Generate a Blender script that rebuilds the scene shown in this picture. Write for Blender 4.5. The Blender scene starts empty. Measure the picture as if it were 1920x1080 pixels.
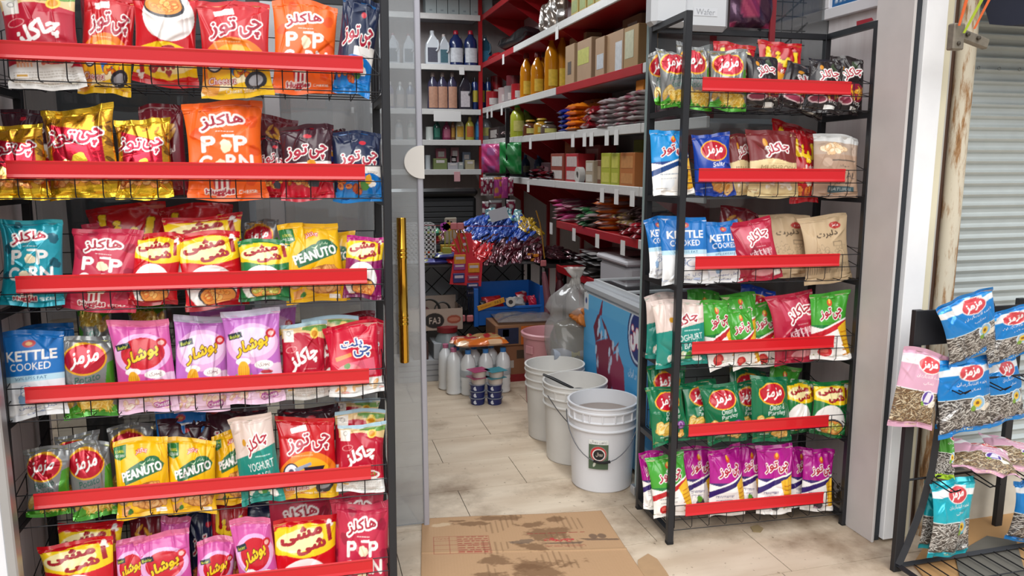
import bpy, math, random
import numpy as np
from mathutils import Matrix, Vector

scene = bpy.context.scene
COL = scene.collection
PI = math.pi
# ------------------------------------------------------------------ camera
CAM_H, FPX, PITCH, YAW = 1.48, 1455.0, math.radians(9.3665), math.radians(15.176)
cd = bpy.data.cameras.new('camera')
cd.sensor_width = 36.0
cd.lens = FPX / 1920.0 * 36.0
cd.clip_start = 0.05
cam = bpy.data.objects.new('camera', cd)
cam.location = (0, 0, CAM_H)
cam.rotation_euler = (math.pi / 2 - PITCH, 0, -YAW)
COL.objects.link(cam)
scene.camera = cam
# ------------------------------------------------------------------ world, lights, exposure
world = bpy.data.worlds.new('world')
scene.world = world
world.use_nodes = True
wn = world.node_tree.nodes
wl = world.node_tree.links
wn.clear()
bg = wn.new('ShaderNodeBackground')
wo = wn.new('ShaderNodeOutputWorld')
wtc = wn.new('ShaderNodeTexCoord')
wsep = wn.new('ShaderNodeSeparateXYZ')
wr = wn.new('ShaderNodeValToRGB')
# paving below the horizon, the facades across the street, then the overcast sky
wr.color_ramp.elements[0].position = 0.44
wr.color_ramp.elements[0].color = (0.24, 0.225, 0.20, 1)
wr.color_ramp.elements[1].position = 0.76
wr.color_ramp.elements[1].color = (1.0, 1.04, 1.10, 1)
for ps_, c_ in ((0.50, (0.30, 0.29, 0.28, 1)), (0.64, (0.42, 0.43, 0.45, 1))):
    e_ = wr.color_ramp.elements.new(ps_)
    e_.color = c_
wm = wn.new('ShaderNodeMath')
wm.operation = 'MULTIPLY_ADD'
wm.inputs[1].default_value = 0.5
wm.inputs[2].default_value = 0.5
wl.new(wtc.outputs['Generated'], wsep.inputs[0])
wl.new(wsep.outputs['Z'], wm.inputs[0])
wl.new(wm.outputs[0], wr.inputs[0])
wl.new(wr.outputs[0], bg.inputs['Color'])
bg.inputs['Strength'].default_value = 1.35
wl.new(bg.outputs[0], wo.inputs[0])
sun = bpy.data.lights.new('hazy_sun', 'SUN')
sun.energy = 2.1
sun.angle = math.radians(50)
sun.color = (1.0, 0.97, 0.92)
so = bpy.data.objects.new('hazy_sun', sun)
so.rotation_euler = (math.radians(48), 0, math.radians(-18))
COL.objects.link(so)
for (lx, ly, le) in ((0.9, 4.6, 26), (0.9, 6.6, 30)):
    al = bpy.data.lights.new('shop_ceiling_light', 'AREA')
    al.shape = 'RECTANGLE'
    al.size = 0.3
    al.size_y = 1.2
    al.energy = le
    al.color = (0.93, 0.97, 1.0)
    ao = bpy.data.objects.new('shop_ceiling_light', al)
    ao.location = (lx, ly, 3.05)
    COL.objects.link(ao)
vs = scene.view_settings
vs.view_transform = 'Standard'
vs.look = 'None'
vs.exposure = 0.0
vs.gamma = 1.0
vs.use_curve_mapping = False

# ------------------------------------------------------------------ measuring helpers (photo pixel -> point on a real plane)
cp, sp_, cy_, sy_ = math.cos(PITCH), math.sin(PITCH), math.cos(YAW), math.sin(YAW)
C_R = Vector((cy_, -sy_, 0))
C_F = Vector((sy_ * cp, cy_ * cp, -sp_))
C_D = -(C_R.cross(C_F))
EYE = Vector((0, 0, CAM_H))


def ray(px, py):
    return C_F + C_R * ((px - 960) / FPX) + C_D * ((py - 540) / FPX)


def onX(px, py, x):
    d = ray(px, py)
    return EYE + d * (x / d.x)


def onY(px, py, y):
    d = ray(px, py)
    return EYE + d * (y / d.y)


def onZ(px, py, z=0.0):
    d = ray(px, py)
    return EYE + d * ((z - CAM_H) / d.z)


def onP(px, py, o, n):
    d = ray(px, py)
    return EYE + d * ((o - EYE).dot(n) / d.dot(n))


def proj(p):
    q = p - EYE
    w = q.dot(C_F)
    return 960 + FPX * q.dot(C_R) / w, 540 + FPX * q.dot(C_D) / w


# ------------------------------------------------------------------ materials
def lin(c):
    if isinstance(c, str):
        c = c.lstrip('#')
        c = tuple(int(c[i:i + 2], 16) / 255 for i in (0, 2, 4))
    return tuple(((x / 12.92) if x <= 0.04045 else ((x + 0.055) / 1.055) ** 2.4) for x in c)


_M = {}


def mat(name, col, rough=0.5, metal=0.0, spec=0.5, noise=0.0, nscale=30.0, bump=0.0, coat=0.0, trans=0.0, alpha=1.0, emit=0.0):
    if name in _M:
        return _M[name]
    m = bpy.data.materials.new(name)
    m.use_nodes = True
    nt = m.node_tree
    b = nt.nodes['Principled BSDF']
    c = lin(col)
    b.inputs['Base Color'].default_value = (*c, 1)
    b.inputs['Roughness'].default_value = rough
    b.inputs['Metallic'].default_value = metal
    b.inputs['Specular IOR Level'].default_value = spec
    b.inputs['Coat Weight'].default_value = coat
    b.inputs['Transmission Weight'].default_value = trans
    b.inputs['Alpha'].default_value = alpha
    if emit:
        b.inputs['Emission Color'].default_value = (*c, 1)
        b.inputs['Emission Strength'].default_value = emit
    tc = nt.nodes.new('ShaderNodeTexCoord')
    nz = nt.nodes.new('ShaderNodeTexNoise')
    nz.inputs['Scale'].default_value = nscale
    nz.inputs['Detail'].default_value = 4
    nt.links.new(tc.outputs['Object'], nz.inputs['Vector'])
    if noise:
        mx = nt.nodes.new('ShaderNodeMix')
        mx.data_type = 'RGBA'
        mx.inputs['A'].default_value = (*[x * (1 - noise) for x in c], 1)
        mx.inputs['B'].default_value = (*[min(1, x * (1 + noise * .6)) for x in c], 1)
        nt.links.new(nz.outputs['Fac'], mx.inputs['Factor'])
        nt.links.new(mx.outputs['Result'], b.inputs['Base Color'])
    if bump:
        bp = nt.nodes.new('ShaderNodeBump')
        bp.inputs['Strength'].default_value = bump
        bp.inputs['Distance'].default_value = 0.004
        nt.links.new(nz.outputs['Fac'], bp.inputs['Height'])
        nt.links.new(bp.outputs[0], b.inputs['Normal'])
    _M[name] = m
    return m


def print_mat(name, rough=0.3, metal=0.0, bump=0.15, coat=0.3, bscale=60, spec=0.5):
    """surface whose colours come from the printed artwork stored on the mesh"""
    if name in _M:
        return _M[name]
    m = bpy.data.materials.new(name)
    m.use_nodes = True
    nt = m.node_tree
    b = nt.nodes['Principled BSDF']
    at = nt.nodes.new('ShaderNodeAttribute')
    at.attribute_name = 'Print'
    nt.links.new(at.outputs['Color'], b.inputs['Base Color'])
    b.inputs['Roughness'].default_value = rough
    b.inputs['Metallic'].default_value = metal
    b.inputs['Coat Weight'].default_value = coat
    b.inputs['Coat Roughness'].default_value = 0.12
    b.inputs['Specular IOR Level'].default_value = spec
    if bump:
        tc = nt.nodes.new('ShaderNodeTexCoord')
        nz = nt.nodes.new('ShaderNodeTexNoise')
        nz.inputs['Scale'].default_value = bscale
        nz.inputs['Detail'].default_value = 2
        bp = nt.nodes.new('ShaderNodeBump')
        bp.inputs['Strength'].default_value = bump
        bp.inputs['Distance'].default_value = 0.004
        nt.links.new(tc.outputs['Object'], nz.inputs['Vector'])
        nt.links.new(nz.outputs['Fac'], bp.inputs['Height'])
        nt.links.new(bp.outputs[0], b.inputs['Normal'])
    _M[name] = m
    return m


def glass_mat(name, tint=(0.93, 0.96, 0.96), haze=0.0, refl=1.0, hazecol=(0.5, 0.52, 0.54)):
    """thin sheet glass: clear, mirrored by Fresnel, with an even grey diffuse layer mixed in"""
    if name in _M:
        return _M[name]
    m = bpy.data.materials.new(name)
    m.use_nodes = True
    nt = m.node_tree
    nt.nodes.clear()
    out = nt.nodes.new('ShaderNodeOutputMaterial')
    tr = nt.nodes.new('ShaderNodeBsdfTransparent')
    tr.inputs[0].default_value = (*tint, 1)
    gl = nt.nodes.new('ShaderNodeBsdfGlossy')
    gl.inputs['Roughness'].default_value = 0.03
    fr = nt.nodes.new('ShaderNodeFresnel')
    fr.inputs[0].default_value = 1.5
    ml = nt.nodes.new('ShaderNodeMath')
    ml.operation = 'MULTIPLY'
    ml.inputs[1].default_value = refl
    df = nt.nodes.new('ShaderNodeBsdfDiffuse')
    df.inputs[0].default_value = (*hazecol, 1)
    m1 = nt.nodes.new('ShaderNodeMixShader')
    m1.inputs[0].default_value = haze
    m2 = nt.nodes.new('ShaderNodeMixShader')
    nt.links.new(tr.outputs[0], m1.inputs[1])
    nt.links.new(df.outputs[0], m1.inputs[2])
    nt.links.new(fr.outputs[0], ml.inputs[0])
    nt.links.new(ml.outputs[0], m2.inputs[0])
    nt.links.new(m1.outputs[0], m2.inputs[1])
    nt.links.new(gl.outputs[0], m2.inputs[2])
    nt.links.new(m2.outputs[0], out.inputs[0])
    _M[name] = m
    return m


# ------------------------------------------------------------------ mesh building
class MB:
    def __init__(s):
        s.v, s.f, s.mi = [], [], []
        s.smooth = []

    def add(s, vs, fs, mi=0, smooth=False):
        o = len(s.v)
        s.v += [tuple(v) for v in vs]
        for f in fs:
            s.f.append([o + i for i in f])
            s.mi.append(mi)
            s.smooth.append(smooth)
        return s

    def box(s, x0, x1, y0, y1, z0, z1, mi=0, M=None, bev=0.0):
        if bev > 0:
            b = min(bev, (x1 - x0) / 2.01, (y1 - y0) / 2.01, (z1 - z0) / 2.01)
            vs, fs = [], []
            X, Y, Z = (x0, x1), (y0, y1), (z0, z1)
            idx = {}
            for i in (0, 1):
                for j in (0, 1):
                    for k in (0, 1):
                        sx, sy, sz = (1, -1)[i], (1, -1)[j], (1, -1)[k]
                        idx[i, j, k, 0] = len(vs)
                        vs.append((X[i], Y[j] + sy * b, Z[k] + sz * b))
                        idx[i, j, k, 1] = len(vs)
                        vs.append((X[i] + sx * b, Y[j], Z[k] + sz * b))
                        idx[i, j, k, 2] = len(vs)
                        vs.append((X[i] + sx * b, Y[j] + sy * b, Z[k]))
            def q(*l):
                fs.append([idx[t] for t in l])
            for i in (0, 1):
                q((i, 0, 0, 0), (i, 1, 0, 0), (i, 1, 1, 0), (i, 0, 1, 0))
                q((0, i, 0, 1), (1, i, 0, 1), (1, i, 1, 1), (0, i, 1, 1))
                q((0, 0, i, 2), (1, 0, i, 2), (1, 1, i, 2), (0, 1, i, 2))
            for i in (0, 1):
                for j in (0, 1):
                    q((i, j, 0, 0), (i, j, 1, 0), (i, j, 1, 1), (i, j, 0, 1))
                    q((i, 0, j, 0), (i, 1, j, 0), (i, 1, j, 2), (i, 0, j, 2))
                    q((0, i, j, 1), (1, i, j, 1), (1, i, j, 2), (0, i, j, 2))
                    for k in (0, 1):
                        q((i, j, k, 0), (i, j, k, 1), (i, j, k, 2))
            # orient faces outward
            c = Vector(((x0 + x1) / 2, (y0 + y1) / 2, (z0 + z1) / 2))
            out = []
            for f in fs:
                p = [Vector(vs[i]) for i in f]
                nn = (p[1] - p[0]).cross(p[2] - p[0])
                m_ = sum(p, Vector()) / len(p) - c
                out.append(f if nn.dot(m_) > 0 else f[::-1])
            fs = out
        else:
            vs = [(x, y, z) for x in (x0, x1) for y in (y0, y1) for z in (z0, z1)]
            fs = [(0, 1, 3, 2), (4, 6, 7, 5), (0, 4, 5, 1), (2, 3, 7, 6), (0, 2, 6, 4), (1, 5, 7, 3)]
        if M is not None:
            vs = [M @ Vector(v) for v in vs]
        return s.add(vs, fs, mi)

    def tube(s, pts, r, seg=6, mi=0, closed=False, cap=True):
        pts = [Vector(p) for p in pts]
        n = len(pts)
        rings = []
        prev = None
        for i, p in enumerate(pts):
            a = pts[i - 1] if (i > 0 or closed) else p
            b = pts[(i + 1) % n] if (i < n - 1 or closed) else p
            t = (b - a).normalized()
            if prev is None:
                up = Vector((0, 0, 1)) if abs(t.z) < 0.9 else Vector((1, 0, 0))
                x = t.cross(up).normalized()
            else:
                x = (prev - t * prev.dot(t)).normalized()
            prev = x
            y = t.cross(x)
            rr = r[i] if isinstance(r, (list, tuple)) else r
            rings.append([p + (x * math.cos(k * 2 * PI / seg) + y * math.sin(k * 2 * PI / seg)) * rr for k in range(seg)])
        vs = [v for rg in rings for v in rg]
        fs = []
        for i in range(n if closed else n - 1):
            j = (i + 1) % n
            for k in range(seg):
                l = (k + 1) % seg
                fs.append((i * seg + k, i * seg + l, j * seg + l, j * seg + k))
        if cap and not closed:
            fs.append(tuple(range(seg))[::-1])
            fs.append(tuple((n - 1) * seg + k for k in range(seg)))
        return s.add(vs, fs, mi, seg > 5)

    def lathe(s, prof, seg=24, mi=0, c=(0, 0, 0), sx=1.0, sy=1.0, M=None, smooth=True):
        """turned shape about z; an open end with a radius is closed by a disc"""
        vs, fs = [], []
        for (r, z) in prof:
            for k in range(seg):
                a = 2 * PI * k / seg
                vs.append(Vector((c[0] + r * sx * math.cos(a), c[1] + r * sy * math.sin(a), c[2] + z)))
        n = len(prof)
        for i in range(n - 1):
            for k in range(seg):
                l = (k + 1) % seg
                fs.append((i * seg + k, i * seg + l, (i + 1) * seg + l, (i + 1) * seg + k))
        if prof[0][0] > 1e-4:
            fs.append(tuple(range(seg))[::-1])
        if prof[-1][0] > 1e-4:
            fs.append(tuple((n - 1) * seg + k for k in range(seg)))
        if M is not None:
            vs = [M @ v for v in vs]
        return s.add(vs, fs, mi, smooth)

    def prism(s, poly, d, mi=0, M=None):
        """poly in xz, extruded along y from 0 to d"""
        n = len(poly)
        vs = [Vector((p[0], 0, p[1])) for p in poly] + [Vector((p[0], d, p[1])) for p in poly]
        fs = [tuple(range(n)), tuple(range(2 * n - 1, n - 1, -1))]
        for i in range(n):
            j = (i + 1) % n
            fs.append((i, i + n, j + n, j))
        if M is not None:
            vs = [M @ v for v in vs]
        return s.add(vs, fs, mi)

    def mesh(s, name, mats):
        me = bpy.data.meshes.new(name)
        me.from_pydata(s.v, [], s.f)
        for m in (mats if isinstance(mats, (list, tuple)) else [mats]):
            me.materials.append(m)
        me.polygons.foreach_set('material_index', s.mi)
        me.polygons.foreach_set('use_smooth', s.smooth)
        me.update()
        if any(s.smooth):
            me.set_sharp_from_angle(angle=0.6)
        return me

    def obj(s, name, mats, parent=None, M=None):
        return link(name, s.mesh(name, mats), parent, M)


def link(name, data, parent=None, M=None):
    o = bpy.data.objects.new(name, data)
    COL.objects.link(o)
    if parent is not None:
        o.parent = parent
    if M is not None:
        if isinstance(M, Matrix):
            o.matrix_local = M
        else:
            o.location = M
    return o


def tag(o, label, cat, group=None, kind=None):
    if label:
        o['label'] = label
    if cat:
        o['category'] = cat
    if group:
        o['group'] = group
    if kind:
        o['kind'] = kind
    return o


def thing(name, label, cat, M=None, group=None):
    o = bpy.data.objects.new(name, None)
    o.empty_display_size = 0.05
    COL.objects.link(o)
    if M is not None:
        if isinstance(M, Matrix):
            o.matrix_world = M
        else:
            o.location = M
    return tag(o, label, cat, group)


def struct(o):
    o['kind'] = 'structure'
    return o


def dup(o, M=None, label=None, group=None):
    c = o.copy()
    COL.objects.link(c)
    if M is not None:
        if isinstance(M, Matrix):
            c.matrix_world = M
        else:
            c.location = M
    if label:
        c['label'] = label
    if group:
        c['group'] = group
    for ch in list(o.children):
        k = ch.copy()
        COL.objects.link(k)
        k.parent = c
        for g in list(ch.children):
            h = g.copy()
            COL.objects.link(h)
            h.parent = k
    return c


def frame(o, x, y, z):
    M = Matrix((x, y, z)).transposed().to_4x4()
    M.translation = o
    return M


def TR(x, y, z, rz=0.0, rx=0.0, ry=0.0):
    return Matrix.Translation((x, y, z)) @ Matrix.Rotation(rz, 4, 'Z') @ Matrix.Rotation(ry, 4, 'Y') @ Matrix.Rotation(rx, 4, 'X')


ORD = ['', 'first', 'second', 'third', 'fourth', 'fifth', 'sixth', 'seventh', 'eighth', 'ninth', 'tenth', 'eleventh', 'twelfth', 'thirteenth', 'fourteenth', 'fifteenth', 'sixteenth']

# ------------------------------------------------------------------ lettering and printed artwork
_FORMS = {'ا': 'FE8D FE8E', 'آ': 'FE81 FE82', 'ب': 'FE8F FE90 FE91 FE92', 'پ': 'FB56 FB57 FB58 FB59', 'ت': 'FE95 FE96 FE97 FE98',
          'چ': 'FB7A FB7B FB7C FB7D', 'خ': 'FEA5 FEA6 FEA7 FEA8', 'ج': 'FE9D FE9E FE9F FEA0', 'ح': 'FEA1 FEA2 FEA3 FEA4', 'د': 'FEA9 FEAA', 'ر': 'FEAD FEAE', 'ز': 'FEAF FEB0',
          'س': 'FEB1 FEB2 FEB3 FEB4', 'ش': 'FEB5 FEB6 FEB7 FEB8', 'ف': 'FED1 FED2 FED3 FED4', 'گ': 'FB92 FB93 FB94 FB95',
          'ک': 'FB8E FB8F FB90 FB91', 'ل': 'FEDD FEDE FEDF FEE0', 'م': 'FEE1 FEE2 FEE3 FEE4', 'ن': 'FEE5 FEE6 FEE7 FEE8',
          'ه': 'FEE9 FEEA FEEB FEEC', 'و': 'FEED FEEE', 'ی': 'FBFC FBFD FBFE FBFF', 'ط': 'FEC1 FEC2 FEC3 FEC4'}
_FORMS = {k: [chr(int(x, 16)) for x in v.split()] for k, v in _FORMS.items()}


def fa(s):
    """join Persian letters and put them in left-to-right drawing order"""
    out = []
    for i, ch in enumerate(s):
        if ch not in _FORMS:
            out.append(ch)
            continue
        F = _FORMS[ch]
        pj = i > 0 and s[i - 1] in _FORMS and len(_FORMS[s[i - 1]]) == 4
        nj = i < len(s) - 1 and s[i + 1] in _FORMS and len(F) == 4
        out.append(F[3] if (pj and nj) else F[2] if nj else F[1] if pj else F[0])
    return ''.join(out[::-1])


_T = {}


def text_tris(s, spacing=1.0):
    if any('\u0600' <= c <= '\u06ff' for c in s):
        s = fa(s)
    key = (s, spacing)
    if key in _T:
        return _T[key]
    c = bpy.data.curves.new('t', 'FONT')
    c.body = s
    c.resolution_u = 3
    c.space_character = spacing
    o = bpy.data.objects.new('t', c)
    COL.objects.link(o)
    dg = bpy.context.evaluated_depsgraph_get()
    ev = o.evaluated_get(dg)
    me = ev.to_mesh()
    me.calc_loop_triangles()
    v = np.array([x.co[:2] for x in me.vertices], dtype=float)
    t = np.array([x.vertices[:] for x in me.loop_triangles], dtype=int)
    ev.to_mesh_clear()
    bpy.data.objects.remove(o)
    bpy.data.curves.remove(c)
    mn, mx = v.min(0), v.max(0)
    v = (v - mn) / (mx - mn) - 0.5
    _T[key] = (v, t, (mx - mn)[0] / (mx - mn)[1])
    return _T[key]


class Art:
    """a printed sheet; x runs 0..1 across, y runs 0 (top)..a (bottom), both in units of the width"""

    def __init__(s, base, W=180, a=1.42, seed=1):
        s.W, s.H, s.a = W, int(round(W * a)), a
        s.c = np.empty((s.H, s.W, 3), np.float32)
        s.c[:] = lin(base)
        s.X, s.Y = np.meshgrid((np.arange(s.W) + .5) / s.W, (np.arange(s.H) + .5) / s.W)
        s.rs = np.random.RandomState(seed)

    def put(s, m, col, k=1.0):
        c = np.array(lin(col), np.float32)
        m = (m * k)[..., None].astype(np.float32)
        s.c = s.c * (1 - m) + c * m
        return s

    def ell(s, cx, cy, rx, ry, col, rot=0.0, k=1.0, ring=None):
        r = math.radians(rot)
        dx, dy = s.X - cx, s.Y - cy
        u = (dx * math.cos(r) + dy * math.sin(r)) / rx
        v = (-dx * math.sin(r) + dy * math.cos(r)) / ry
        q = u * u + v * v
        m = q < 1
        if ring:
            m &= q > ring * ring
        return s.put(m, col, k)

    def poly(s, pts, col, k=1.0):
        m = np.zeros(s.X.shape, bool)
        n = len(pts)
        for i in range(n):
            x1, y1 = pts[i]
            x2, y2 = pts[(i + 1) % n]
            if y1 == y2:
                continue
            c = ((y1 > s.Y) != (y2 > s.Y)) & (s.X < (x2 - x1) * (s.Y - y1) / (y2 - y1) + x1)
            m ^= c
        return s.put(m, col, k)

    def rect(s, x0, y0, x1, y1, col, k=1.0):
        return s.put((s.X >= x0) & (s.X < x1) & (s.Y >= y0) & (s.Y < y1), col, k)

    def where(s, fn, col, k=1.0):
        return s.put(fn(s.X, s.Y), col, k)

    def blob(s, cx, cy, r, col, n=7, amp=.25, k=1.0, sy=1.0):
        ph = s.rs.rand(3) * 6.28
        th = np.arctan2((s.Y - cy) / sy, s.X - cx)
        rr = r * (1 + amp * (np.sin(2 * th + ph[0]) * .5 + np.sin(3 * th + ph[1]) * .3 + np.sin(n * th + ph[2]) * .2))
        return s.put(np.hypot(s.X - cx, (s.Y - cy) / sy) < rr, col, k)

    def mask_text(s, t, cx, cy, w, h, rot=0.0, shear=0.0, arc=0.0):
        v, tr, _ = text_tris(t)
        x = v[:, 0] * w
        y = -v[:, 1] * h
        y = y + arc * (v[:, 0] ** 2) * 4
        x = x - shear * y
        r = math.radians(rot)
        X = (cx + x * math.cos(r) - y * math.sin(r)) * s.W
        Y = (cy + x * math.sin(r) + y * math.cos(r)) * s.W
        m = np.zeros((s.H, s.W), bool)
        for a, b, c in tr:
            x1, y1, x2, y2, x3, y3 = X[a], Y[a], X[b], Y[b], X[c], Y[c]
            i0, i1 = max(0, int(min(x1, x2, x3) - .5)), min(s.W, int(max(x1, x2, x3) + 1.5))
            j0, j1 = max(0, int(min(y1, y2, y3) - .5)), min(s.H, int(max(y1, y2, y3) + 1.5))
            if i0 >= i1 or j0 >= j1:
                continue
            px, py = np.meshgrid(np.arange(i0, i1) + .5, np.arange(j0, j1) + .5)
            d1 = (px - x2) * (y1 - y2) - (x1 - x2) * (py - y2)
            d2 = (px - x3) * (y2 - y3) - (x2 - x3) * (py - y3)
            d3 = (px - x1) * (y3 - y1) - (x3 - x1) * (py - y1)
            m[j0:j1, i0:i1] |= ((d1 >= 0) & (d2 >= 0) & (d3 >= 0)) | ((d1 <= 0) & (d2 <= 0) & (d3 <= 0))
        return m

    @staticmethod
    def grow(m, r):
        if r <= 0:
            return m
        R = int(math.ceil(r))
        p = np.pad(m, R)
        o = np.zeros_like(m)
        H, W = m.shape
        for dy in range(-R, R + 1):
            for dx in range(-R, R + 1):
                if dx * dx + dy * dy <= r * r + .1:
                    o |= p[R + dy:R + dy + H, R + dx:R + dx + W]
        return o

    def stain(s, cx, cy, r, col, k=.7, sy=1.0):
        d = np.hypot(s.X - cx, (s.Y - cy) / sy) / r
        n = 0
        for o in range(7):
            f = 9 * 1.75 ** o
            a, b_ = s.rs.uniform(0, 6.28, 2)
            th = s.rs.uniform(0, 3.14)
            u, v = s.X * math.cos(th) + s.Y * math.sin(th), -s.X * math.sin(th) + s.Y * math.cos(th)
            n = n + np.sin(u * f + a + 1.3 * np.sin(v * f * .7)) * np.sin(v * f + b_) * .42 * .78 ** o
        return s.put(np.clip((1 - d + n) * 3.0, 0, 1), col, k)

    def text(s, t, cx, cy, w, h, col, rot=0.0, shear=0.0, out=None, ow=0.0, bold=0.0, out2=None, ow2=0.0, arc=0.0):
        m = s.mask_text(t, cx, cy, w, h, rot, shear, arc)
        if bold:
            m = s.grow(m, bold * s.W)
        if out2:
            s.put(s.grow(m, (ow + ow2) * s.W), out2)
        if out:
            s.put(s.grow(m, ow * s.W), out)
        return s.put(m, col)

    def chips(s, x0, y0, x1, y1, n, rx, ry, cols, edge=None):
        for i in range(n):
            cx, cy = s.rs.uniform(x0, x1), s.rs.uniform(y0, y1)
            ro = s.rs.uniform(0, 180)
            k = s.rs.uniform(.75, 1.15)
            if edge:
                s.ell(cx, cy, rx * k + .008, ry * k + .008, edge, ro)
            s.ell(cx, cy, rx * k, ry * k, cols[i % len(cols)], ro)
            s.ell(cx - rx * .2, cy - ry * .25, rx * k * .5, ry * k * .4, cols[(i + 1) % len(cols)], ro)
        return s

    def fine(s, cx, cy, w, h, col, n=3):
        """rows of tiny print, too small to read"""
        for j in range(n):
            y = cy + (j - (n - 1) / 2) * h / n
            x = cx - w / 2
            while x < cx + w / 2:
                d = s.rs.uniform(.02, .06)
                s.rect(x, y - h / n * .22, min(x + d * .8, cx + w / 2), y + h / n * .2, col, .8)
                x += d
        return s

    def burst(s, cx, cy, r, col, n=12):
        th = np.arctan2(s.Y - cy, s.X - cx)
        return s.put(np.hypot(s.X - cx, s.Y - cy) < r * (.8 + .2 * np.cos(n * th)), col)


CRIM, WHT = '#b01c38', '#fbf7f2'


def cheetoz(A, cx, cy, w, rot=-8, col=CRIM, h=.27, ow=.02):
    A.text('چی', cx + w * .28, cy + .0, w * .40, h, col, rot, .15, WHT, ow, .012)
    A.text('توز', cx - w * .24, cy - .01, w * .52, h * .9, col, rot, .15, WHT, ow, .012)


def mazmaz(A, cx, cy, r, ring='#f2b01e', red='#c0152c'):
    A.ell(cx, cy, r * 1.08, r * .72, ring)
    A.ell(cx, cy, r, r * .64, red)
    A.text('مزمز', cx, cy + .005, r * 1.35, r * .7, WHT, -6, .25, bold=.008)


def popcorn(A, col, dark):
    for (x, y, r) in ((.86, .3, .09), (.12, .48, .08), (.9, .72, .08), (.1, .92, .07), (.82, 1.12, .09), (.3, .1, .07)):
        A.blob(x, y, r, dark)
    A.text('هاکلز', .47, .3, .56, .19, CRIM, -8, .1, WHT, .03, .01)
    A.fine(.5, .45, .25, .025, WHT, 1)
    A.text('P', .27, .63, .17, .22, WHT, bold=.012)
    A.blob(.5, .66, .085, '#ffedc8')
    A.text('P', .7, .63, .17, .22, WHT, bold=.012)
    A.poly([(.45, .5), (.62, .49), (.62, .535), (.45, .53)], WHT)
    A.text('C', .22, .9, .16, .2, WHT, bold=.012)
    A.blob(.41, .92, .075, '#ffedc8')
    A.text('RN', .68, .89, .36, .2, WHT, bold=.012)
    A.poly([(.3, 1.1), (.55, 1.1), (.52, 1.26), (.33, 1.26)], '#c31e33')
    for i in range(3):
        A.rect(.34 + i * .07, 1.1, .37 + i * .07, 1.26, WHT)
    A.chips(.3, 1.03, .55, 1.1, 9, .045, .035, ['#fff6dc', '#ffe7b0'])
    A.text('Huggles', .4, 1.3, .36, .08, CRIM, -3, 0, WHT, .015, .006)
    A.text({'#ff6a13': 'CHEESE', '#1f9fae': 'TEKNOBLE', '#c63353': 'KETCHUP'}.get(col, 'CHEESE'), .75, 1.3, .24, .05, WHT)


def D_popO():
    A = Art('#ff6a13', seed=3)
    popcorn(A, '#ff6a13', '#ef5410')
    return A


def D_popT():
    A = Art('#159aac', seed=4)
    popcorn(A, '#1f9fae', '#0b5a6c')
    return A


def D_popP():
    A = Art('#c72b4b', seed=5)
    popcorn(A, '#c63353', '#a51d3c')
    return A


def D_chak():
    A = Art('#bb1732', seed=6)
    A.rect(0, 0, 1, .1, '#b7d6e6')
    A.where(lambda X, Y: (Y < .3 - .09 * np.sin(X * 4.2) - .06 * X) & (Y > .08), '#e9c78d')
    A.where(lambda X, Y: (Y < .15 - .03 * np.sin(X * 6)) & (Y > .09) & (X > .45), '#6d9c4c')
    A.rect(.04, .1, .26, .36, '#efe9df')
    A.ell(.15, .2, .05, .05, '#a9a6a0', ring=.7)
    A.ell(.73, .22, .1, .09, '#f3d255')
    A.ell(.73, .22, .07, .06, '#d88f1c')
    A.ell(.2, .5, .13, .06, '#e9a0a0', -10, ring=.85)
    A.text('چاکلز', .5, .66, .66, .34, WHT, -22, .1, bold=.016)
    A.fine(.62, .86, .3, .03, '#e9a7a0', 1)
    A.where(lambda X, Y: Y > 1.1 - .04 * np.sin(X * 5), '#efeeec')
    A.ell(.66, 1.06, .26, .1, WHT)
    A.ell(.68, 1.05, .19, .06, '#c51f33')
    A.chips(.5, 1.03, .84, 1.08, 5, .05, .03, ['#e8735d', '#d4343a', '#88a843'])
    for i in range(5):
        A.rect(.14 + i * .045, .98, .17 + i * .045, 1.12, '#f3b892')
    A.fine(.5, 1.28, .85, .2, '#bdb8b0', 6)
    A.rect(.1, 1.2, .28, 1.3, WHT)
    A.rect(.12, 1.22, .26, 1.25, '#d9a53a')
    return A


def D_chee():
    A = Art('#c8141f', seed=7)
    A.where(lambda X, Y: (np.hypot((X - .5) / .55, (Y - 1.1) / .5) < 1), '#f2801c')
    A.where(lambda X, Y: (np.hypot((X - .5) / .42, (Y - 1.06) / .36) < 1), '#fbb623')
    A.where(lambda X, Y: (Y > .95) & (Y > 1.25 - X * .35), '#f6c51c')
    A.where(lambda X, Y: (Y > 1.12) & (np.abs(Y - (1.35 - X * .3)) < .05), '#fff1c9')
    A.ell(.2, .93, .14, .16, '#26263a')
    A.ell(.2, .93, .115, .135, '#f2f2f4')
    A.ell(.2, .93, .05, .06, '#55566a')
    A.poly([(.26, .86), (.55, .78), (.56, .83), (.28, .93)], '#9aa3b8')
    A.poly([(.36, .92), (.6, .88), (.66, 1.08), (.46, 1.14)], '#2f78c4')
    A.poly([(.42, .86), (.8, .86), (.76, .93), (.45, .95)], '#222230')
    A.chips(.5, .98, .8, 1.14, 6, .06, .045, ['#f59b1e', '#f7c630', '#e2631b'], '#5b2a1c')
    A.ell(.78, 1.2, .17, .12, '#2b2b34', -25)
    A.ell(.78, 1.2, .11, .07, '#a4a4ac', -25)
    cheetoz(A, .53, .47, .78, -14)
    A.fine(.4, .66, .4, .03, '#ffd9a0', 1)
    A.poly([(.22, .2), (.5, .14), (.52, .24), (.24, .28)], WHT)
    A.ell(.12, 1.27, .14, .12, '#f3a94f')
    A.text('Cheetoz', .3, 1.2, .4, .09, WHT, 0, 0, CRIM, .012)
    A.text('Cheese Snack', .55, 1.32, .42, .05, WHT)
    return A


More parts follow.
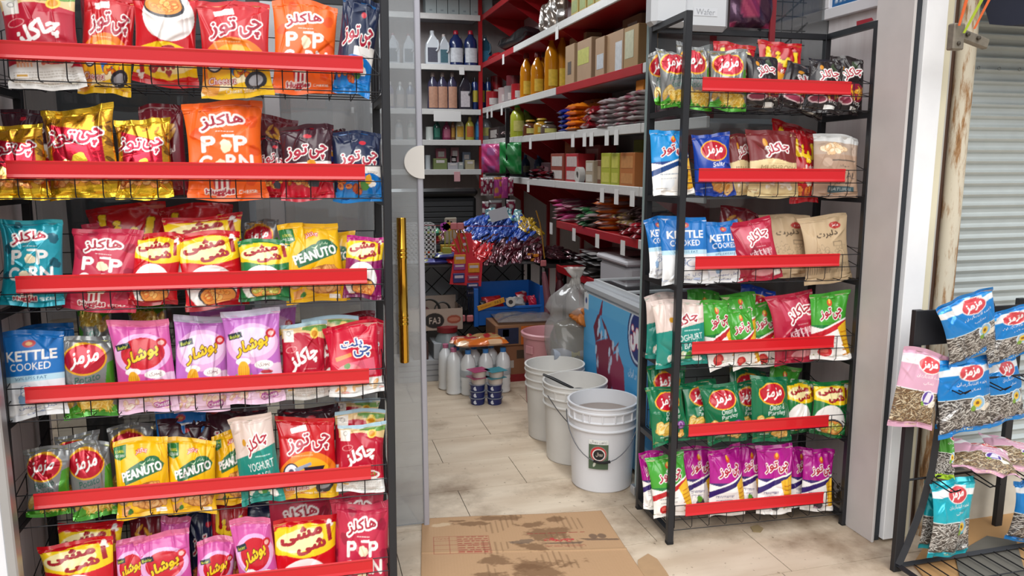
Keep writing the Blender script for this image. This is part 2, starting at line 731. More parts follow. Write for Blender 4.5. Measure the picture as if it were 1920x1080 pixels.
def bird(A, deep):
    A.where(lambda X, Y: (Y > .12 + .02 * np.sin(X * 9)) & (Y < .58 - .05 * np.cos(X * 5)) & (np.hypot((X - .5) / .66, (Y - .34) / .27) < 1), '#ffd51c')
    A.ell(.4, .34, .38, .17, '#fff0b0', -4)
    A.blob(.88, .14, .06, WHT, 5, .5)
    A.text('ا', .88, .29, .06, .24, '#a8202a', -6, 0, None, 0, .014)
    A.text('مشی', .42, .26, .66, .2, '#a8202a', -8, 0, None, 0, .018)
    A.text('شی', .58, .45, .46, .17, '#a8202a', -6, 0, None, 0, .018)
    A.where(lambda X, Y: (Y > .6) & (np.hypot((X - .45) / .42, (Y - 1.02) / .40) < 1), WHT)
    A.where(lambda X, Y: (Y > .8) & (np.hypot((X - .52) / .32, (Y - 1.17) / .2) < 1), '#3a3a40')
    A.where(lambda X, Y: (np.hypot((X - .53) / .29, (Y - 1.19) / .17) < 1), '#ef9a45')
    A.chips(.34, 1.1, .72, 1.28, 16, .06, .04, ['#f4a94f', '#e98031', '#f6c06a'], '#b95a22')
    A.where(lambda X, Y: Y > 1.33, deep)


def D_birdR():
    A = Art('#d0101e', seed=8)
    bird(A, '#a50d1a')
    return A


def D_birdG():
    A = Art('#1d7a3c', seed=9)
    bird(A, '#166531')
    A.chips(.3, 1.1, .75, 1.33, 16, .06, .04, ['#e7d765', '#c8c04a', '#f0ec9a'], '#7f8a2c')
    return A


def D_birdM():
    A = Art('#8d1760', seed=10)
    A.where(lambda X, Y: (Y < .3), '#b8187c')
    bird(A, '#7a104f')
    return A


def D_navy():
    A = Art('#1a2646', seed=11)
    A.where(lambda X, Y: (Y > .8 - .1 * X) & (X > .45), WHT)
    A.where(lambda X, Y: (Y > .88) & (np.hypot((X - .6) / .55, (Y - 1.2) / .34) < 1), '#1577c9')
    A.where(lambda X, Y: Y > 1.25, '#1b86d6')
    A.chips(.1, 1.02, .55, 1.26, 10, .07, .05, ['#d9642a', '#e98a3e', '#b8481f'], '#5a2418')
    A.blob(.62, 1.12, .09, '#4c8f3a')
    A.blob(.78, 1.08, .07, WHT)
    A.blob(.7, 1.0, .08, '#f2b32c')
    A.ell(.6, .26, .07, .045, '#c82333')
    cheetoz(A, .52, .6, .82, -10)
    A.fine(.8, .86, .22, .05, '#7b5a2b', 2)
    return A


def D_choc():
    A = Art('#3b1522', seed=12)
    A.where(lambda X, Y: (Y > .74 - .05 * X) & (Y < 1.0), WHT)
    A.where(lambda X, Y: (Y > .92 + .05 * np.sin(7 * X)), '#c4122c')
    A.poly([(.5, .78), (.7, .78), (.72, .95), (.48, .95)], '#3548a8')
    A.blob(.6, .74, .08, '#f1a52c')
    A.blob(.85, .88, .09, '#f6a72a')
    A.chips(.15, 1.02, .8, 1.14, 9, .06, .04, ['#e9a44b', '#f3c36d', '#c97b2c'], '#6b2a20')
    A.blob(.62, 1.1, .1, '#3d3f48')
    A.ell(.52, .22, .08, .04, '#c82333')
    A.fine(.25, .86, .28, .05, '#6d5348', 2)
    cheetoz(A, .5, .54, .84, -6)
    return A


def D_gold():
    A = Art('#c98f1c', seed=13)
    A.chips(0, .15, 1, 1.2, 30, .07, .03, ['#8a5710', '#b87a18', '#6c4310'])
    A.rect(0, 0, 1, .13, '#e8b92a')
    A.poly([(.1, .25), (.45, .35), (.86, .44), (.86, .98), (.12, .98)], '#c5102f')
    cheetoz(A, .45, .5, .84, 8)
    A.blob(.5, .9, .14, '#f7d33a')
    A.blob(.3, .92, .1, '#ffe48a')
    A.chips(.05, 1.0, .95, 1.2, 24, .07, .04, ['#f0a35c', '#e88b45', '#f5bb7a'], '#a3402a')
    A.rect(0, 1.24, 1, 1.42, '#eec227')
    return A


def D_pean():
    A = Art('#f6bd10', seed=14)
    A.poly([(.0, .1), (.24, .1), (.24, .3), (.12, .36), (.0, .3)], '#2c7a3c')
    A.text('100%', .12, .19, .15, .05, '#f6e04a')
    A.text('GOLDEN', .12, .27, .17, .05, WHT)
    A.text('چاکلز', .52, .22, .22, .1, WHT, -8, 0, '#c8302a', .014)
    A.poly([(.14, .62), (.3, .5), (.5, .4), (.85, .36), (.95, .48), (.9, .6), (.5, .72), (.22, .8)], '#276a44')
    A.ell(.72, .4, .15, .08, '#276a44')
    A.text('PEANUTO', .53, .58, .76, .16, WHT, -12, 0, None, 0, .01)
    A.text('بادام', .7, .4, .14, .07, '#d9efc8')
    A.poly([(.47, .44), (.53, .46), (.6, .41), (.55, .49)], '#d9efc8')
    A.ell(.14, 1.02, .14, .15, '#c08a52')
    A.ell(.14, 1.02, .12, .13, '#e6bd92')
    A.ell(.14, 1.02, .07, .07, '#c9935f', ring=.7)
    A.ell(.66, 1.04, .33, .26, '#a9652c')
    A.chips(.42, .84, .9, 1.22, 46, .085, .05, ['#e9ab62', '#f2c083', '#dd9a50'], '#a9652c')
    A.poly([(.1, 1.22), (.3, 1.16), (.28, 1.34), (.12, 1.34)], '#e7a463')
    A.blob(.28, 1.28, .05, '#3d7d33')
    A.rect(.72, 1.3, .9, 1.37, WHT)
    return A


def D_kett():
    A = Art('#f3f5f7', seed=15)
    A.where(lambda X, Y: Y < .74 - .06 * X + .03 * X, '#0f70bd')
    A.rect(0, .72, 1, .82, '#bfe3f2')
    A.where(lambda X, Y: (Y < .72), '#1272c0')
    A.ell(.5, .21, .1, .06, '#c9474a')
    A.ell(.5, .21, .05, .03, '#e8b06a')
    A.text('KETTLE', .52, .4, .78, .15, WHT, 0, 0, None, 0, .006)
    A.text('COOKED', .5, .58, .64, .12, WHT)
    A.text('30% LESS FAT', .5, .77, .52, .05, '#1d6a99')
    for (x, y, rx, ry) in ((.4, .92, .09, .04), (.4, 1.02, .09, .05), (.66, 1.0, .15, .08)):
        A.ell(x, y, rx, ry, '#3b6aa8', ring=.86)
    A.rect(.31, .92, .325, 1.04, '#3b6aa8')
    A.rect(.48, .92, .495, 1.04, '#3b6aa8')
    A.blob(.32, 1.12, .08, '#8fb2d6')
    A.text('کتل چیپس', .55, 1.24, .62, .09, '#35509a')
    A.text('نمکی', .5, 1.34, .3, .06, '#35509a')
    return A


def stripes_curly(A, x0, x1, y0, y1, n=70, cols=('#f3d065', '#e9b93a', '#fbe391')):
    for i in range(n):
        x, y = A.rs.uniform(x0, x1), A.rs.uniform(y0, y1)
        A.ell(x, y, .06, .009, cols[i % 3], A.rs.uniform(0, 180))


def D_mazS():
    A = Art('#8b8c8b', seed=16)
    A.poly([(.88, .5), (1, .45), (1, 1.1), (.8, .95)], '#4f9a2a')
    mazmaz(A, .45, .4, .4)
    A.text('Potato', .48, .74, .5, .13, '#2c6f5f', -8, .2)
    A.text('Sticks', .5, .9, .42, .13, '#2c6f5f', -8, .2)
    A.chips(.08, 1.02, .38, 1.12, 8, .13, .07, ['#e7c473', '#f1d795', '#d7ac55'], '#b08a3c')
    A.where(lambda X, Y: (Y > 1.16 + .1 * np.cos(X * 6)), '#4ba02c')
    A.ell(.58, 1.17, .34, .13, '#d8a832')
    stripes_curly(A, .3, .9, 1.06, 1.32, 110)
    return A


def bushar(A, oval):
    A.rect(0, 0, 1, .1, '#cfc9dd' if oval != 'r' else '#e0719a')
    A.where(lambda X, Y: (np.hypot((X - .5) / .48, (Y - .52) / .3) < 1), '#e9b3e0')
    if oval == 'r':
        A.where(lambda X, Y: (np.hypot((X - .52) / .37, (Y - .52) / .24) < 1), '#c81c2c')
    else:
        A.where(lambda X, Y: (np.hypot((X - .52) / .41, (Y - .5) / .22) < 1), '#f1d2ee')
    A.text('بوشار', .5, .54, .6, .2, '#f7c81f', -16, .2, '#3a1410', .014, .012)
    A.ell(.85, .38, .09, .07, '#c81c2c')
    A.ell(.85, .38, .05, .035, '#efb7b0')
    A.poly([(.06, .37), (.32, .33), (.34, .42), (.08, .46)], '#1c2b3a')
    A.text('Bushar', .2, .4, .2, .05, '#d9e24a', -8)
    A.where(lambda X, Y: (Y > .95 + .12 * np.sin(5 * X)), '#f1cde6')
    A.ell(.33, .78, .14, .055, WHT)
    A.ell(.33, .92, .11, .15, '#f3b32a')
    for i in range(5):
        A.rect(.24 + i * .04, .84, .25 + i * .04, 1.04, '#d98f18')
    A.poly([(.2, .95), (.26, 1.12), (.1, 1.05)], '#7fb23a')
    A.poly([(.46, .95), (.4, 1.12), (.52, 1.05)], '#7fb23a')
    A.rect(.26, 1.08, .42, 1.16, '#c62a32')
    A.ell(.7, .84, .17, .065, WHT)
    A.text('پنیری', .7, .84, .2, .07, '#7b3a46')
    A.blob(.72, 1.03, .12, '#c9d2dc')
    A.ell(.74, .95, .11, .03, '#c23a44')
    A.chips(.1, 1.2, .9, 1.34, 14, .06, .04, ['#f3d9c8', '#efc4a4', '#fbeee0'], '#d39a98')
    A.text('Cheese', .74, 1.3, .26, .06, WHT, -8, 0, '#b04a9a', .02)


def D_bushP():
    A = Art('#d45aa6', seed=17)
    bushar(A, 'r')
    return A


def D_bushL():
    A = Art('#c26fc4', seed=18)
    bushar(A, 'l')
    return A


def D_cplt():
    A = Art('#cf1436', seed=19)
    A.text('پلت', .48, .42, .42, .2, '#2a4f9c', -6, 0, WHT, .026, .01)
    A.text('چی', .68, .58, .34, .2, '#2a4f9c', -8, 0, WHT, .026, .01)
    A.poly([(.12, .66), (.45, .58), (.46, .65), (.14, .74)], '#e78a3a')
    A.fine(.72, .28, .3, .06, '#e8a0a8', 2)
    A.poly([(.4, .78), (.9, .7), (.9, 1.05), (.4, 1.05)], '#e4677e')
    A.ell(.38, .98, .26, .18, '#ef8a8e')
    A.blob(.35, .84, .06, '#5d8f3e')
    A.where(lambda X, Y: Y > 1.1, '#f4f3f0')
    A.chips(.1, 1.18, .9, 1.3, 16, .07, .035, ['#eec391', '#e7a96a', '#f5d9b3'])
    return A


def D_yogh():
    A = Art('#e5d0c6', seed=20)
    A.where(lambda X, Y: Y > .68 - .16 * X, '#1f8b7d')
    A.ell(.3, .42, .05, .06, '#d59a2e')
    A.text('چاکلز', .6, .46, .54, .24, CRIM, -22, .1, WHT, .024, .008)
    A.fine(.7, .67, .36, .035, '#d7efe9', 1)
    A.text('YOGHURT', .62, .82, .62, .13, '#eef6f2', -4)
    A.text('& BASIL', .62, .99, .5, .12, '#eef6f2', -4)
    A.chips(.2, 1.14, .8, 1.26, 9, .08, .05, ['#f6f4ee', '#eadbb7', '#cfe6c0'])
    A.blob(.6, 1.2, .08, '#3d8a35')
    A.ell(.78, 1.3, .1, .05, WHT)
    return A


def D_mazG():
    A = Art('#0f6f46', seed=21)
    mazmaz(A, .5, .38, .34)
    A.text('Onion &', .58, .66, .4, .12, '#e8f3ea', -6, .15)
    A.text('Parsley', .58, .8, .42, .12, '#e8f3ea', -6, .15)
    A.chips(.15, .98, .48, 1.12, 12, .15, .09, ['#f0cd72', '#f6df9d', '#e3b750'], '#b98f36')
    A.ell(.76, 1.0, .14, .1, '#7c3f86')
    A.ell(.76, 1.0, .07, .08, '#b98ac0', ring=.6)
    A.chips(.5, 1.16, .8, 1.26, 8, .1, .06, ['#f3b552', '#f7cb7a'], '#b57a2c')
    A.fine(.3, 1.24, .24, .05, '#d7e8dc', 2)
    return A


def D_mazB():
    A = Art('#1340a8', seed=22)
    mazmaz(A, .52, .42, .34)
    A.text('Salty', .6, .74, .34, .13, WHT, -6, .15)
    A.text('Chips', .62, .9, .34, .13, WHT, -6, .15)
    A.chips(.5, 1.1, .85, 1.26, 12, .14, .08, ['#f0b968', '#f6cd8c', '#e3a04c'], '#b5772c')
    A.fine(.25, 1.24, .26, .04, '#cfdcf2', 1)
    return A


def wavechip(A, top, dark, lo, band):
    A.where(lambda X, Y: Y > .7, WHT)
    A.where(lambda X, Y: (Y < .78 - .26 * (X - .35) ** 2 * 2 - .3 * np.clip(X - .45, 0, 1)), dark)
    A.where(lambda X, Y: (Y < .7 - .9 * np.clip(X - .55, 0, 1) * .5), top)
    A.where(lambda X, Y: (np.abs(Y - (.86 - .3 * X)) < .02), WHT)
    A.where(lambda X, Y: (Y > .80 - .3 * X + .08) & (Y < .95 - .34 * X + .06), band)
    A.ell(.5, .24, .07, .07, '#d9502a')
    A.ell(.5, .21, .03, .05, '#f4c23a')
    cheetoz(A, .52, .48, .66, -12, h=.2, ow=.018)
    A.fine(.38, .98, .45, .05, lo, 1)
    A.fine(.38, 1.07, .4, .04, lo, 1)
    A.poly([(.66, .76), (1.0, .6), (1.0, 1.3), (.86, 1.32), (.78, 1.1)], '#f1bb2e')
    for i in range(6):
        A.poly([(.74, .84 + i * .09), (1, .82 + i * .09), (1, .84 + i * .09), (.76, .87 + i * .09)], '#d0861c')


def D_pur():
    A = Art('#b1178e', seed=23)
    wavechip(A, '#b3148c', '#3a246c', '#8583a0', '#35246a')
    A.text('Cheroie Potato', .38, 1.0, .42, .05, '#45447a')
    A.text('Chips', .4, 1.1, .24, .06, '#45447a')
    A.blob(.5, 1.24, .12, '#4a3a44')
    A.blob(.46, 1.17, .08, '#5a9a2e')
    return A


def D_grn():
    A = Art('#3a9a32', seed=24)
    wavechip(A, '#46a334', '#1b7a3a', '#8f8f8f', '#c5202c')
    A.ell(.3, 1.24, .16, .12, '#cf2a2e')
    A.ell(.28, 1.22, .09, .06, '#e35b50')
    return A


def D_blu():
    A = Art('#1488cc', seed=25)
    wavechip(A, '#1590d6', '#153a80', '#8fa0b4', '#16407e')
    A.blob(.4, 1.2, .12, '#e9edf2')
    return A


def D_lina():
    A = Art('#b5101c', seed=26)
    A.text('لینا', .5, .42, .7, .4, '#f7ce26', 8, 0, '#6b0f12', .015, .024)
    A.blob(.35, .9, .16, '#f1a52c')
    A.blob(.6, .98, .13, '#e7d9c0')
    A.text('Bushar', .66, .74, .4, .1, WHT)
    A.chips(.15, 1.14, .8, 1.3, 12, .08, .05, ['#e3702c', '#f0963e'], '#7a1a14')
    return A


def D_maro():
    A = Art('#6e1020', seed=27)
    A.chips(.2, .16, .85, .5, 9, .13, .035, ['#dca53c', '#c58728'], '#8f5a18')
    A.text('لوله ای', .5, .72, .6, .14, '#e9dcd6', 0, 0, '#7a1424', .014)
    A.text('پنیری', .62, 1.0, .36, .12, '#dff0f6')
    A.rect(.1, 1.2, .5, 1.32, '#f1e9dd')
    A.rect(.1, 1.24, .5, 1.26, '#2c4c9a')
    return A


def D_mush():
    A = Art('#752022', seed=28)
    A.where(lambda X, Y: (Y > .66 + .03 * np.cos(X * 8)), '#e6cf9a')
    A.ell(.28, .3, .04, .09, '#d5942a')
    A.text('چاکلز', .52, .42, .52, .24, CRIM, -18, .1, WHT, .026, .008)
    A.text('MUSHROOM', .54, .82, .72, .1, '#9a7a52')
    A.text('&CREAM', .54, .94, .5, .1, '#9a7a52')
    A.fine(.5, .73, .4, .02, '#a98a60', 1)
    A.chips(.25, 1.1, .8, 1.22, 9, .08, .05, ['#f2ead8', '#fffaf0', '#d9c094'])
    A.rect(.08, 1.26, .2, 1.34, '#f0e2b8')
    A.rect(.1, 1.28, .18, 1.3, '#b34a2a')
    return A


def D_ketc():
    A = Art('#b31f3c', seed=29)
    A.poly([(.2, .2), (.8, .12), (.9, .6), (.25, .55)], '#d2506a', .55)
    A.text('چاکلز', .6, .42, .54, .27, CRIM, -22, .1, WHT, .028, .008)
    A.fine(.55, .66, .4, .03, '#f0c4c8', 1)
    A.poly([(.2, .95), (.45, .6), (.75, 1.02)], '#8f1730')
    A.text('KETCHUP', .6, .8, .56, .12, '#f2ccd0', -8)
    for i in range(4):
        A.poly([(.42 + i * .11, .72), (.45 + i * .11, .72), (.56 + i * .1, 1.05), (.53 + i * .1, 1.05)], '#e9c9cc')
    A.ell(.55, 1.24, .24, .07, '#e59aa0')
    A.rect(.78, 1.22, .95, 1.34, WHT)
    return A


def D_blk():
    A = Art('#231b1c', seed=30)
    A.blob(.3, .3, .06, '#d08a24')
    A.blob(.7, .2, .08, '#3c4a34')
    A.text('چاکلز', .56, .44, .66, .28, CRIM, -20, .1, WHT, .028, .008)
    A.where(lambda X, Y: (Y > .68) & (np.hypot((X - .6) / .42, (Y - .9) / .24) < 1), '#8e1f38')
    A.chips(.3, .84, .9, 1.02, 9, .16, .03, ['#f0b23c', '#f6cb68', '#d98c24'], '#8c4a18')
    A.ell(.3, 1.12, .24, .11, '#f3d5d8')
    A.ell(.3, 1.12, .2, .08, '#a3405a')
    A.text('STICK', .74, 1.14, .3, .07, WHT)
    A.rect(.5, 1.24, .8, 1.34, '#e8e6e2')
    return A


def D_royal():
    A = Art('#b99b84', seed=31)
    A.rect(0, 0, 1, .22, '#dcdcda')
    A.rect(0, .2, 1, .48, '#b8a291')
    A.chips(.15, .3, .85, .42, 12, .1, .07, ['#f0d3ac', '#e7c193', '#f7e3c6'], '#b58b60')
    A.where(lambda X, Y: Y > .5, '#b2937c')
    A.ell(.26, .66, .11, .1, '#c9ad97')
    A.rect(.36, .6, .92, .62, '#4a4440')
    A.text('مولد', .62, .74, .24, .07, '#3b3836')
    A.text('ROYAL', .6, .94, .62, .14, '#4b4a4a')
    A.text('جیپسی', .66, 1.1, .34, .08, '#3b3836')
    A.rect(.3, 1.18, .9, 1.3, '#38555e')
    A.text('NATURAL', .6, 1.24, .5, .07, '#c7d3d2')
    return A


def D_kraft():
    A = Art('#c7ad8a', seed=32)
    for i in range(26):
        x = A.rs.uniform(.15, .85)
        y = A.rs.uniform(.6, 1.25)
        A.ell(x, y, A.rs.uniform(.03, .1), A.rs.uniform(.02, .07), '#8b7860', A.rs.uniform(0, 180), .8, ring=.84)
    A.ell(.72, .24, .13, .075, '#b5322e')
    A.text('مزمز', .72, .24, .16, .07, WHT)
    A.text('دلبرت', .5, .42, .5, .15, '#453527', -6, 0, None, 0, .006)
    A.rect(.6, .58, .84, .68, '#8b7860')
    A.rect(.62, .595, .82, .665, '#c7ad8a')
    A.where(lambda X, Y: (Y > 1.02) & (((X * 26) % 1) < .45) & (Y < 1.22), '#6e5c48', .7)
    return A


def seedbag(A, main, light, seeds, dark, ring):
    A.rect(0, .1, 1, .26, '#eef0f2')
    A.where(lambda X, Y: (Y > .12) & (Y < .26) & (np.abs(X - .5) > .28), light)
    A.rect(0, .0, 1, .12, main)
    A.where(lambda X, Y: (Y > .16) & (Y < .28), '#f2f3f5')
    A.where(lambda X, Y: (Y > .3) & (Y < .7), main)
    mazmaz(A, .58, .26, .22, '#f3e9e4', '#d84a50')
    A.text('تخمه آفتابگردان', .6, .46, .56, .08, WHT)
    A.text('نمکی', .6, .58, .22, .06, WHT)
    A.where(lambda X, Y: Y > .72, '#f2f2ee')
    A.where(lambda X, Y: Y > .74, dark)
    for i in range(330):
        x, y = A.rs.uniform(0, 1), A.rs.uniform(.76, 1.3)
        ro = A.rs.uniform(-60, 60)
        A.ell(x, y, .055, .015, '#241f1e', ro)
        A.ell(x, y, .05, .008, seeds[i % len(seeds)], ro)
    A.ell(.66, .84, .14, .14, ring)
    A.ell(.66, .84, .12, .12, '#8fc2e6')
    A.burst(.65, .84, .1, '#f4c622', 14)
    A.ell(.65, .84, .035, .035, '#8a5a18')
    A.blob(.58, .94, .05, '#7da83a')
    A.ell(.82, .94, .1, .06, '#efe6d6', -25)
    A.where(lambda X, Y: Y > 1.32, main)
    A.text('SALTED', .5, 1.37, .3, .04, '#e8d68a')


def D_seedB():
    A = Art('#1f8fd6', seed=33)
    seedbag(A, '#1682cf', '#3aa3e4', ['#d8d2cc', '#a8a09a', '#f2efe9'], '#4a4441', '#e8f0f6')
    return A


def D_seedT():
    A = Art('#12b0c0', seed=34)
    seedbag(A, '#12aebf', '#5ad2dc', ['#e3dcd4', '#b3aba3', '#f5f1ea'], '#5a524c', '#3ab8c8')
    return A


def D_seedG():
    A = Art('#4c9a3a', seed=35)
    seedbag(A, '#4f9d3c', '#b8c8b8', ['#e3dcd4', '#b3aba3', '#f5f1ea'], '#3a3633', '#e8f0e6')
    A.rect(0, 1.28, 1, 1.42, '#b6dc3c')
    return A


def D_seedP():
    A = Art('#d9a6bc', seed=36)
    seedbag(A, '#d9a6bc', '#f0dbe4', ['#cbb08a', '#a98a62', '#e0cba8'], '#6d5136', '#efe8f2')
    A.ell(.66, .84, .12, .12, '#5a3f9a')
    A.poly([(.58, .92), (.64, .74), (.74, .74), (.72, .92)], '#e2dde8')
    A.fine(.5, 1.36, .6, .04, '#b57a94', 1)
    return A


DESC = {'popO': 'orange popcorn bag', 'popT': 'teal popcorn bag', 'popP': 'raspberry red popcorn bag', 'chak': 'crimson bag with white script',
        'chee': 'red bag with orange motif', 'birdR': 'red bag with yellow band', 'birdG': 'green bag with yellow band',
        'birdM': 'magenta bag with yellow band', 'navy': 'navy and blue snack bag', 'choc': 'dark brown and red bag', 'gold': 'gold foil and red bag',
        'pean': 'yellow peanut snack bag', 'kett': 'blue and white KETTLE bag', 'mazS': 'grey bag with red oval', 'bushP': 'pink bag with red oval',
        'bushL': 'lilac bag with white seal', 'cplt': 'red bag with blue script', 'yogh': 'cream and teal snack bag', 'mazG': 'dark green red-oval bag',
        'mazB': 'royal blue red-oval bag', 'pur': 'purple and white chip bag', 'grn': 'bright green and white bag', 'blu': 'light blue and white bag',
        'lina': 'red bag with yellow letters', 'maro': 'maroon snack bag', 'mush': 'maroon and cream bag', 'ketc': 'plain crimson chip bag',
        'blk': 'black bag with crimson script', 'royal': 'brown bag with clear top', 'kraft': 'beige kraft chip bag',
        'seedB': 'blue seed bag', 'seedT': 'turquoise seed bag', 'seedG': 'green seed bag', 'seedP': 'pink seed bag'}
ASPECT = {}
_ART = {}


def art(k):
    if k not in _ART:
        _ART[k] = globals()['D_' + k]()
    return _ART[k]


def sample(A, S, T):
    """bilinear look-up; S 0..1 across, T 0 (top)..1 (bottom), averaged a little against jaggies"""
    acc = 0
    for ox, oy in ((-.25, -.25), (.25, .25), (-.25, .25), (.25, -.25)):
        x = np.clip(S * A.W - .5 + ox, 0, A.W - 1.001)
        y = np.clip(T * A.H - .5 + oy, 0, A.H - 1.001)
        i, j = x.astype(int), y.astype(int)
        fx, fy = (x - i)[..., None], (y - j)[..., None]
        c = A.c
        acc = acc + c[j, i] * (1 - fx) * (1 - fy) + c[j, i + 1] * fx * (1 - fy) + c[j + 1, i] * (1 - fx) * fy + c[j + 1, i + 1] * fx * fy
    return acc / 4


def grid_mesh(name, P, C, m, flip=False, closed=False):
    """P (ny,nx,3) points, C (ny,nx,3) colours"""
    ny, nx = P.shape[:2]
    me = bpy.data.meshes.new(name)
    idx = np.arange(ny * nx).reshape(ny, nx)
    q = np.stack([idx[:-1, :-1], idx[:-1, 1:], idx[1:, 1:], idx[1:, :-1]], -1).reshape(-1, 4)
    if flip:
        q = q[:, ::-1]
    n = len(q)
    me.vertices.add(ny * nx)
    me.vertices.foreach_set('co', P.reshape(-1).astype(np.float32))
    me.loops.add(n * 4)
    me.loops.foreach_set('vertex_index', q.reshape(-1).astype(np.int32))
    me.polygons.add(n)
    me.polygons.foreach_set('loop_start', np.arange(0, n * 4, 4, dtype=np.int32))
    me.polygons.foreach_set('loop_total', np.full(n, 4, np.int32))
    me.update(calc_edges=True)
    me.polygons.foreach_set('use_smooth', np.ones(n, bool))
    ca = me.color_attributes.new('Print', 'FLOAT_COLOR', 'POINT')
    ca.data.foreach_set('color', np.concatenate([C, np.ones(C.shape[:2] + (1,))], -1).reshape(-1).astype(np.float32))
    me.materials.append(m)
    return me


def bag_meshes(design, w, h, th, nx, seed, crinkle=1.0, flip=False):
    """an inflated flow-wrap bag: front and back film in one mesh, plus two crimped seals"""
    A = art(design)
    rs = np.random.RandomState(seed)
    ny = max(12, int(nx * h / w))
    s = np.linspace(-1, 1, nx)
    t = np.linspace(0, 1, ny)
    S, T = np.meshgrid(s, t)
    tt = np.clip((T - .055) / .89, 0, 1)
    f = np.sin(PI * tt) ** .55
    g = np.clip(1 - np.abs(S) ** 2.3, 0, 1) ** .62
    d = th * f * g
    xx = S * w / 2 * (1 - .085 * f * (1 + .3 * np.sin(3 * T + seed)))
    zz = T * h
    # wrinkles: folds running out of the seals, pinches from the sides, random creases
    near_b, near_t = np.exp(-tt / .11) * (tt > 0), np.exp(-(1 - tt) / .11) * (tt < 1)
    wr = np.zeros_like(S)
    for e, sg in ((near_b, 0), (near_t, 1)):
        for k in range(4):
            fq = rs.uniform(5, 16)
            wr += e * np.sin(S * fq + rs.uniform(0, 6.28) + (tt - sg) * rs.uniform(-6, 6)) * .0026
    for k in range(int(20 * crinkle)):
        cx, cz, an = rs.uniform(-.95, .95), rs.uniform(.05, .95), rs.uniform(0, PI)
        if k % 2:
            cx = np.sign(cx) * rs.uniform(.6, 1)
            cz = rs.choice([rs.uniform(.03, .28), rs.uniform(.7, .97)])
        u = (S - cx) * math.cos(an) + (T - cz) * 1.4 * math.sin(an)
        v = -(S - cx) * math.sin(an) + (T - cz) * 1.4 * math.cos(an)
        L = rs.uniform(.15, .5)
        sg = rs.uniform(.02, .06)
        wr += np.exp(-(u / L) ** 2) * np.exp(-np.abs(v) / sg) * rs.uniform(-1, 1) * .0085 * (g > 0.02)
        wr += np.exp(-(u / L) ** 2) * np.tanh(v / sg) * np.exp(-np.abs(v) / .25) * rs.uniform(-1, 1) * .0055
    low = 0
    for k in range(3):
        low = low + np.sin(S * rs.uniform(1, 3) + T * rs.uniform(2, 5) + rs.uniform(0, 6.28)) * .006
    bend = low * .6 + rs.uniform(-1, 1) * .012 * (T - .5) ** 2 * 4
    seal_flut = .0045 * np.sin(S * rs.uniform(4, 9) + rs.uniform(0, 6)) * ((T > .93) | (T < .07))
    k_t = rs.uniform(-.35, .6)
    fold = np.where(T > .93, (T - .93) * h * k_t, 0)
    zz = zz + .006 * np.sin(S * 2 + seed) * (T > .9) - .004 * np.cos(S * 3 + seed) * (T < .1)
    edge = np.abs(S) ** 6
    up = np.clip((T - .6) / .4, 0, 1) ** 2
    dn = np.clip((.35 - T) / .35, 0, 1) ** 2
    zz = zz + h * (.028 * rs.uniform(-1, 1) * S * up + .02 * rs.uniform(-1, 1) * S * dn - .02 * rs.uniform(0, 1) * S ** 2 * up)
    xx = xx + w * (.018 * rs.uniform(-1, 1) * np.sin(T * 4 + seed) + .03 * rs.uniform(-1, 1) * up)
    yf = -(d + wr * (1 - edge) * crinkle) + bend + seal_flut + fold
    yb = (d * .9) + bend + seal_flut + fold
    P = np.stack([xx, yf, zz], -1)
    Cc = sample(A, (S + 1) / 2, (T if flip else 1 - T))
    if flip:
        Cc = Cc[:, ::-1]
    seal = np.clip(((T > .945) | (T < .055)) * (.5 + .5 * np.sign(np.sin(T * 900))), 0, 1)[..., None]
    Cc = Cc * (1 - .12 * seal)
    i0, i1 = int(round(ny * .055)), int(round(ny * .945))
    # back film, coarser
    sb = max(1, nx // 14)
    xi = np.unique(np.r_[np.arange(0, nx, sb), nx - 1])
    yi = np.unique(np.r_[np.arange(i0, i1, sb), i1])
    Pb = np.stack([xx, yb, zz], -1)[np.ix_(yi, xi)]
    Cb = np.broadcast_to(Cc[i0 + 2:i0 + 8].mean((0, 1)) * .5 + Cc[i1 - 8:i1].mean((0, 1)) * .5, Pb.shape)
    m = print_mat(*MATKIND.get(design, MATKIND['_']))
    body = merge_grids('chip_bag', [(P[i0:i1 + 1], Cc[i0:i1 + 1], False), (Pb, Cb, True)], m)
    top = grid_mesh('top_seal', P[i1:], Cc[i1:], m)
    bot = grid_mesh('bottom_seal', P[:i0 + 1], Cc[:i0 + 1], m)
    return body, top, bot


def merge_grids(name, gs, m):
    me = bpy.data.meshes.new(name)
    V, Q, K = [], [], []
    o = 0
    for (P, C, fl) in gs:
        ny, nx = P.shape[:2]
        idx = np.arange(ny * nx).reshape(ny, nx) + o
        q = np.stack([idx[:-1, :-1], idx[:-1, 1:], idx[1:, 1:], idx[1:, :-1]], -1).reshape(-1, 4)
        Q.append(q[:, ::-1] if fl else q)
        V.append(P.reshape(-1, 3))
        K.append(C.reshape(-1, 3))
        o += ny * nx
    V, Q, K = np.concatenate(V), np.concatenate(Q), np.concatenate(K)
    n = len(Q)
    me.vertices.add(len(V))
    me.vertices.foreach_set('co', V.reshape(-1).astype(np.float32))
    me.loops.add(n * 4)
    me.loops.foreach_set('vertex_index', Q.reshape(-1).astype(np.int32))
    me.polygons.add(n)
    me.polygons.foreach_set('loop_start', np.arange(0, n * 4, 4, dtype=np.int32))
    me.polygons.foreach_set('loop_total', np.full(n, 4, np.int32))
    me.update(calc_edges=True)
    me.polygons.foreach_set('use_smooth', np.ones(n, bool))
    ca = me.color_attributes.new('Print', 'FLOAT_COLOR', 'POINT')
    ca.data.foreach_set('color', np.concatenate([K, np.ones((len(K), 1))], -1).reshape(-1).astype(np.float32))
    me.materials.append(m)
    return me


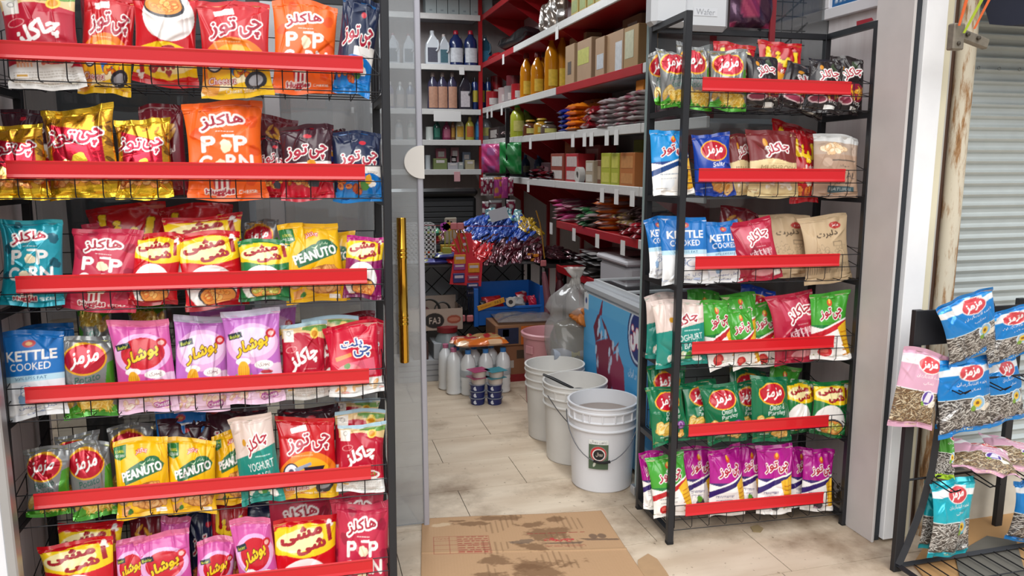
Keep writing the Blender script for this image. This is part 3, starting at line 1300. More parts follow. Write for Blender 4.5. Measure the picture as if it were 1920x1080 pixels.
#           name, rough, metal, bump, coat, bump scale
MATKIND = {'_': ('glossy_film', .27, .0, .12, .22, 70), 'gold': ('gold_foil', .22, .75, .3, .3, 60), 'mazS': ('silver_film', .24, .35, .2, .4, 60),
           'kraft': ('matt_paper_film', .6, .0, .25, .0, 50), 'royal': ('matt_paper_film', .6, .0, .25, .0, 50), 'kett': ('satin_film', .42, .0, .15, .1, 60),
           'popO': ('satin_film', .42, .0, .15, .1, 60), 'popT': ('teal_foil', .28, .25, .2, .3, 60), 'popP': ('satin_film', .42, .0, .15, .1, 60),
           'seedB': ('bright_foil', .26, .3, .25, .4, 60), 'seedT': ('bright_foil', .26, .3, .25, .4, 60), 'mush': ('satin_film', .42, .0, .15, .1, 60)}


def panel(name, A, w, h, parent=None, M=None, nx=60, m=None, bend=0.0):
    """flat printed sheet in its local xz plane facing -y, lower left corner at the origin; bend = radius of a cylinder it wraps"""
    ny = max(2, int(nx * h / w))
    S, T = np.meshgrid(np.linspace(0, 1, nx), np.linspace(0, 1, ny))
    x, z = S * w, T * h
    y = np.zeros_like(x)
    if bend:
        a = (x - w / 2) / bend
        x, y = bend * np.sin(a) + w / 2, -bend * np.cos(a) + bend
    C = sample(A, S, 1 - T)
    return link(name, grid_mesh(name, np.stack([x, y, z], -1), C, m or print_mat('printed_card', .55, 0, 0, 0)), parent, M)


def place_bag(design, x0, x1, yt, yb, dx, d, lean, R, nx, seed, flip=False, th=.03, yaw=0.0, name='chip_bag'):
    """R = (origin, u, n, w) of the rack's front plane; d = depth behind it of the bag's foot; lean = how far the head leans back"""
    o, u, n, w = R
    xc = (x0 + x1) / 2
    hp = yb - yt
    xv = (xc - 960) / 9360 * hp
    B = onP(xc - dx / 2 - xv / 2, yb, o + n * d, n)
    T_ = onP(xc + dx / 2 + xv / 2, yt, o + n * (d + lean), n)
    mid = (B + T_) / 2
    p0, p1 = proj(mid - u * .05), proj(mid + u * .05)
    ppm = math.hypot(p1[0] - p0[0], p1[1] - p0[1]) / .1
    c = math.cos(math.atan2(abs(dx), hp))
    W = max(.05, (x1 - x0 - abs(dx) * .75) / ppm)
    z = (T_ - B)
    h = z.length
    z.normalize()
    x = (u * math.cos(yaw) - n * math.sin(yaw))
    x = (x - z * x.dot(z)).normalized()
    y = z.cross(x)
    body, top, bot = bag_meshes(design, W, h, th, nx, seed, 1.0, flip)
    body.name = name
    ob = link(name, body, None, None)
    ob.matrix_world = frame(B, x, y, z)
    link('top_seal', top, ob)
    link('bottom_seal', bot, ob)
    return ob

# ------------------------------------------------------------------ the shop front and room
AL = mat('aluminium', '#b9bcc0', .38, .75, noise=.08, nscale=8)
WPAINT = mat('white_paint', '#e4e5ea', .5, noise=.05, nscale=6)


def floor_mat():
    m = bpy.data.materials.new('floor_tile')
    m.use_nodes = True
    nt = m.node_tree
    N = nt.nodes
    L = nt.links
    b = N['Principled BSDF']
    tc = N.new('ShaderNodeTexCoord')
    mp = N.new('ShaderNodeMapping')
    mp.inputs['Scale'].default_value = (1.0, 4.0, 1.0)
    L.new(tc.outputs['Object'], mp.inputs[0])
    n1 = N.new('ShaderNodeTexNoise')
    n1.inputs['Scale'].default_value = 2.2
    n1.inputs['Detail'].default_value = 6
    L.new(mp.outputs[0], n1.inputs[0])
    r1 = N.new('ShaderNodeValToRGB')
    r1.color_ramp.elements[0].position = .3
    r1.color_ramp.elements[0].color = (*lin('#bda992'), 1)
    r1.color_ramp.elements[1].position = .72
    r1.color_ramp.elements[1].color = (*lin('#d6c7b2'), 1)
    L.new(n1.outputs['Fac'], r1.inputs[0])
    n2 = N.new('ShaderNodeTexNoise')
    n2.inputs['Scale'].default_value = 1.7
    n2.inputs['Detail'].default_value = 8
    n2.inputs['Roughness'].default_value = .65
    L.new(tc.outputs['Object'], n2.inputs[0])
    r2 = N.new('ShaderNodeValToRGB')
    r2.color_ramp.elements[0].position = .50
    r2.color_ramp.elements[0].color = (1, 1, 1, 1)
    r2.color_ramp.elements[1].position = .72
    r2.color_ramp.elements[1].color = (*lin('#877158'), 1)
    L.new(n2.outputs['Fac'], r2.inputs[0])
    mx = N.new('ShaderNodeMix')
    mx.data_type = 'RGBA'
    mx.blend_type = 'MULTIPLY'
    mx.inputs['Factor'].default_value = .95
    L.new(r1.outputs[0], mx.inputs['A'])
    L.new(r2.outputs[0], mx.inputs['B'])
    n3 = N.new('ShaderNodeTexNoise')
    n3.inputs['Scale'].default_value = 38
    n3.inputs['Detail'].default_value = 3
    L.new(tc.outputs['Object'], n3.inputs[0])
    r3 = N.new('ShaderNodeValToRGB')
    r3.color_ramp.elements[0].position = .66
    r3.color_ramp.elements[0].color = (1, 1, 1, 1)
    r3.color_ramp.elements[1].position = .74
    r3.color_ramp.elements[1].color = (*lin('#6d5a45'), 1)
    L.new(n3.outputs['Fac'], r3.inputs[0])
    m2 = N.new('ShaderNodeMix')
    m2.data_type = 'RGBA'
    m2.blend_type = 'MULTIPLY'
    m2.inputs['Factor'].default_value = .6
    L.new(mx.outputs['Result'], m2.inputs['A'])
    L.new(r3.outputs[0], m2.inputs['B'])
    L.new(m2.outputs['Result'], b.inputs['Base Color'])
    b.inputs['Roughness'].default_value = .45
    b.inputs['Specular IOR Level'].default_value = .35
    return m


def floor_tiles():
    """stone-look planks 1.0 x 0.336 m laid in rows along x, joints staggered as in the shop"""
    b = MB()
    offs = {-1: .673, 0: .297, 1: .633, 2: .96, 3: .626, 4: .95, 5: .3, 6: .62}
    b.box(-3, 5, -1.5, 8.2, -.03, -.0025, 1)
    for r in range(-13, 17):
        y0 = 2.602 + r * .336
        y1 = y0 + .336
        o = offs.get(r, .3 + .33 * (r % 3))
        for k in range(-4, 5):
            x0 = o + k
            b.box(max(-3, x0 + .0015), min(5, x0 + .9985), y0 + .0015, y1 - .0015, -.012, 0.0, 0)
    return struct(b.obj('floor', [floor_mat(), mat('grout', '#4b4238', .9, noise=.3, nscale=20)]))


floor_tiles()


def wall_mat(name, c1, c2, seam_axis='Y', pitch=.3, seam='#7d7773', off=0.0, vstreak=True, rough=.4, zseam=None):
    m = bpy.data.materials.new(name)
    m.use_nodes = True
    nt = m.node_tree
    N, L = nt.nodes, nt.links
    b = N['Principled BSDF']
    tc = N.new('ShaderNodeTexCoord')
    mp = N.new('ShaderNodeMapping')
    mp.inputs['Scale'].default_value = (9, 9, .7) if vstreak else (1, 1, 14)
    L.new(tc.outputs['Object'], mp.inputs[0])
    n1 = N.new('ShaderNodeTexNoise')
    n1.inputs['Scale'].default_value = 3
    n1.inputs['Detail'].default_value = 5
    L.new(mp.outputs[0], n1.inputs[0])
    mx = N.new('ShaderNodeMix')
    mx.data_type = 'RGBA'
    mx.inputs['A'].default_value = (*lin(c1), 1)
    mx.inputs['B'].default_value = (*lin(c2), 1)
    L.new(n1.outputs['Fac'], mx.inputs['Factor'])
    last = mx.outputs['Result']
    sp = N.new('ShaderNodeSeparateXYZ')
    L.new(tc.outputs['Object'], sp.inputs[0])
    for (ax, pt, of) in ((seam_axis, pitch, off), ('Z', zseam, 0.12)):
        if not pt:
            continue
        ad = N.new('ShaderNodeMath')
        ad.operation = 'ADD'
        ad.inputs[1].default_value = 50 * pt + of
        L.new(sp.outputs[ax], ad.inputs[0])
        md = N.new('ShaderNodeMath')
        md.operation = 'MODULO'
        md.inputs[1].default_value = pt
        L.new(ad.outputs[0], md.inputs[0])
        lt = N.new('ShaderNodeMath')
        lt.operation = 'LESS_THAN'
        lt.inputs[1].default_value = .0042
        L.new(md.outputs[0], lt.inputs[0])
        m3 = N.new('ShaderNodeMix')
        m3.data_type = 'RGBA'
        m3.inputs['B'].default_value = (*lin(seam), 1)
        L.new(lt.outputs[0], m3.inputs['Factor'])
        L.new(last, m3.inputs['A'])
        last = m3.outputs['Result']
    if zseam:
        nd = N.new('ShaderNodeTexNoise')
        nd.inputs['Scale'].default_value = 22
        nd.inputs['Detail'].default_value = 6
        L.new(tc.outputs['Object'], nd.inputs[0])
        mu = N.new('ShaderNodeMath')
        mu.operation = 'MULTIPLY_ADD'
        mu.inputs[1].default_value = -2.2
        mu.inputs[2].default_value = .68
        L.new(sp.outputs['Z'], mu.inputs[0])
        g = N.new('ShaderNodeMath')
        g.operation = 'LESS_THAN'
        L.new(nd.outputs['Fac'], g.inputs[0])
        L.new(mu.outputs[0], g.inputs[1])
        m4 = N.new('ShaderNodeMix')
        m4.data_type = 'RGBA'
        m4.inputs['B'].default_value = (*lin('#5d5040'), 1)
        L.new(g.outputs[0], m4.inputs['Factor'])
        L.new(last, m4.inputs['A'])
        last = m4.outputs['Result']
    L.new(last, b.inputs['Base Color'])
    b.inputs['Roughness'].default_value = rough
    return m


tile_w = wall_mat('recess_wall_tile', '#cdbfbe', '#efe8e7', 'Y', .3, '#8a8080', .03, True, .4, .62)
inner_w = wall_mat('inner_wall_panel', '#9d9492', '#b3aaa8', 'Y', 0, '#6d6664', 0, True, .5, 0)
b = MB()
b.box(2.2, 2.3, 2.40, 2.97, 0, 3.1)
wr_ = struct(b.obj('wall_recess_right', tile_w))
b = MB()
b.box(2.2, 2.3, 2.97, 8.15, 0, 3.2)
struct(b.obj('wall_right', inner_w))
b = MB()
b.box(-2.3, 2.3, 8.05, 8.15, 0, 3.2)
struct(b.obj('wall_back', inner_w))
b = MB()
b.box(-2.4, -2.3, 2.97, 8.15, 0, 3.2)
struct(b.obj('wall_left', inner_w))
b = MB()
b.box(-2.4, 2.3, 2.97, 8.15, 3.15, 3.25)
struct(b.obj('ceiling', mat('ceiling_paint', '#c9c8c4', .8)))
b = MB()
b.box(-.98, -.885, 2.44, 2.97, 0, 3.1)
struct(b.obj('wall_recess_left', tile_w))
b = MB()
b.box(-.98, 2.3, 2.90, 3.0, 2.62, 3.15)
struct(b.obj('wall_front', WPAINT))
b = MB()
b.box(-3, -.842, 2.34, 2.405, 0, 3.1)
struct(b.obj('wall_front_left', WPAINT))
b = MB()
b.box(-.846, -.818, 2.335, 2.352, 0, 3.1, bev=.004)
b.box(-.840, -.826, 2.352, 2.40, 0, 3.1)
struct(b.obj('trim_1', AL))


def xs(px, y=2.38, py=500):
    return onY(px, py, y).x


# the layered jamb to the right of the recess, from left to right across its face
jamb = [(1672, 1676, '#c9c4c2', .0, .45), (1676, 1690, '#2c3036', .012, .5), (1690, 1727, '#f5f6fa', -.012, .35), (1727, 1744, '#dcd5bb', .004, .6),
        (1744, 1753, '#b8b6b2', .02, .5), (1753, 1766, '#5b4336', .035, .8)]
for i, (a, c, colr, dy, ro) in enumerate(jamb):
    b = MB()
    b.box(xs(a), xs(c) + .002, 2.37 + dy, 2.56, .0 if i != 2 else .012, 3.0, bev=.002)
    struct(b.obj('trim_%d' % (i + 2), mat('jamb_paint_%s' % 'abcdef'[i], colr, ro, noise=.12, nscale=9)))


def rust_mat():
    m = bpy.data.materials.new('rusty_cream_paint')
    m.use_nodes = True
    nt = m.node_tree
    N, L = nt.nodes, nt.links
    b = N['Principled BSDF']
    tc = N.new('ShaderNodeTexCoord')
    mp = N.new('ShaderNodeMapping')
    mp.inputs['Scale'].default_value = (14, 14, 2.2)
    L.new(tc.outputs['Object'], mp.inputs[0])
    n = N.new('ShaderNodeTexNoise')
    n.inputs['Scale'].default_value = 2.0
    n.inputs['Detail'].default_value = 9
    n.inputs['Roughness'].default_value = .7
    L.new(mp.outputs[0], n.inputs[0])
    r = N.new('ShaderNodeValToRGB')
    e = r.color_ramp.elements
    e[0].position = .30
    e[0].color = (*lin('#5f4028'), 1)
    e[1].position = .50
    e[1].color = (*lin('#cfc6b2'), 1)
    k = e.new(.40)
    k.color = (*lin('#9a7248'), 1)
    L.new(n.outputs['Fac'], r.inputs[0])
    L.new(r.outputs[0], b.inputs['Base Color'])
    b.inputs['Roughness'].default_value = .8
    return m


b = MB()
b.lathe([(.0, 0), (.034, .0), (.034, 3.0), (.0, 3.0)], 20, c=(xs(1776), 2.385, 0))
struct(b.obj('trim_8', rust_mat()))

# neighbour's roller shutter
b = MB()
x0, x1, zb, zt = xs(1782, 2.42), 4.4, .235, 2.5
prof = []
n = int((zt - zb) / .042 * 6)
for i in range(n + 1):
    z = zb + (zt - zb) * i / n
    ph = ((z - zb) / .042) % 1
    prof.append((2.427 + .0068 * math.cos(2 * PI * ph) - .003 * math.cos(4 * PI * ph), z))
vs, fs = [], []
for (y, z) in prof:
    vs += [(x0, y, z), (x1, y, z), (x1, y + .004, z), (x0, y + .004, z)]
for i in range(n):
    a = i * 4
    fs += [(a, a + 1, a + 5, a + 4), (a + 2, a + 3, a + 7, a + 6), (a + 1, a + 2, a + 6, a + 5), (a + 3, a, a + 4, a + 7)]
b.add(vs, fs, 0, True)
sh = thing('roller_shutter', 'closed grey corrugated roller shutter of the neighbouring shop', 'shutter', (x0, 2.42, zb))
b.obj('shutter_curtain', mat('galvanised_slats', '#bcc3c2', .40, .25, noise=.12, nscale=14), sh, Matrix.Translation((-x0, -2.42, -zb)))
b = MB()
b.box(-.012, .0, -.0, .03, -.03, zt - zb)
b.obj('guide_channel', mat('shutter_guide', '#8d8b84', .6, .3, noise=.3, nscale=12), sh)
b = MB()
b.box(0, x1 - x0, -.02, .012, -.03, .005, bev=.003)
b.obj('bottom_rail', mat('shutter_rail', '#857f74', .6, .3), sh)
b = MB()
zz = onY(1880, 130, 2.42).z - zb
for i in range(7):
    b.lathe([(0, 0), (.006, 0), (.007, .004), (0, .006)], 8, M=TR(.03 + i * .095, -.012, zz, 0, PI / 2))
b.obj('rivet_row', mat('rivet', '#8f9492', .4, .7), sh)
b = MB()
b.box(x0 - .02, 4.4, 2.42, 2.56, 0, .21, bev=.006)
struct(b.obj('trim_9', mat('concrete_sill', '#cfc9ba', .85, noise=.25, nscale=12)))
b = MB()
b.box(x0 - .02, 4.4, 2.56, 2.62, 0, 3.1)
struct(b.obj('wall_neighbour', WPAINT))

# rolled awning with straps and its hinge
aw = thing('awning', 'dark navy rolled awning cloth above the roller shutter', 'awning', (2.36, 2.2, 1.94))
b = MB()
pts = [(0, .0), (.05, -.012), (.13, -.006), (.2, .01), (.24, .1), (.2, .34), (0, .36)]
b.prism(pts, 1.8, M=Matrix(((0, 1, 0, .0), (1, 0, 0, -.1), (0, 0, 1, 0), (0, 0, 0, 1))))
b.obj('cloth', mat('navy_canvas', '#23283a', .85, bump=.4, nscale=25), aw)
hx = onY(1812, 66, 2.2)
hg = link('hinge_plate', None, aw, hx - Vector((2.36, 2.2, 1.94)))
b = MB()
b.box(-.05, .09, -.012, .012, -.022, .012, M=TR(0, 0, 0, 0, 0, .25), bev=.004)
b.box(-.065, -.02, -.016, .016, -.05, .035, bev=.004)
b.obj('steel_plate', mat('worn_steel', '#8d8578', .6, .5, noise=.4, nscale=60), hg)
for (px_, pz_) in ((-.045, -.03), (-.01, .0), (.035, -.01)):
    b = MB()
    b.lathe([(0, 0), (.007, 0), (.007, .006), (0, .008)], 8, M=TR(px_, -.014, pz_, 0, PI / 2))
    b.obj('bolt', mat('bolt_steel', '#5b544b', .5, .7), hg)
for i, (xa, ya, xb, yb, w, c, nm) in enumerate([(1797, 48, 1812, -6, .022, '#d9622c', 'orange'), (1806, 62, 1842, -6, .022, '#a3b52c', 'lime green'), (1826, 54, 1856, -6, .018, '#d9622c', 'orange')]):
    p, q = onY(xa, ya, 2.17), onY(xb, yb, 2.17)
    q = q + (q - p) * 3.2
    b = MB()
    dx = Vector((w, 0, 0))
    b.add([p, p + dx * .35, q + dx, q, p + Vector((0, .003, 0)), p + dx * .35 + Vector((0, .003, 0)), q + dx + Vector((0, .003, 0)), q + Vector((0, .003, 0))],
          [(0, 1, 2, 3), (7, 6, 5, 4), (0, 4, 5, 1), (1, 5, 6, 2), (2, 6, 7, 3), (3, 7, 4, 0)])
    tag(b.obj('webbing_strap', mat('strap_' + nm.replace(' ', '_'), c, .8)), '%s strap hanging from the awning, %s' % (nm, ['nearest the rusty post', 'middle one of three', 'rightmost, beside the navy cloth'][i]), 'strap')

# marks on the recess wall
b = MB()
p = [onX(1660, 250, 2.198), onX(1668, 208, 2.198), onX(1678, 204, 2.198), onX(1683, 225, 2.198), onX(1680, 258, 2.198), onX(1670, 268, 2.198), onX(1662, 262, 2.198)]
b.add([Vector((2.199, v.y, v.z)) for v in p] + [Vector((2.201, v.y, v.z)) for v in p], [tuple(range(7)), tuple(range(13, 6, -1))])
b.obj('paint_smear', mat('blue_smear', '#4f9cb8', .6, noise=.3, nscale=50), wr_)
b = MB()
ps = [onX(1606, 48, 2.198), onX(1606, 40, 2.198), onX(1634, 33, 2.198), onX(1637, 38, 2.198)]
b.add([Vector((2.198, v.y, v.z)) for v in ps] + [Vector((2.201, v.y, v.z)) for v in ps], [(0, 1, 2, 3), (7, 6, 5, 4), (0, 4, 5, 1), (1, 5, 6, 2), (2, 6, 7, 3), (3, 7, 4, 0)])
b.obj('sticker', mat('red_sticker', '#c22a3c', .5), wr_)
# poster frame high on the recess wall
a, c = onX(1545, 40, 2.19), onX(1700, 6, 2.19)
pf = thing('poster_frame', 'white framed poster with blue picture high on the side wall', 'poster', (2.198, c.y, a.z))
wd = a.y - c.y
MM = Matrix(((0, 1, 0, 0), (-1, 0, 0, wd), (0, 0, 1, 0), (0, 0, 0, 1)))
b = MB()
for (u0, u1, z0, z1) in ((0, wd, 0, .045), (0, .045, .045, .66), (wd - .045, wd, .045, .66), (0, wd, .66, .7)):
    b.box(u0, u1, -.022, 0, z0, z1, M=MM, bev=.003)
b.obj('frame', mat('frame_white', '#e6e3e6', .4), pf)
A = Art('#17609a', 160, .61 / (wd - .09), 5)
A.rect(0, 0, 1, .2, '#1b3f70')
for i in range(9):
    A.poly([(.05 + i * .07, A.a - .05), (.07 + i * .07, A.a - .2), (.09 + i * .07, A.a - .05)], '#dfe9f2')
for i in range(5):
    A.poly([(.66 + i * .05, A.a - .06), (.68 + i * .05, A.a - .22), (.70 + i * .05, A.a - .06)], '#c43a48' if i % 2 else '#e8e2e4')
panel('picture', A, wd - .09, .615, pf, MM @ Matrix.Translation((.045, -.006, .045)), 60)

# glazing
GL = glass_mat('shop_glass', (.90, .93, .94), .04, 1.0)
GD = glass_mat('door_glass', (.86, .89, .90), .34, 1.5, (.56, .58, .60))
b = MB()
b.box(1.375, 2.2, 2.965, 2.973, .02, 2.62)
w1 = struct(b.obj('window_1', GL))
b = MB()
b.box(1.366, 1.376, 2.962, 2.976, .02, 2.62)
b.obj('glass_edge', mat('glass_edge', '#8fa0a0', .2), w1)
b = MB()
b.box(1.352, 1.39, 2.95, 2.99, .03, .07, bev=.003)
b.box(1.376, 2.2, 2.955, 2.985, 0, .022)
b.obj('window_frame', AL, w1)
b = MB()
b.box(-.885, .13, 3.03, 3.038, .02, 2.62)
w2 = struct(b.obj('window_2', GL))
b = MB()
for px_ in (516, 682):
    xm = onY(px_, 300, 3.02).x
    b.box(xm - .028, xm + .028, 3.01, 3.06, 0, 2.62, bev=.003)
b.box(-.885, .16, 3.01, 3.06, 0, .04)
b.obj('window_frame', mat('pale_aluminium', '#c3c7cc', .4, .5), w2)
xe = .452
b = MB()
b.box(-.02, xe - .018, 2.97, 2.98, .012, 2.6)
dr = struct(b.obj('door_1', GD))
b = MB()
b.box(xe - .020, xe + .002, 2.962, 2.988, .0, 2.6, bev=.003)
b.obj('edge_strip', mat('edge_strip_grey', '#b3b3bd', .4, .3), dr)
hp_ = onY(755, 544, 2.93)
b = MB()
hb, ht = onY(757, 680, 2.92).z, onY(755, 408, 2.92).z
pr = [(0, 0), (.0165, 0), (.018, .004)]
L_ = ht - hb
for g in (.27, .73):
    for k in range(3):
        z = L_ * g + k * .016
        pr += [(.018, z - .006), (.0197, z - .003), (.0197, z + .003), (.018, z + .006)]
pr += [(.018, L_ - .004), (.0165, L_), (0, L_)]
b.lathe(pr, 24, c=(hp_.x, 2.925, hb))
for z in (hb + .1, ht - .1):
    b.tube([(hp_.x, 2.925, z), (hp_.x, 2.97, z)], .008, 8)
b.obj('door_handle', mat('polished_brass', '#d9a63c', .14, 1.0), dr)
lk = onY(797, 304, 2.96)
b = MB()
pol = [(0, -.062)] + [(-.062 * 1.12 * math.cos(a_), .062 * math.sin(a_)) for a_ in np.linspace(-PI / 2, PI / 2, 20)] + [(.006, .062), (.006, -.062)]
b.prism([(xe + x_, lk.z + z_) for (x_, z_) in pol], .04, M=Matrix.Translation((0, 2.955, 0)))
b.obj('door_lock', mat('white_metal_cover', '#e2ded8', .35, .1), dr)

# ------------------------------------------------------------------ the two wire racks
BLK = mat('black_powder_coat', '#26272b', .42, .2)
WIRE = mat('black_wire', '#1b1b1f', .4, .3)
REDP = mat('red_plastic_strip', '#cd1620', .32, 0, coat=.25, noise=.05, nscale=5)


def rack_frame(P0, yaw, roll, pit):
    yaw, roll, pit = map(math.radians, (yaw, roll, pit))
    u = Vector((math.cos(yaw) * math.cos(roll), math.sin(yaw) * math.cos(roll), -math.sin(roll)))
    n = Vector((-math.sin(yaw), math.cos(yaw), 0))
    w = u.cross(n).normalized()
    w = (w * math.cos(pit) + n * math.sin(pit)).normalized()
    return Vector(P0), u, w.cross(u).normalized(), w


def build_rack(R, o, W, D, Ht, r0, r1, z0, step, label):
    _, u, n, w = R
    t = thing('wire_rack', label, 'rack', frame(o, u, n, w))
    for (x, y) in ((0, .0125), (W, .0125), (0, D), (W, D)):
        b = MB()
        b.box(x - .0125, x + .0125, y - .0125, y + .0125, 0.004 if y > .1 else 0, Ht, bev=.002)
        p = b.obj('post', BLK, t)
        b = MB()
        b.box(x - .0135, x + .0135, y - .0135, y + .0135, -.002, .014, bev=.003)
        b.obj('foot_cap', mat('black_rubber', '#141416', .8), p)
    levels = [z0 + step * k for k in range(6)]
    for x in (0, W):
        for z in [l - .105 - .024 for l in levels] + [Ht - .022]:
            b = MB()
            b.box(x - .011, x + .011, .025, D - .0125, z, z + .022)
            b.obj('side_bar', BLK, t)
    for z in (Ht - .022, levels[0] - .129):
        b = MB()
        b.box(.0125, W - .0125, D - .011, D + .011, z, z + .022)
        b.obj('back_bar', BLK, t)
    for zr in levels:
        zb_ = zr - .105
        b = MB()
        r = .0017
        hb_, D1 = .2, D - .018
        xa, xb = .016, W - .016
        for z in (zb_, zb_ + .052, zb_ + .100):
            b.tube([(xa, .006, z), (xb, .006, z)], r, 5)
        for z in (zb_ + .07, zb_ + .14, zb_ + hb_):
            b.tube([(xa, D1, z), (xb, D1, z)], r, 5)
        nv = int(round((xb - xa) / .074))
        for i in range(nv + 1):
            x = xa + (xb - xa) * i / nv
            b.tube([(x, .006, zb_ + .100), (x, .006, zb_ + .01), (x, .016, zb_), (x, D1 - .01, zb_), (x, D1, zb_ + .01), (x, D1, zb_ + hb_)], r, 4)
        for y in (.09, .17, .25):
            b.tube([(xa, y, zb_ - .001), (xb, y, zb_ - .001)], r, 4)
        for x in (xa, xb):
            b.tube([(x, .006, zb_ + .1), (x, D1, zb_ + hb_)], r, 5)
            b.tube([(x, .006, zb_ + .052), (x, D1, zb_ + .12)], r, 5)
            b.tube([(x, .006, zb_), (x, D1, zb_)], r * 1.3, 5)
            for y in (.1, .2):
                b.tube([(x, y, zb_), (x, y, zb_ + .1 + (hb_ - .1) * (y - .006) / (D1 - .006))], r, 4)
        bk = b.obj('wire_basket', WIRE, t)
        b = MB()
        # slightly curled plastic strip on the basket's front edge
        pr_ = [(0.0015, 0), (-.0035, .004), (-.0005, .012), (-.0005, .040), (-.0035, .047), (.0005, .050), (.0025, .048), (.0015, .040), (.0015, .012), (.003, .002)]
        vs = [(x, y, zr - .050 + z) for x in (r0, r1) for (y, z) in pr_]
        m_ = len(pr_)
        fs = [tuple(range(m_))[::-1], tuple(range(m_, 2 * m_))] + [(i, (i + 1) % m_, m_ + (i + 1) % m_, m_ + i) for i in range(m_)]
        b.add(vs, fs)
        b.obj('price_strip', REDP, bk)
    return t


RR = rack_frame((1.3936, 2.56, .1604), -2.91, .40, .72)
oR = RR[0] - RR[1] * .058 - RR[3] * .1604
build_rack(RR, oR, .765, .33, 2.0, .058, .658, .1604, .3226, 'narrow black metal rack of snack bags right of the doorway')
RL = rack_frame((.1806, 2.4305, .1775), -.41, .69, 1.19)
oL = RL[0] - RL[1] * (.979 + .064) - RL[3] * .1775
build_rack(RL, oL, 1.111, .35, 2.03, .064, 1.043, .1775, .3226, 'wide black metal rack of snack bags left of the doorway')
RPL = {'L': (RL[0], RL[1], RL[2], RL[3]), 'R': (RR[0], RR[1], RR[2], RR[3])}

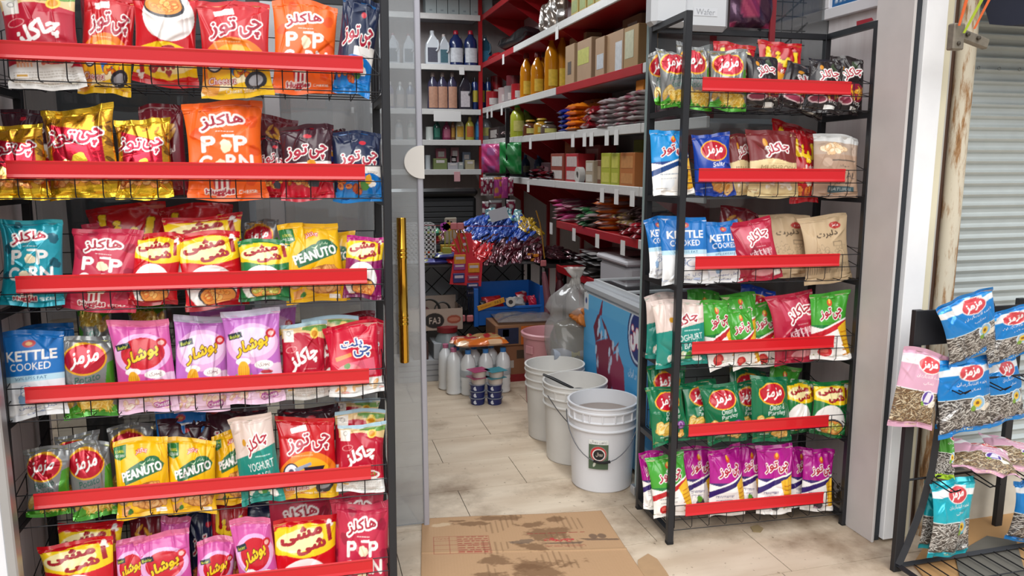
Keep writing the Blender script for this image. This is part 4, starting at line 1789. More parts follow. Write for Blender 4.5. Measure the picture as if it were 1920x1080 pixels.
# ------------------------------------------------------------------ the bags: (design, x0, x1, y top, y bottom, slant, row) measured in the photo
# row 0 = front row, 1 = second row, 2 = at the back
BAGS = {
    ('L', 'top'): [('maro', 150, 250, -30, 120, 0, 2), ('chak', 4, 156, -18, 166, -3, 0), ('chee', 142, 262, -14, 176, 28, 1), ('birdR', 244, 378, -14, 160, 12, 0, 1), ('chee', 372, 512, 0, 182, 0, 0),
                   ('popO', 508, 636, 4, 176, 6, 0), ('navy', 622, 716, -2, 178, 30, 0)],
    ('L', 'second'): [('choc', 5, 98, 203, 350, 0, 2), ('gold', -32, 92, 232, 376, -6, 0), ('maro', 262, 352, 195, 370, -4, 1), ('gold', 78, 228, 201, 372, -6, 0), ('gold', 214, 326, 222, 374, 4, 0),
                      ('maro', 478, 560, 216, 360, 14, 2), ('popO', 346, 500, 192, 376, -2, 0), ('choc', 478, 548, 262, 374, 8, 1), ('choc', 524, 628, 238, 376, -2, 0), ('choc', 588, 650, 240, 340, 10, 2), ('navy', 622, 718, 246, 378, 0, 0)],
    ('L', 'third'): [('popT', -4, 128, 412, 574, 14, 0), ('lina', 165, 320, 384, 540, 0, 2), ('popP', 160, 310, 408, 560, -6, 2), ('popP', 112, 280, 430, 584, 34, 0), ('lina', 300, 445, 383, 520, -6, 2),
                     ('birdR', 308, 465, 402, 540, -6, 1), ('birdR', 238, 348, 438, 572, 24, 0), ('birdR', 334, 462, 436, 578, -10, 0), ('mazS', 455, 525, 414, 520, 0, 2),
                     ('birdG', 446, 548, 450, 564, 4, 0), ('pean', 580, 668, 432, 560, 16, 1), ('pean', 526, 648, 418, 566, -10, 0), ('birdM', 642, 722, 442, 560, 10, 0)],
    ('L', 'fourth'): [('kett', 38, 150, 608, 760, -2, 2), ('kett', 2, 128, 620, 782, 2, 0), ('mazS', 148, 215, 572, 720, 0, 2, 1), ('mazS', 116, 218, 630, 782, 2, 0), ('mazS', 245, 320, 570, 700, 0, 2, 1),
                      ('bushP', 212, 330, 598, 774, -2, 0), ('bushL', 356, 470, 566, 720, -8, 2), ('bushL', 470, 560, 570, 710, 8, 2), ('bushL', 324, 432, 590, 772, 4, 0), ('bushL', 420, 532, 578, 756, 0, 0),
                      ('chak', 566, 674, 594, 730, 0, 1), ('maro', 615, 705, 585, 715, 0, 2), ('cplt', 664, 722, 596, 736, 4, 1), ('chak', 526, 616, 604, 748, 2, 0), ('cplt', 610, 718, 606, 740, -6, 0)],
    ('L', 'fifth'): [('mazS', 96, 190, 812, 940, 12, 1), ('mazS', 200, 292, 796, 930, 8, 2), ('mazS', 44, 138, 838, 968, 6, 0), ('mazS', 128, 216, 828, 970, -4, 0), ('kett', 292, 390, 764, 900, 0, 2),
                     ('choc', 296, 400, 786, 920, 6, 2), ('choc', 388, 510, 764, 900, 0, 2), ('pean', 398, 470, 806, 945, 0, 1), ('pean', 214, 322, 822, 968, 2, 0), ('pean', 312, 410, 822, 962, 8, 0),
                     ('choc', 520, 640, 762, 900, 0, 2), ('chak', 612, 712, 744, 880, 18, 2), ('chak', 622, 722, 768, 900, 6, 1), ('yogh', 432, 532, 776, 940, -22, 0), ('chee', 520, 634, 780, 934, 2, 0), ('chak', 630, 724, 792, 922, 4, 0)],
    ('L', 'bottom'): [('maro', 236, 330, 960, 1120, 10, 2), ('navy', 352, 424, 952, 1110, 4, 2), ('navy', 452, 540, 942, 1110, -6, 2), ('lina', 392, 470, 938, 1100, 8, 2), ('birdR', 104, 236, 978, 1130, 10, 1),
                      ('birdR', 74, 222, 1012, 1150, 8, 0), ('bushP', 286, 362, 966, 1130, 26, 1), ('bushP', 212, 290, 1008, 1150, 10, 0), ('bushP', 256, 366, 1000, 1152, -4, 0), ('bushP', 360, 446, 1008, 1150, 16, 0),
                      ('bushP', 436, 528, 970, 1146, -20, 0), ('popP', 502, 628, 922, 1100, 6, 2), ('popP', 620, 728, 916, 1090, -4, 1), ('birdR', 514, 636, 968, 1136, 0, 0), ('popP', 628, 734, 944, 1128, 8, 0)],
    ('R', 'top'): [('mazS', 1214, 1268, 100, 196, -16, 1), ('mazS', 1232, 1300, 92, 200, -14, 0), ('lina', 1336, 1412, 82, 190, 0, 2), ('mazS', 1264, 1338, 84, 206, -6, 0), ('mazS', 1330, 1402, 92, 206, -4, 0),
                   ('lina', 1420, 1506, 78, 190, -4, 2), ('blk', 1460, 1560, 128, 208, 16, 1), ('blk', 1390, 1468, 102, 206, -6, 0), ('blk', 1510, 1580, 112, 212, 6, 0), ('blk', 1556, 1626, 106, 214, -8, 0)],
    ('R', 'second'): [('blu', 1212, 1302, 244, 366, -14, 0), ('mush', 1360, 1420, 252, 366, -10, 1), ('mazB', 1294, 1380, 250, 368, -14, 0), ('lina', 1440, 1530, 234, 350, 6, 2), ('lina', 1478, 1534, 246, 380, -12, 1),
                      ('mush', 1394, 1506, 244, 370, -8, 0), ('royal', 1522, 1610, 252, 370, -6, 0)],
    ('R', 'third'): [('kett', 1208, 1262, 406, 520, -14, 1), ('kett', 1236, 1330, 404, 532, -10, 0), ('maro', 1338, 1432, 393, 500, 10, 2), ('kett', 1312, 1396, 414, 530, -16, 0), ('ketc', 1366, 1466, 410, 526, -26, 0),
                     ('kraft', 1428, 1526, 402, 520, -8, 1), ('kraft', 1496, 1604, 402, 530, -22, 0)],
    ('R', 'fourth'): [('yogh', 1208, 1276, 550, 670, -6, 2), ('yogh', 1222, 1328, 562, 686, -14, 0), ('grn', 1282, 1352, 544, 660, 0, 2), ('mazB', 1376, 1450, 538, 650, 10, 2), ('grn', 1350, 1422, 548, 660, -4, 1),
                      ('grn', 1306, 1386, 562, 688, -26, 0), ('grn', 1358, 1428, 578, 690, -26, 0), ('grn', 1398, 1474, 568, 686, -22, 1), ('ketc', 1434, 1546, 548, 680, -26, 0), ('grn', 1514, 1594, 546, 674, -12, 0)],
    ('R', 'fifth'): [('mazG', 1214, 1290, 686, 800, -8, 2), ('mazG', 1208, 1294, 724, 830, -18, 0), ('mazG', 1276, 1350, 714, 822, -6, 1), ('grn', 1436, 1498, 684, 790, 0, 2), ('mazG', 1366, 1440, 690, 800, 0, 2),
                     ('mazG', 1372, 1430, 716, 820, -8, 1), ('mazG', 1312, 1402, 718, 830, -22, 0), ('birdG', 1470, 1530, 714, 812, -4, 1), ('mazG', 1404, 1486, 704, 828, -8, 0), ('birdG', 1522, 1590, 714, 818, 0, 0)],
    ('R', 'bottom'): [('pur', 1198, 1250, 846, 952, -10, 1), ('grn', 1212, 1300, 852, 968, -20, 0), ('pur', 1276, 1346, 838, 955, -10, 1), ('pur', 1322, 1402, 838, 968, -12, 0), ('pur', 1382, 1432, 834, 952, -4, 1),
                      ('pur', 1416, 1486, 832, 962, -4, 0), ('pur', 1478, 1524, 838, 950, -4, 1), ('pur', 1500, 1566, 842, 958, -2, 0)],
}
RACKNAME = {'L': 'left', 'R': 'right'}
DEP = {0: (.045, .045), 1: (.10, .05), 2: (.165, .05)}
seed = 11
for (side, lev), rows in BAGS.items():
    R = RPL[side]
    for rw, rowname in ((0, 'front row'), (1, 'middle row'), (2, 'back row')):
        items = sorted([b_ for b_ in rows if b_[6] == rw], key=lambda q: q[1] + q[2])
        for i, it in enumerate(items):
            dsg, x0, x1, yt, yb, dx = it[:6]
            flip = len(it) > 7
            d0, lean = DEP[rw]
            seed += 7
            d0 += .009 * ((i % 2) * 2 - 1)
            wpx = x1 - x0
            nx = int(max(36, min(120, wpx * (.82 if rw == 0 else .6 if rw == 1 else .5))))
            if side == 'R':
                nx = max(nx, 64 if rw == 0 else 44)
            th = .030 if side == 'L' else .024
            if rw:
                th *= .8
            o = place_bag(dsg, x0, x1, yt, yb, dx, d0, lean, R, nx, seed, flip, th, ((seed * 37) % 11 - 5) * .03)
            nth = ORD[i + 1]
            pos = ('%s from left in %s' % (nth, rowname)) if len(items) > 1 else 'alone in the %s' % rowname
            tag(o, '%s, %s, %s shelf of %s rack' % (DESC[dsg], pos, lev, RACKNAME[side]), 'snack bag', 'snack bags on the %s rack' % RACKNAME[side])

# ------------------------------------------------------------------ shelving inside the shop
XS, YB = 1.78, 7.67
RED = mat('red_shelf_steel', '#a8141c', .45, .1, noise=.1, nscale=6)
SHW = mat('pale_grey_shelf', '#a9adb2', .5, noise=.08, nscale=6)
STRIP = mat('white_price_rail', '#cfcdca', .45, noise=.12, nscale=40)
TAGM = mat('white_paper_tag', '#dcdad8', .7)
LEV = {'top': 2.86, 'A': 2.41, 'B': 1.976, 'C': 1.665, 'D': 1.325, 'E': 1.04, 'F': .72}
JY = [3.2, onX(1206, 100, XS).y, onX(1043, 150, XS).y, onX(963, 188, XS).y, YB]
segcol = {'top': 'rrrr', 'A': 'wwwr', 'B': 'wrww', 'C': 'wwww', 'D': 'wwww', 'E': 'wrrr', 'F': 'rrrr'}
nm_shelf = {'top': 'topmost', 'A': 'second highest', 'B': 'third highest', 'C': 'fourth highest', 'D': 'fifth highest', 'E': 'second lowest', 'F': 'lowest'}
tags = {'A': [945, 1046], 'B': [915, 923, 942], 'C': [918, 930, 945, 958, 976, 996, 1076, 1098, 1111, 1140, 1158], 'D': [992, 1131, 1158, 1188], 'E': [1035, 1078, 1122, 1170], 'F': []}
b = MB()
for y in JY[1:] + [5.9, 6.8]:
    b.box(2.175, 2.2, y - .015, y + .015, .3, 3.1)
st_ = struct(b.obj('trim_10', RED))
for k, z in LEV.items():
    t = thing('wall_shelf', 'long red and white wall shelf on the right wall, %s of the seven' % nm_shelf[k], 'shelf', (XS, 3.2, z), 'shelves on the right wall')
    ymax = YB if k not in 'EF' else 5.33
    b = MB()
    b.box(.012, .42, 0, ymax - 3.2, -.022, 0)
    b.obj('shelf_board', SHW if k in 'BCD' else RED, t)
    for i in range(4):
        y0, y1 = JY[i] - 3.2, min(JY[i + 1], ymax) - 3.2
        if y1 <= y0:
            continue
        b = MB()
        b.box(-.004, .012, y0 + .006, y1 - .006, -.042, .010, bev=.003)
        b.obj('edge_strip', STRIP if segcol[k][i] == 'w' else RED, t)
    for y in JY[1:] + ([5.9, 6.8] if k not in 'EF' else [5.3]):
        if y > ymax:
            continue
        b = MB()
        b.prism([(.02, -.022), (.42, -.022), (.42, -.25), (.39, -.25)], .004, M=Matrix.Translation((0, y - 3.2 - .002, 0)))
        b.obj('bracket', RED, t)
    for px in tags.get(k, []):
        yy = 300 + (px - 560) * ((onX(963, 188, XS).y and 0) or 0)
        # find the tag's place along the strip from its column in the photo
        lo_, hi_ = 3.3, 7.6
        for _ in range(40):
            md_ = (lo_ + hi_) / 2
            if proj(Vector((XS, md_, z)))[0] > px:
                lo_ = md_
            else:
                hi_ = md_
        b = MB()
        b.box(-.008, -.005, md_ - 3.2 - .03, md_ - 3.2 + .03, -.10, -.015)
        b.obj('price_tag', TAGM, t)
BL = [('topmost', 2.86), ('second', 2.39), ('third', 1.968), ('fourth', 1.672), ('fifth', 1.385)]
for i, (nm, z) in enumerate(BL):
    t = thing('back_shelf', 'pale grey shelf on the back wall, %s from top' % nm, 'shelf', (.5, YB, z), 'shelves on the back wall')
    b = MB()
    b.box(0, XS - .5 - .02, 0, .37, -.02, 0)
    b.obj('shelf_board', SHW, t)
    b = MB()
    b.box(0, XS - .5 - .02, -.012, 0, -.05, .004, bev=.003)
    b.obj('edge_strip', STRIP, t)
    for (pa, w_) in {1: [(866, .05)], 2: [(838, .27)], 4: [(855, .06)]}.get(i, []):
        x = onY(pa, 200, YB).x - .5
        b = MB()
        b.box(x - w_ / 2, x + w_ / 2, -.018, -.013, -.115 if i != 1 else -.09, -.02)
        b.obj('price_tag', mat('pink_paper_tag', '#d8a0a4', .7) if i == 4 else TAGM, t)
b = MB()
b.box(XS - .035, XS + .0, YB - .0, YB + .03, 1.2, 3.1)
struct(b.obj('trim_11', RED))

# ------------------------------------------------------------------ bottles, jugs, cans, boxes
def lathe_bottle(name, label, cat, P, w, h, body, cap, lab=None, prof='round', group=None, depth=.7, rz=0.0, gloss=.25, capr=.28, alpha=1.0):
    t = thing(name, label, cat, TR(P[0], P[1], P[2], rz), group)
    r = w / 2 * (1.22 if prof == 'wave' else 1.1 if prof == 'oil' else 1)
    P_ = {'round': [(.86, 0), (1, .02), (1, .58), (.92, .68), (.6, .8), (.34, .86), (.32, .9)],
          'wave': [(.8, 0), (1, .03), (.94, .22), (.8, .42), (.92, .6), (.8, .74), (.4, .84), (.3, .9)],
          'shoulder': [(.9, 0), (1, .02), (.98, .5), (.94, .66), (.7, .76), (.42, .82), (.38, .88)],
          'can': [(.9, 0), (1, .02), (1, .8), (.8, .84), (.78, .86)],
          'tin': [(1, 0), (1.02, .015), (1, .03), (1, .96), (1.02, .985), (.98, 1.0)],
          'oil': [(.85, 0), (1, .03), (.97, .12), (1, .2), (.96, .3), (1, .38), (.95, .48), (.98, .58), (.85, .7), (.45, .82), (.32, .86), (.3, .9)]}[prof]
    pts = [(0, 0)] + [(a * r, z * h) for a, z in P_]
    b = MB()
    b.lathe(pts, 20, sy=depth)
    b.obj('bottle_body' if prof != 'tin' else 'can_body', mat('plastic_%s_%s' % (body.lstrip('#'), prof), body, gloss, coat=.4), t)
    if prof != 'tin':
        zt = P_[-1][1] * h
        b = MB()
        cr = capr * r * 1.25
        b.lathe([(0, zt - .01 * h), (cr, zt - .01 * h), (cr * 1.02, zt + .02 * h), (cr * .9, h - .01 * h), (cr * .8, h), (0, h)], 16, sy=1 if depth > .8 else .9)
        b.obj('cap', mat('cap_' + cap.lstrip('#'), cap, .35), t)
    if lab:
        (lc, z0, z1, ww) = lab
        n = 9
        vs, fs = [], []
        for i in range(n):
            a = -PI / 2 + (i / (n - 1) - .5) * ww
            for z in (z0 * h, z1 * h):
                vs.append((r * 1.025 * math.cos(a), r * depth * 1.04 * math.sin(a), z))
        for i in range(n - 1):
            fs.append((2 * i, 2 * i + 2, 2 * i + 3, 2 * i + 1))
        b = MB()
        b.add(vs, fs, 0, True)
        b.obj('label', mat('label_' + lc.lstrip('#'), lc, .45, noise=.35, nscale=45), t)
    return t


def back_at(px, py, dy=.08):
    return onY(px, py, YB + dy)


def bk(px0, px1, yt, z):
    p, q = onY(px0, yt, YB + .08), onY(px1, yt, YB + .08)
    return (p.x + q.x) / 2, YB + .08, z, q.x - p.x, p.z - z


def jug(name, label, x, y, z, w, h, body, lab, cap, group=None):
    t = thing(name, label, 'bottle', (x, y, z), group)
    b = MB()
    b.prism([(-w * .5, .02 * h), (-w * .42, 0), (w * .42, 0), (w * .5, .02 * h), (w * .5, .45 * h), (w * .36, .72 * h), (w * .12, .86 * h), (w * .1, .92 * h), (-w * .14, .92 * h), (-w * .16, .84 * h), (-w * .44, .62 * h), (-w * .5, .4 * h)], .09, M=Matrix.Translation((0, -.045, 0)))
    m = mat('jug_' + body.lstrip('#'), body, .3, coat=.3)
    o = b.obj('bottle_body', m, t)
    md = o.modifiers.new('bevel', 'BEVEL')
    md.width = .014
    md.segments = 2
    b = MB()
    b.tube([(w * .30, -.052, .72 * h), (w * .36, -.056, .6 * h), (w * .32, -.056, .46 * h), (w * .2, -.052, .4 * h)], .009, 8)
    b.obj('handle', mat('shade_' + body.lstrip('#'), body, .45, noise=.2), t)
    b = MB()
    b.lathe([(0, .9 * h), (w * .15, .9 * h), (w * .15, h * .985), (w * .12, h), (0, h)], 14)
    b.obj('cap', mat('cap_' + cap.lstrip('#'), cap, .35), t)
    b = MB()
    b.box(-w * .36, w * .3, -.0465, -.046, .08 * h, .5 * h)
    b.obj('label', mat('label_' + lab.lstrip('#'), lab, .45, noise=.35, nscale=45), t)
    return t


Z2, Z3, Z4, Z5 = 2.39, 1.968, 1.672, 1.385
x, y, z, w, h = bk(796, 824, 57, Z2)
jug('detergent_jug', 'white detergent jug at the left end of back shelf', x, y, z, w, h, '#c9cdd2', '#4a4a58', '#b9bcc0')
x, y, z, w, h = bk(821, 842, 64, Z2)
jug('detergent_jug', 'smaller white detergent jug left of the red-capped bottles', x, y, z, w, h, '#b9bec4', '#3f6470', '#c5b9b4')
for px0, px1, yt, dy, lb in ((843, 866, 57, 0, 'blue bottle with red cap, left of the two foremost'), (871, 893, 57, 0, 'blue bottle with red cap, right of the two foremost'), (879, 898, 60, .11, 'blue red-capped bottle standing behind the right one')):
    x, y, z, w, h = bk(px0, px1, yt, Z2)
    lathe_bottle('softener_bottle', lb, 'bottle', (x, y + dy, z), w, h, '#1d2c5c', '#a01c30', ('#c9cbd0', .1, .5, 1.9), 'wave')
x, y, z, w, h = bk(861, 873, 65, Z2)
jug('detergent_jug', 'white jug half hidden between two blue bottles', x, y + .12, z, w * 1.5, h, '#b4b9c0', '#4a5a68', '#c0b4b0')
x, y, z, w, h = bk(895, 922, 66, Z2)
jug('detergent_jug', 'dark teal detergent jug at right end of back shelf', x, y, z, w * .9, h, '#1c4a5e', '#2c6d8c', '#6a6f74')
x, y, z, w, h = bk(845, 866, 67, Z2)
for i, (px0, px1) in enumerate(((802, 820), (820, 838), (839, 856))):
    x, y, z, w, h = bk(px0, px1, 136, Z3)
    lathe_bottle('dish_soap_bottle', 'dark lavender soap bottle with peach label, %s from left' % ORD[i + 1], 'bottle', (x, y, z), w, h, '#3c3a52', '#8a7a74', ('#b98a72', .05, .62, 1.7), 'wave', 'soap bottles on the back shelf')
x, y, z, w, h = bk(858, 884, 136, Z3)
jug('detergent_jug', 'black detergent jug with white drop-shaped label', x, y, z, w, h, '#22202c', '#c4bcc0', '#5a3a3c')
for i, px in enumerate((890, 903, 915)):
    x, y, z, w, h = bk(px - 6, px + 6, 145, Z3)
    lathe_bottle('spray_can', 'dark blue spray can beside the black jug, %s from left' % ORD[i + 1], 'spray can', (x, y, z), w, h, '#1b2f63', '#14141a', ('#b5a53a', .25, .6, 1.8), 'can', 'spray cans on the back shelf', 1.0)
for px0, px1, yt, zb_, bc, cc, pf, lb, lc in ((812, 826, 224, Z4, '#16463c', '#16463c', 'shoulder', 'dark green lotion bottle on fourth back shelf', '#2c6a58'), (829, 845, 228, Z4, '#7a2848', '#8c3050', 'round', 'wine red round bottle on fourth back shelf', '#a85a72'),
                                  (854, 870, 219, Z4, '#b9b39a', '#c2a868', 'shoulder', 'cream pump bottle with yellow label', '#c79b36'), (872, 889, 219, Z4, '#a39a3a', '#c2b068', 'shoulder', 'olive yellow pump bottle beside the cream one', '#b5602c'),
                                  (891, 903, 217, Z4, '#1d5a86', '#1d4a76', 'round', 'blue slim bottle right of the pump bottles', '#2f78a4'), (845, 853, 223, Z4, '#7c4a2a', '#b09060', 'round', 'small amber bottle between two larger bottles', '#b98a3a')):
    x, y, z, w, h = bk(px0, px1, yt, zb_)
    lathe_bottle('lotion_bottle', lb, 'bottle', (x, y, z), w, h, bc, cc, (lc, .15, .6, 1.6), pf)


def carton(name, label, cat, P, sx, sy, sz, col, rz=0.0, group=None, side=None, rough=.6, face=None, bev=.003):
    """box standing at P (centre of its base)"""
    t = thing(name, label, cat, TR(P[0], P[1], P[2], rz), group)
    b = MB()
    b.box(-sx / 2, sx / 2, -sy / 2, sy / 2, 0, sz, bev=bev)
    b.obj('box_body', mat('card_' + col.lstrip('#'), col, rough, noise=.1, nscale=12), t)
    if side:
        for (f, c, u0, u1, z0, z1) in side:
            b = MB()
            if f == 'F':
                b.box(-sx / 2 + u0 * sx, -sx / 2 + u1 * sx, -sy / 2 - .0012, -sy / 2 - .0002, z0 * sz, z1 * sz)
            else:
                b.box(-sx / 2 - .0012, -sx / 2 - .0002, sy / 2 - u1 * sy, sy / 2 - u0 * sy, z0 * sz, z1 * sz)
            b.obj('label', mat('label_' + c.lstrip('#'), c, .5, noise=.3, nscale=40), t)
    return t


# goods further left on the back shelves, seen through the glass door
for i in range(4):
    jug('detergent_jug', 'pale detergent jug seen through the glass door, %s from left' % ORD[i + 1], .62 + i * .15, YB + .1, Z2, .12, .29, '#b4b9c0', '#4a5a68', '#8a5a60', 'jugs behind the door glass')
for i in range(6):
    lathe_bottle('soap_bottle', 'slim soap bottle on third shelf behind door glass, %s from left' % ORD[i + 1], 'bottle', (.58 + i * .1, YB + .1, Z3), .075, .26, ['#6a6480', '#8a8c90', '#54607a'][i % 3], '#b9b4b0', ('#a89c98', .1, .55, 1.6), 'wave', 'soap bottles behind the door glass')
for i in range(5):
    lathe_bottle('lotion_bottle', 'lotion bottle on fourth shelf behind door glass, %s from left' % ORD[i + 1], 'bottle', (.6 + i * .12, YB + .1, Z4), .08, .2, ['#9aa0a4', '#7c8a80', '#a89a9c'][i % 3], '#c2bcb4', ('#b8b0ac', .15, .6, 1.6), 'shoulder', 'lotion bottles behind the door glass')
# topmost back shelf: white boxes
for i in range(6):
    x = onY(806 + i * 21, 0, YB + .1).x
    carton('white_carton', 'white carton in a row on topmost back shelf, %s from left' % ORD[i + 1], 'box', (x, YB + .12, 2.861), .105, .16, .22, '#a9b3b4', side=[('F', '#8d979b', .35, .6, .15, .22)], group='white cartons on the top back shelf')
# fifth back shelf: small toiletries boxes
for i, (px0, px1, yt, c) in enumerate([(811, 838, 297, '#6f7a48'), (838, 858, 305, '#a8a4a8'), (858, 868, 304, '#989c98'), (871, 889, 300, '#a89c7c'), (846, 858, 292, '#b49aa0'), (818, 838, 278, '#a05a68'), (846, 862, 276, '#9c6a70'), (868, 884, 285, '#6a7484')]):
    x, y, z, w, h = bk(px0, px1, yt, Z5)
    if yt > 293:
        h1, z1 = h, Z5
        topz = z1 + h1
    else:
        h1, z1 = .07, z + h - .07
        z1 = max(z1, Z5 + .11)
    carton('soap_box', '%s box among toiletries on fifth back shelf' % ['green', 'white', 'pale grey', 'tan', 'small pale pink', 'dusty pink', 'rose', 'slate blue'][i], 'box', (x, y + (.0 if yt > 293 else .06), Z5 if yt > 293 else Z5), w * .95, .07 if yt > 293 else .06, (h1 if yt > 293 else z + h - Z5), c, side=[('F', '#c9c0bc', .2, .8, .6, .85)])
for i, (px0, px1, yt, c, lb) in enumerate([(798, 812, 238, '#b9bdb8', 'stack of white soap dishes at left of fourth shelf'), (797, 807, 291, '#b4b8ba', 'white round jar at left end of fifth shelf')]):
    x, y, z, w, h = bk(px0, px1, yt, Z4 if i == 0 else Z5)
    lathe_bottle('cream_jar', lb, 'jar', (x, y, z), w, h, c, c, None, 'tin', depth=1.0)


# right wall: things on the shelves
def ryz(px, py, x=1.86):
    p = onX(px, py, x)
    return p.y, p.z


def y_at(px, z, x):
    lo_, hi_ = 2.5, 9.0
    for _ in range(44):
        m_ = (lo_ + hi_) / 2
        if proj(Vector((x, m_, z)))[0] > px:
            lo_ = m_
        else:
            hi_ = m_
    return m_


def z_at(py, x, y):
    lo_, hi_ = 0.0, 3.4
    for _ in range(44):
        m_ = (lo_ + hi_) / 2
        if proj(Vector((x, y, m_)))[1] > py:
            lo_ = m_
        else:
            hi_ = m_
    return m_


def on_shelf(px0, px1, yt, lev, x=1.86):
    z = LEV[lev] + .001
    ya, yb_ = y_at(px0, z, x), y_at(px1, z, x)
    ym = (ya + yb_) / 2
    return x, ym, z, abs(ya - yb_), z_at(yt, x, ym) - z


OIL = None
for i, (px0, px1, yt, x, cap) in enumerate([(975, 999, 100, 1.87, '#6c1a1c'), (997, 1018, 98, 1.87, '#5c1a1c'), (1010, 1030, 98, 1.95, '#4c1a1c'), (1020, 1048, 64, 1.87, '#b01c20'), (1042, 1066, 58, 1.96, '#a01c20'), (1038, 1052, 80, 1.99, '#8a1c20')]):
    x_, y, z, w, h = on_shelf(px0, px1, yt, 'B', x)
    o = lathe_bottle('oil_bottle', ['short amber oil bottle at the left end of its row', 'short amber oil bottle second in its row', 'short amber oil bottle behind the others', 'tall amber oil bottle with bright red cap, foremost', 'tall amber oil bottle behind beside the cartons', 'amber oil bottle in the gap behind two tall ones'][i], 'bottle', (x_, y, z), min(w * .85, .1), h, '#b9740f', cap, ('#d9b23a', .12, .4, 1.4), 'oil', None, .95, 0, .12, .34)
for i, (px0, px1, yt, zz, c, sh) in enumerate([(922, 942, 143, 0, '#8e1c22', 1), (939, 956, 165, 0, '#a89090', 1), (914, 934, 172, 0, '#9c2028', 0), (952, 966, 162, 0, '#8c8484', 1), (965, 980, 158, 0, '#9c1c24', 0), (950, 975, 142, 0, '#6a2a30', 1)]):
    x_, y, z, w, h = on_shelf(px0, px1, yt, 'B', 1.85 if i not in (0, 5) else 1.97)
    lb = ['large red tin at the far end of the shelf', 'small pale tin in front of the large red tin', 'red jar wrapper pack at the far corner', 'grey-white tin beside small red tins', 'bright red tin next to the oil bottles', 'dark tin behind the small tins'][i]
    lathe_bottle('food_tin', lb, 'tin', (x_, y, z), min(w * .9, .13), h, c, c, ('#c4b8b4', .2, .6, 1.5), 'tin', None, 1.0)
# kraft cartons on the third shelf
for i, (px0, px1, yt, x, c, sd) in enumerate([(1059, 1076, 84, 1.83, '#a88a6a', ('#5b5048', .3, .7, .3, .6)), (1081, 1108, 74, 1.84, '#a5876a', ('#b9b860', .05, .85, .45, .8)), (1115, 1132, 70, 1.84, '#a38568', ('#b9bcc0', .2, .95, .25, .6)),
                                              (1132, 1168, 60, 1.86, '#a38364', ('#c0c2c4', .6, .95, .1, .75)), (1168, 1196, 48, 1.84, '#9c7c50', ('#b8b79a', .1, .7, .3, .9)), (1066, 1098, 36, 1.98, '#a98c6c', None), (1100, 1160, 40, 2.06, '#6f5a4a', None), (1164, 1200, 8, 2.05, '#8a6c50', ('#b8b4b0', .3, .8, .2, .9))]):
    x_, y, z, w, h = on_shelf(px0, px1, yt, 'B', x)
    h = min(h, .39) if i != 6 else .2
    carton('kraft_carton', ['slim kraft carton with dark emblem beside the oil', 'kraft carton with yellow-green label', 'narrow kraft carton with white label', 'wide plain kraft carton with tall white label', 'kraft carton nearest the right rack', 'open kraft carton behind the slim one', 'dark kraft carton at the very back', 'tall kraft carton with white sheet'][i], 'carton', (x_ + .06, y, z), .12, max(.03, w * .96), h, c, side=[('L',) + sd] if sd else None)
# black plastic bag and pasta packs on shelf A


def pillow(name, w, l, th, col, m, nx=14, seed=1, tips=None):
    """small pillow pack lying flat: w across x, l along y"""
    rs = np.random.RandomState(seed)
    ny = max(10, int(nx * l / w))
    S, T = np.meshgrid(np.linspace(-1, 1, nx), np.linspace(-1, 1, ny))
    g = (np.clip(1 - np.abs(S) ** 2.5, 0, 1) * np.clip(1 - np.abs(T) ** 3.5, 0, 1)) ** .5
    wr = sum(np.sin(S * rs.uniform(2, 9) + T * rs.uniform(2, 12) + rs.uniform(0, 6)) for _ in range(4)) * th * .07 * (g > 0.05)
    P = np.stack([S * w / 2, T * l / 2, th / 2 + th / 2 * g + wr], -1)
    Pb = np.stack([S * w / 2, T * l / 2, th / 2 - th / 2 * g], -1)
    C = np.empty(P.shape)
    C[:] = lin(col)
    if tips:
        C[np.abs(T) > .8] = lin(tips)
    cc = rs.rand(ny, nx)[..., None]
    if isinstance(m, tuple):
        C = np.where((np.sin(S * 3 + seed) * np.sin(T * 5 + seed * 2) > .25)[..., None], np.array(lin(m[1])), C)
        m = m[0]
    return merge_grids(name, [(P, C, False), (Pb, C, True)], m)


FILM = print_mat('wrapper_film', .32, .1, .2, .3, 40)
FOIL = print_mat('wrapper_foil', .22, .55, .25, .3, 40)
x_, y, z, w, h = on_shelf(948, 1005, 60, 'A', 1.95)
o = link('black_bag', pillow('black_bag', .34, .62, .16, '#17181a', mat('black_bin_film', '#141416', .18, spec=.8), 22, 5), None, TR(1.97, (y_at(948, 2.41, 1.9) + y_at(1010, 2.41, 1.9)) / 2, LEV['A'] + .001, .15))
tag(o, 'black plastic bag lying on the red and white shelf', 'bag')
for i, px in enumerate((925, 935)):
    o = link('candy_bag', pillow('candy_bag', .09, .13, .05, '#b01822', FILM, 10, 60 + i), None, TR(1.84, y_at(px, 2.41, 1.84), LEV['A'] + .001 + i * .0, .3 * i))
    tag(o, '%s red bag by the shelf end near the black bag' % ['farther', 'nearer'][i], 'bag')
for i, (px0, px1, yt, c1) in enumerate([(1024, 1042, 8, '#8c8078'), (1040, 1058, -14, '#9a8c80'), (1056, 1070, -10, '#7a6c60')]):
    x_, y, z, w, h = on_shelf(px0, px1, yt, 'A', 1.88)
    o = link('pasta_bag', pillow('pasta_bag', .12, h * 1.0, .08, c1, (FOIL, '#b8b4b0'), 14, 70 + i), None, TR(1.88, y, z + h * .5, 0) @ Matrix.Rotation(PI / 2, 4, 'X') @ Matrix.Rotation(-PI / 2, 4, 'Y'))
    tag(o, 'clear bag of %s standing on the high white-edged shelf' % ['pale nuts, leftmost', 'shells, middle', 'grain, right of the shells'][i], 'bag')
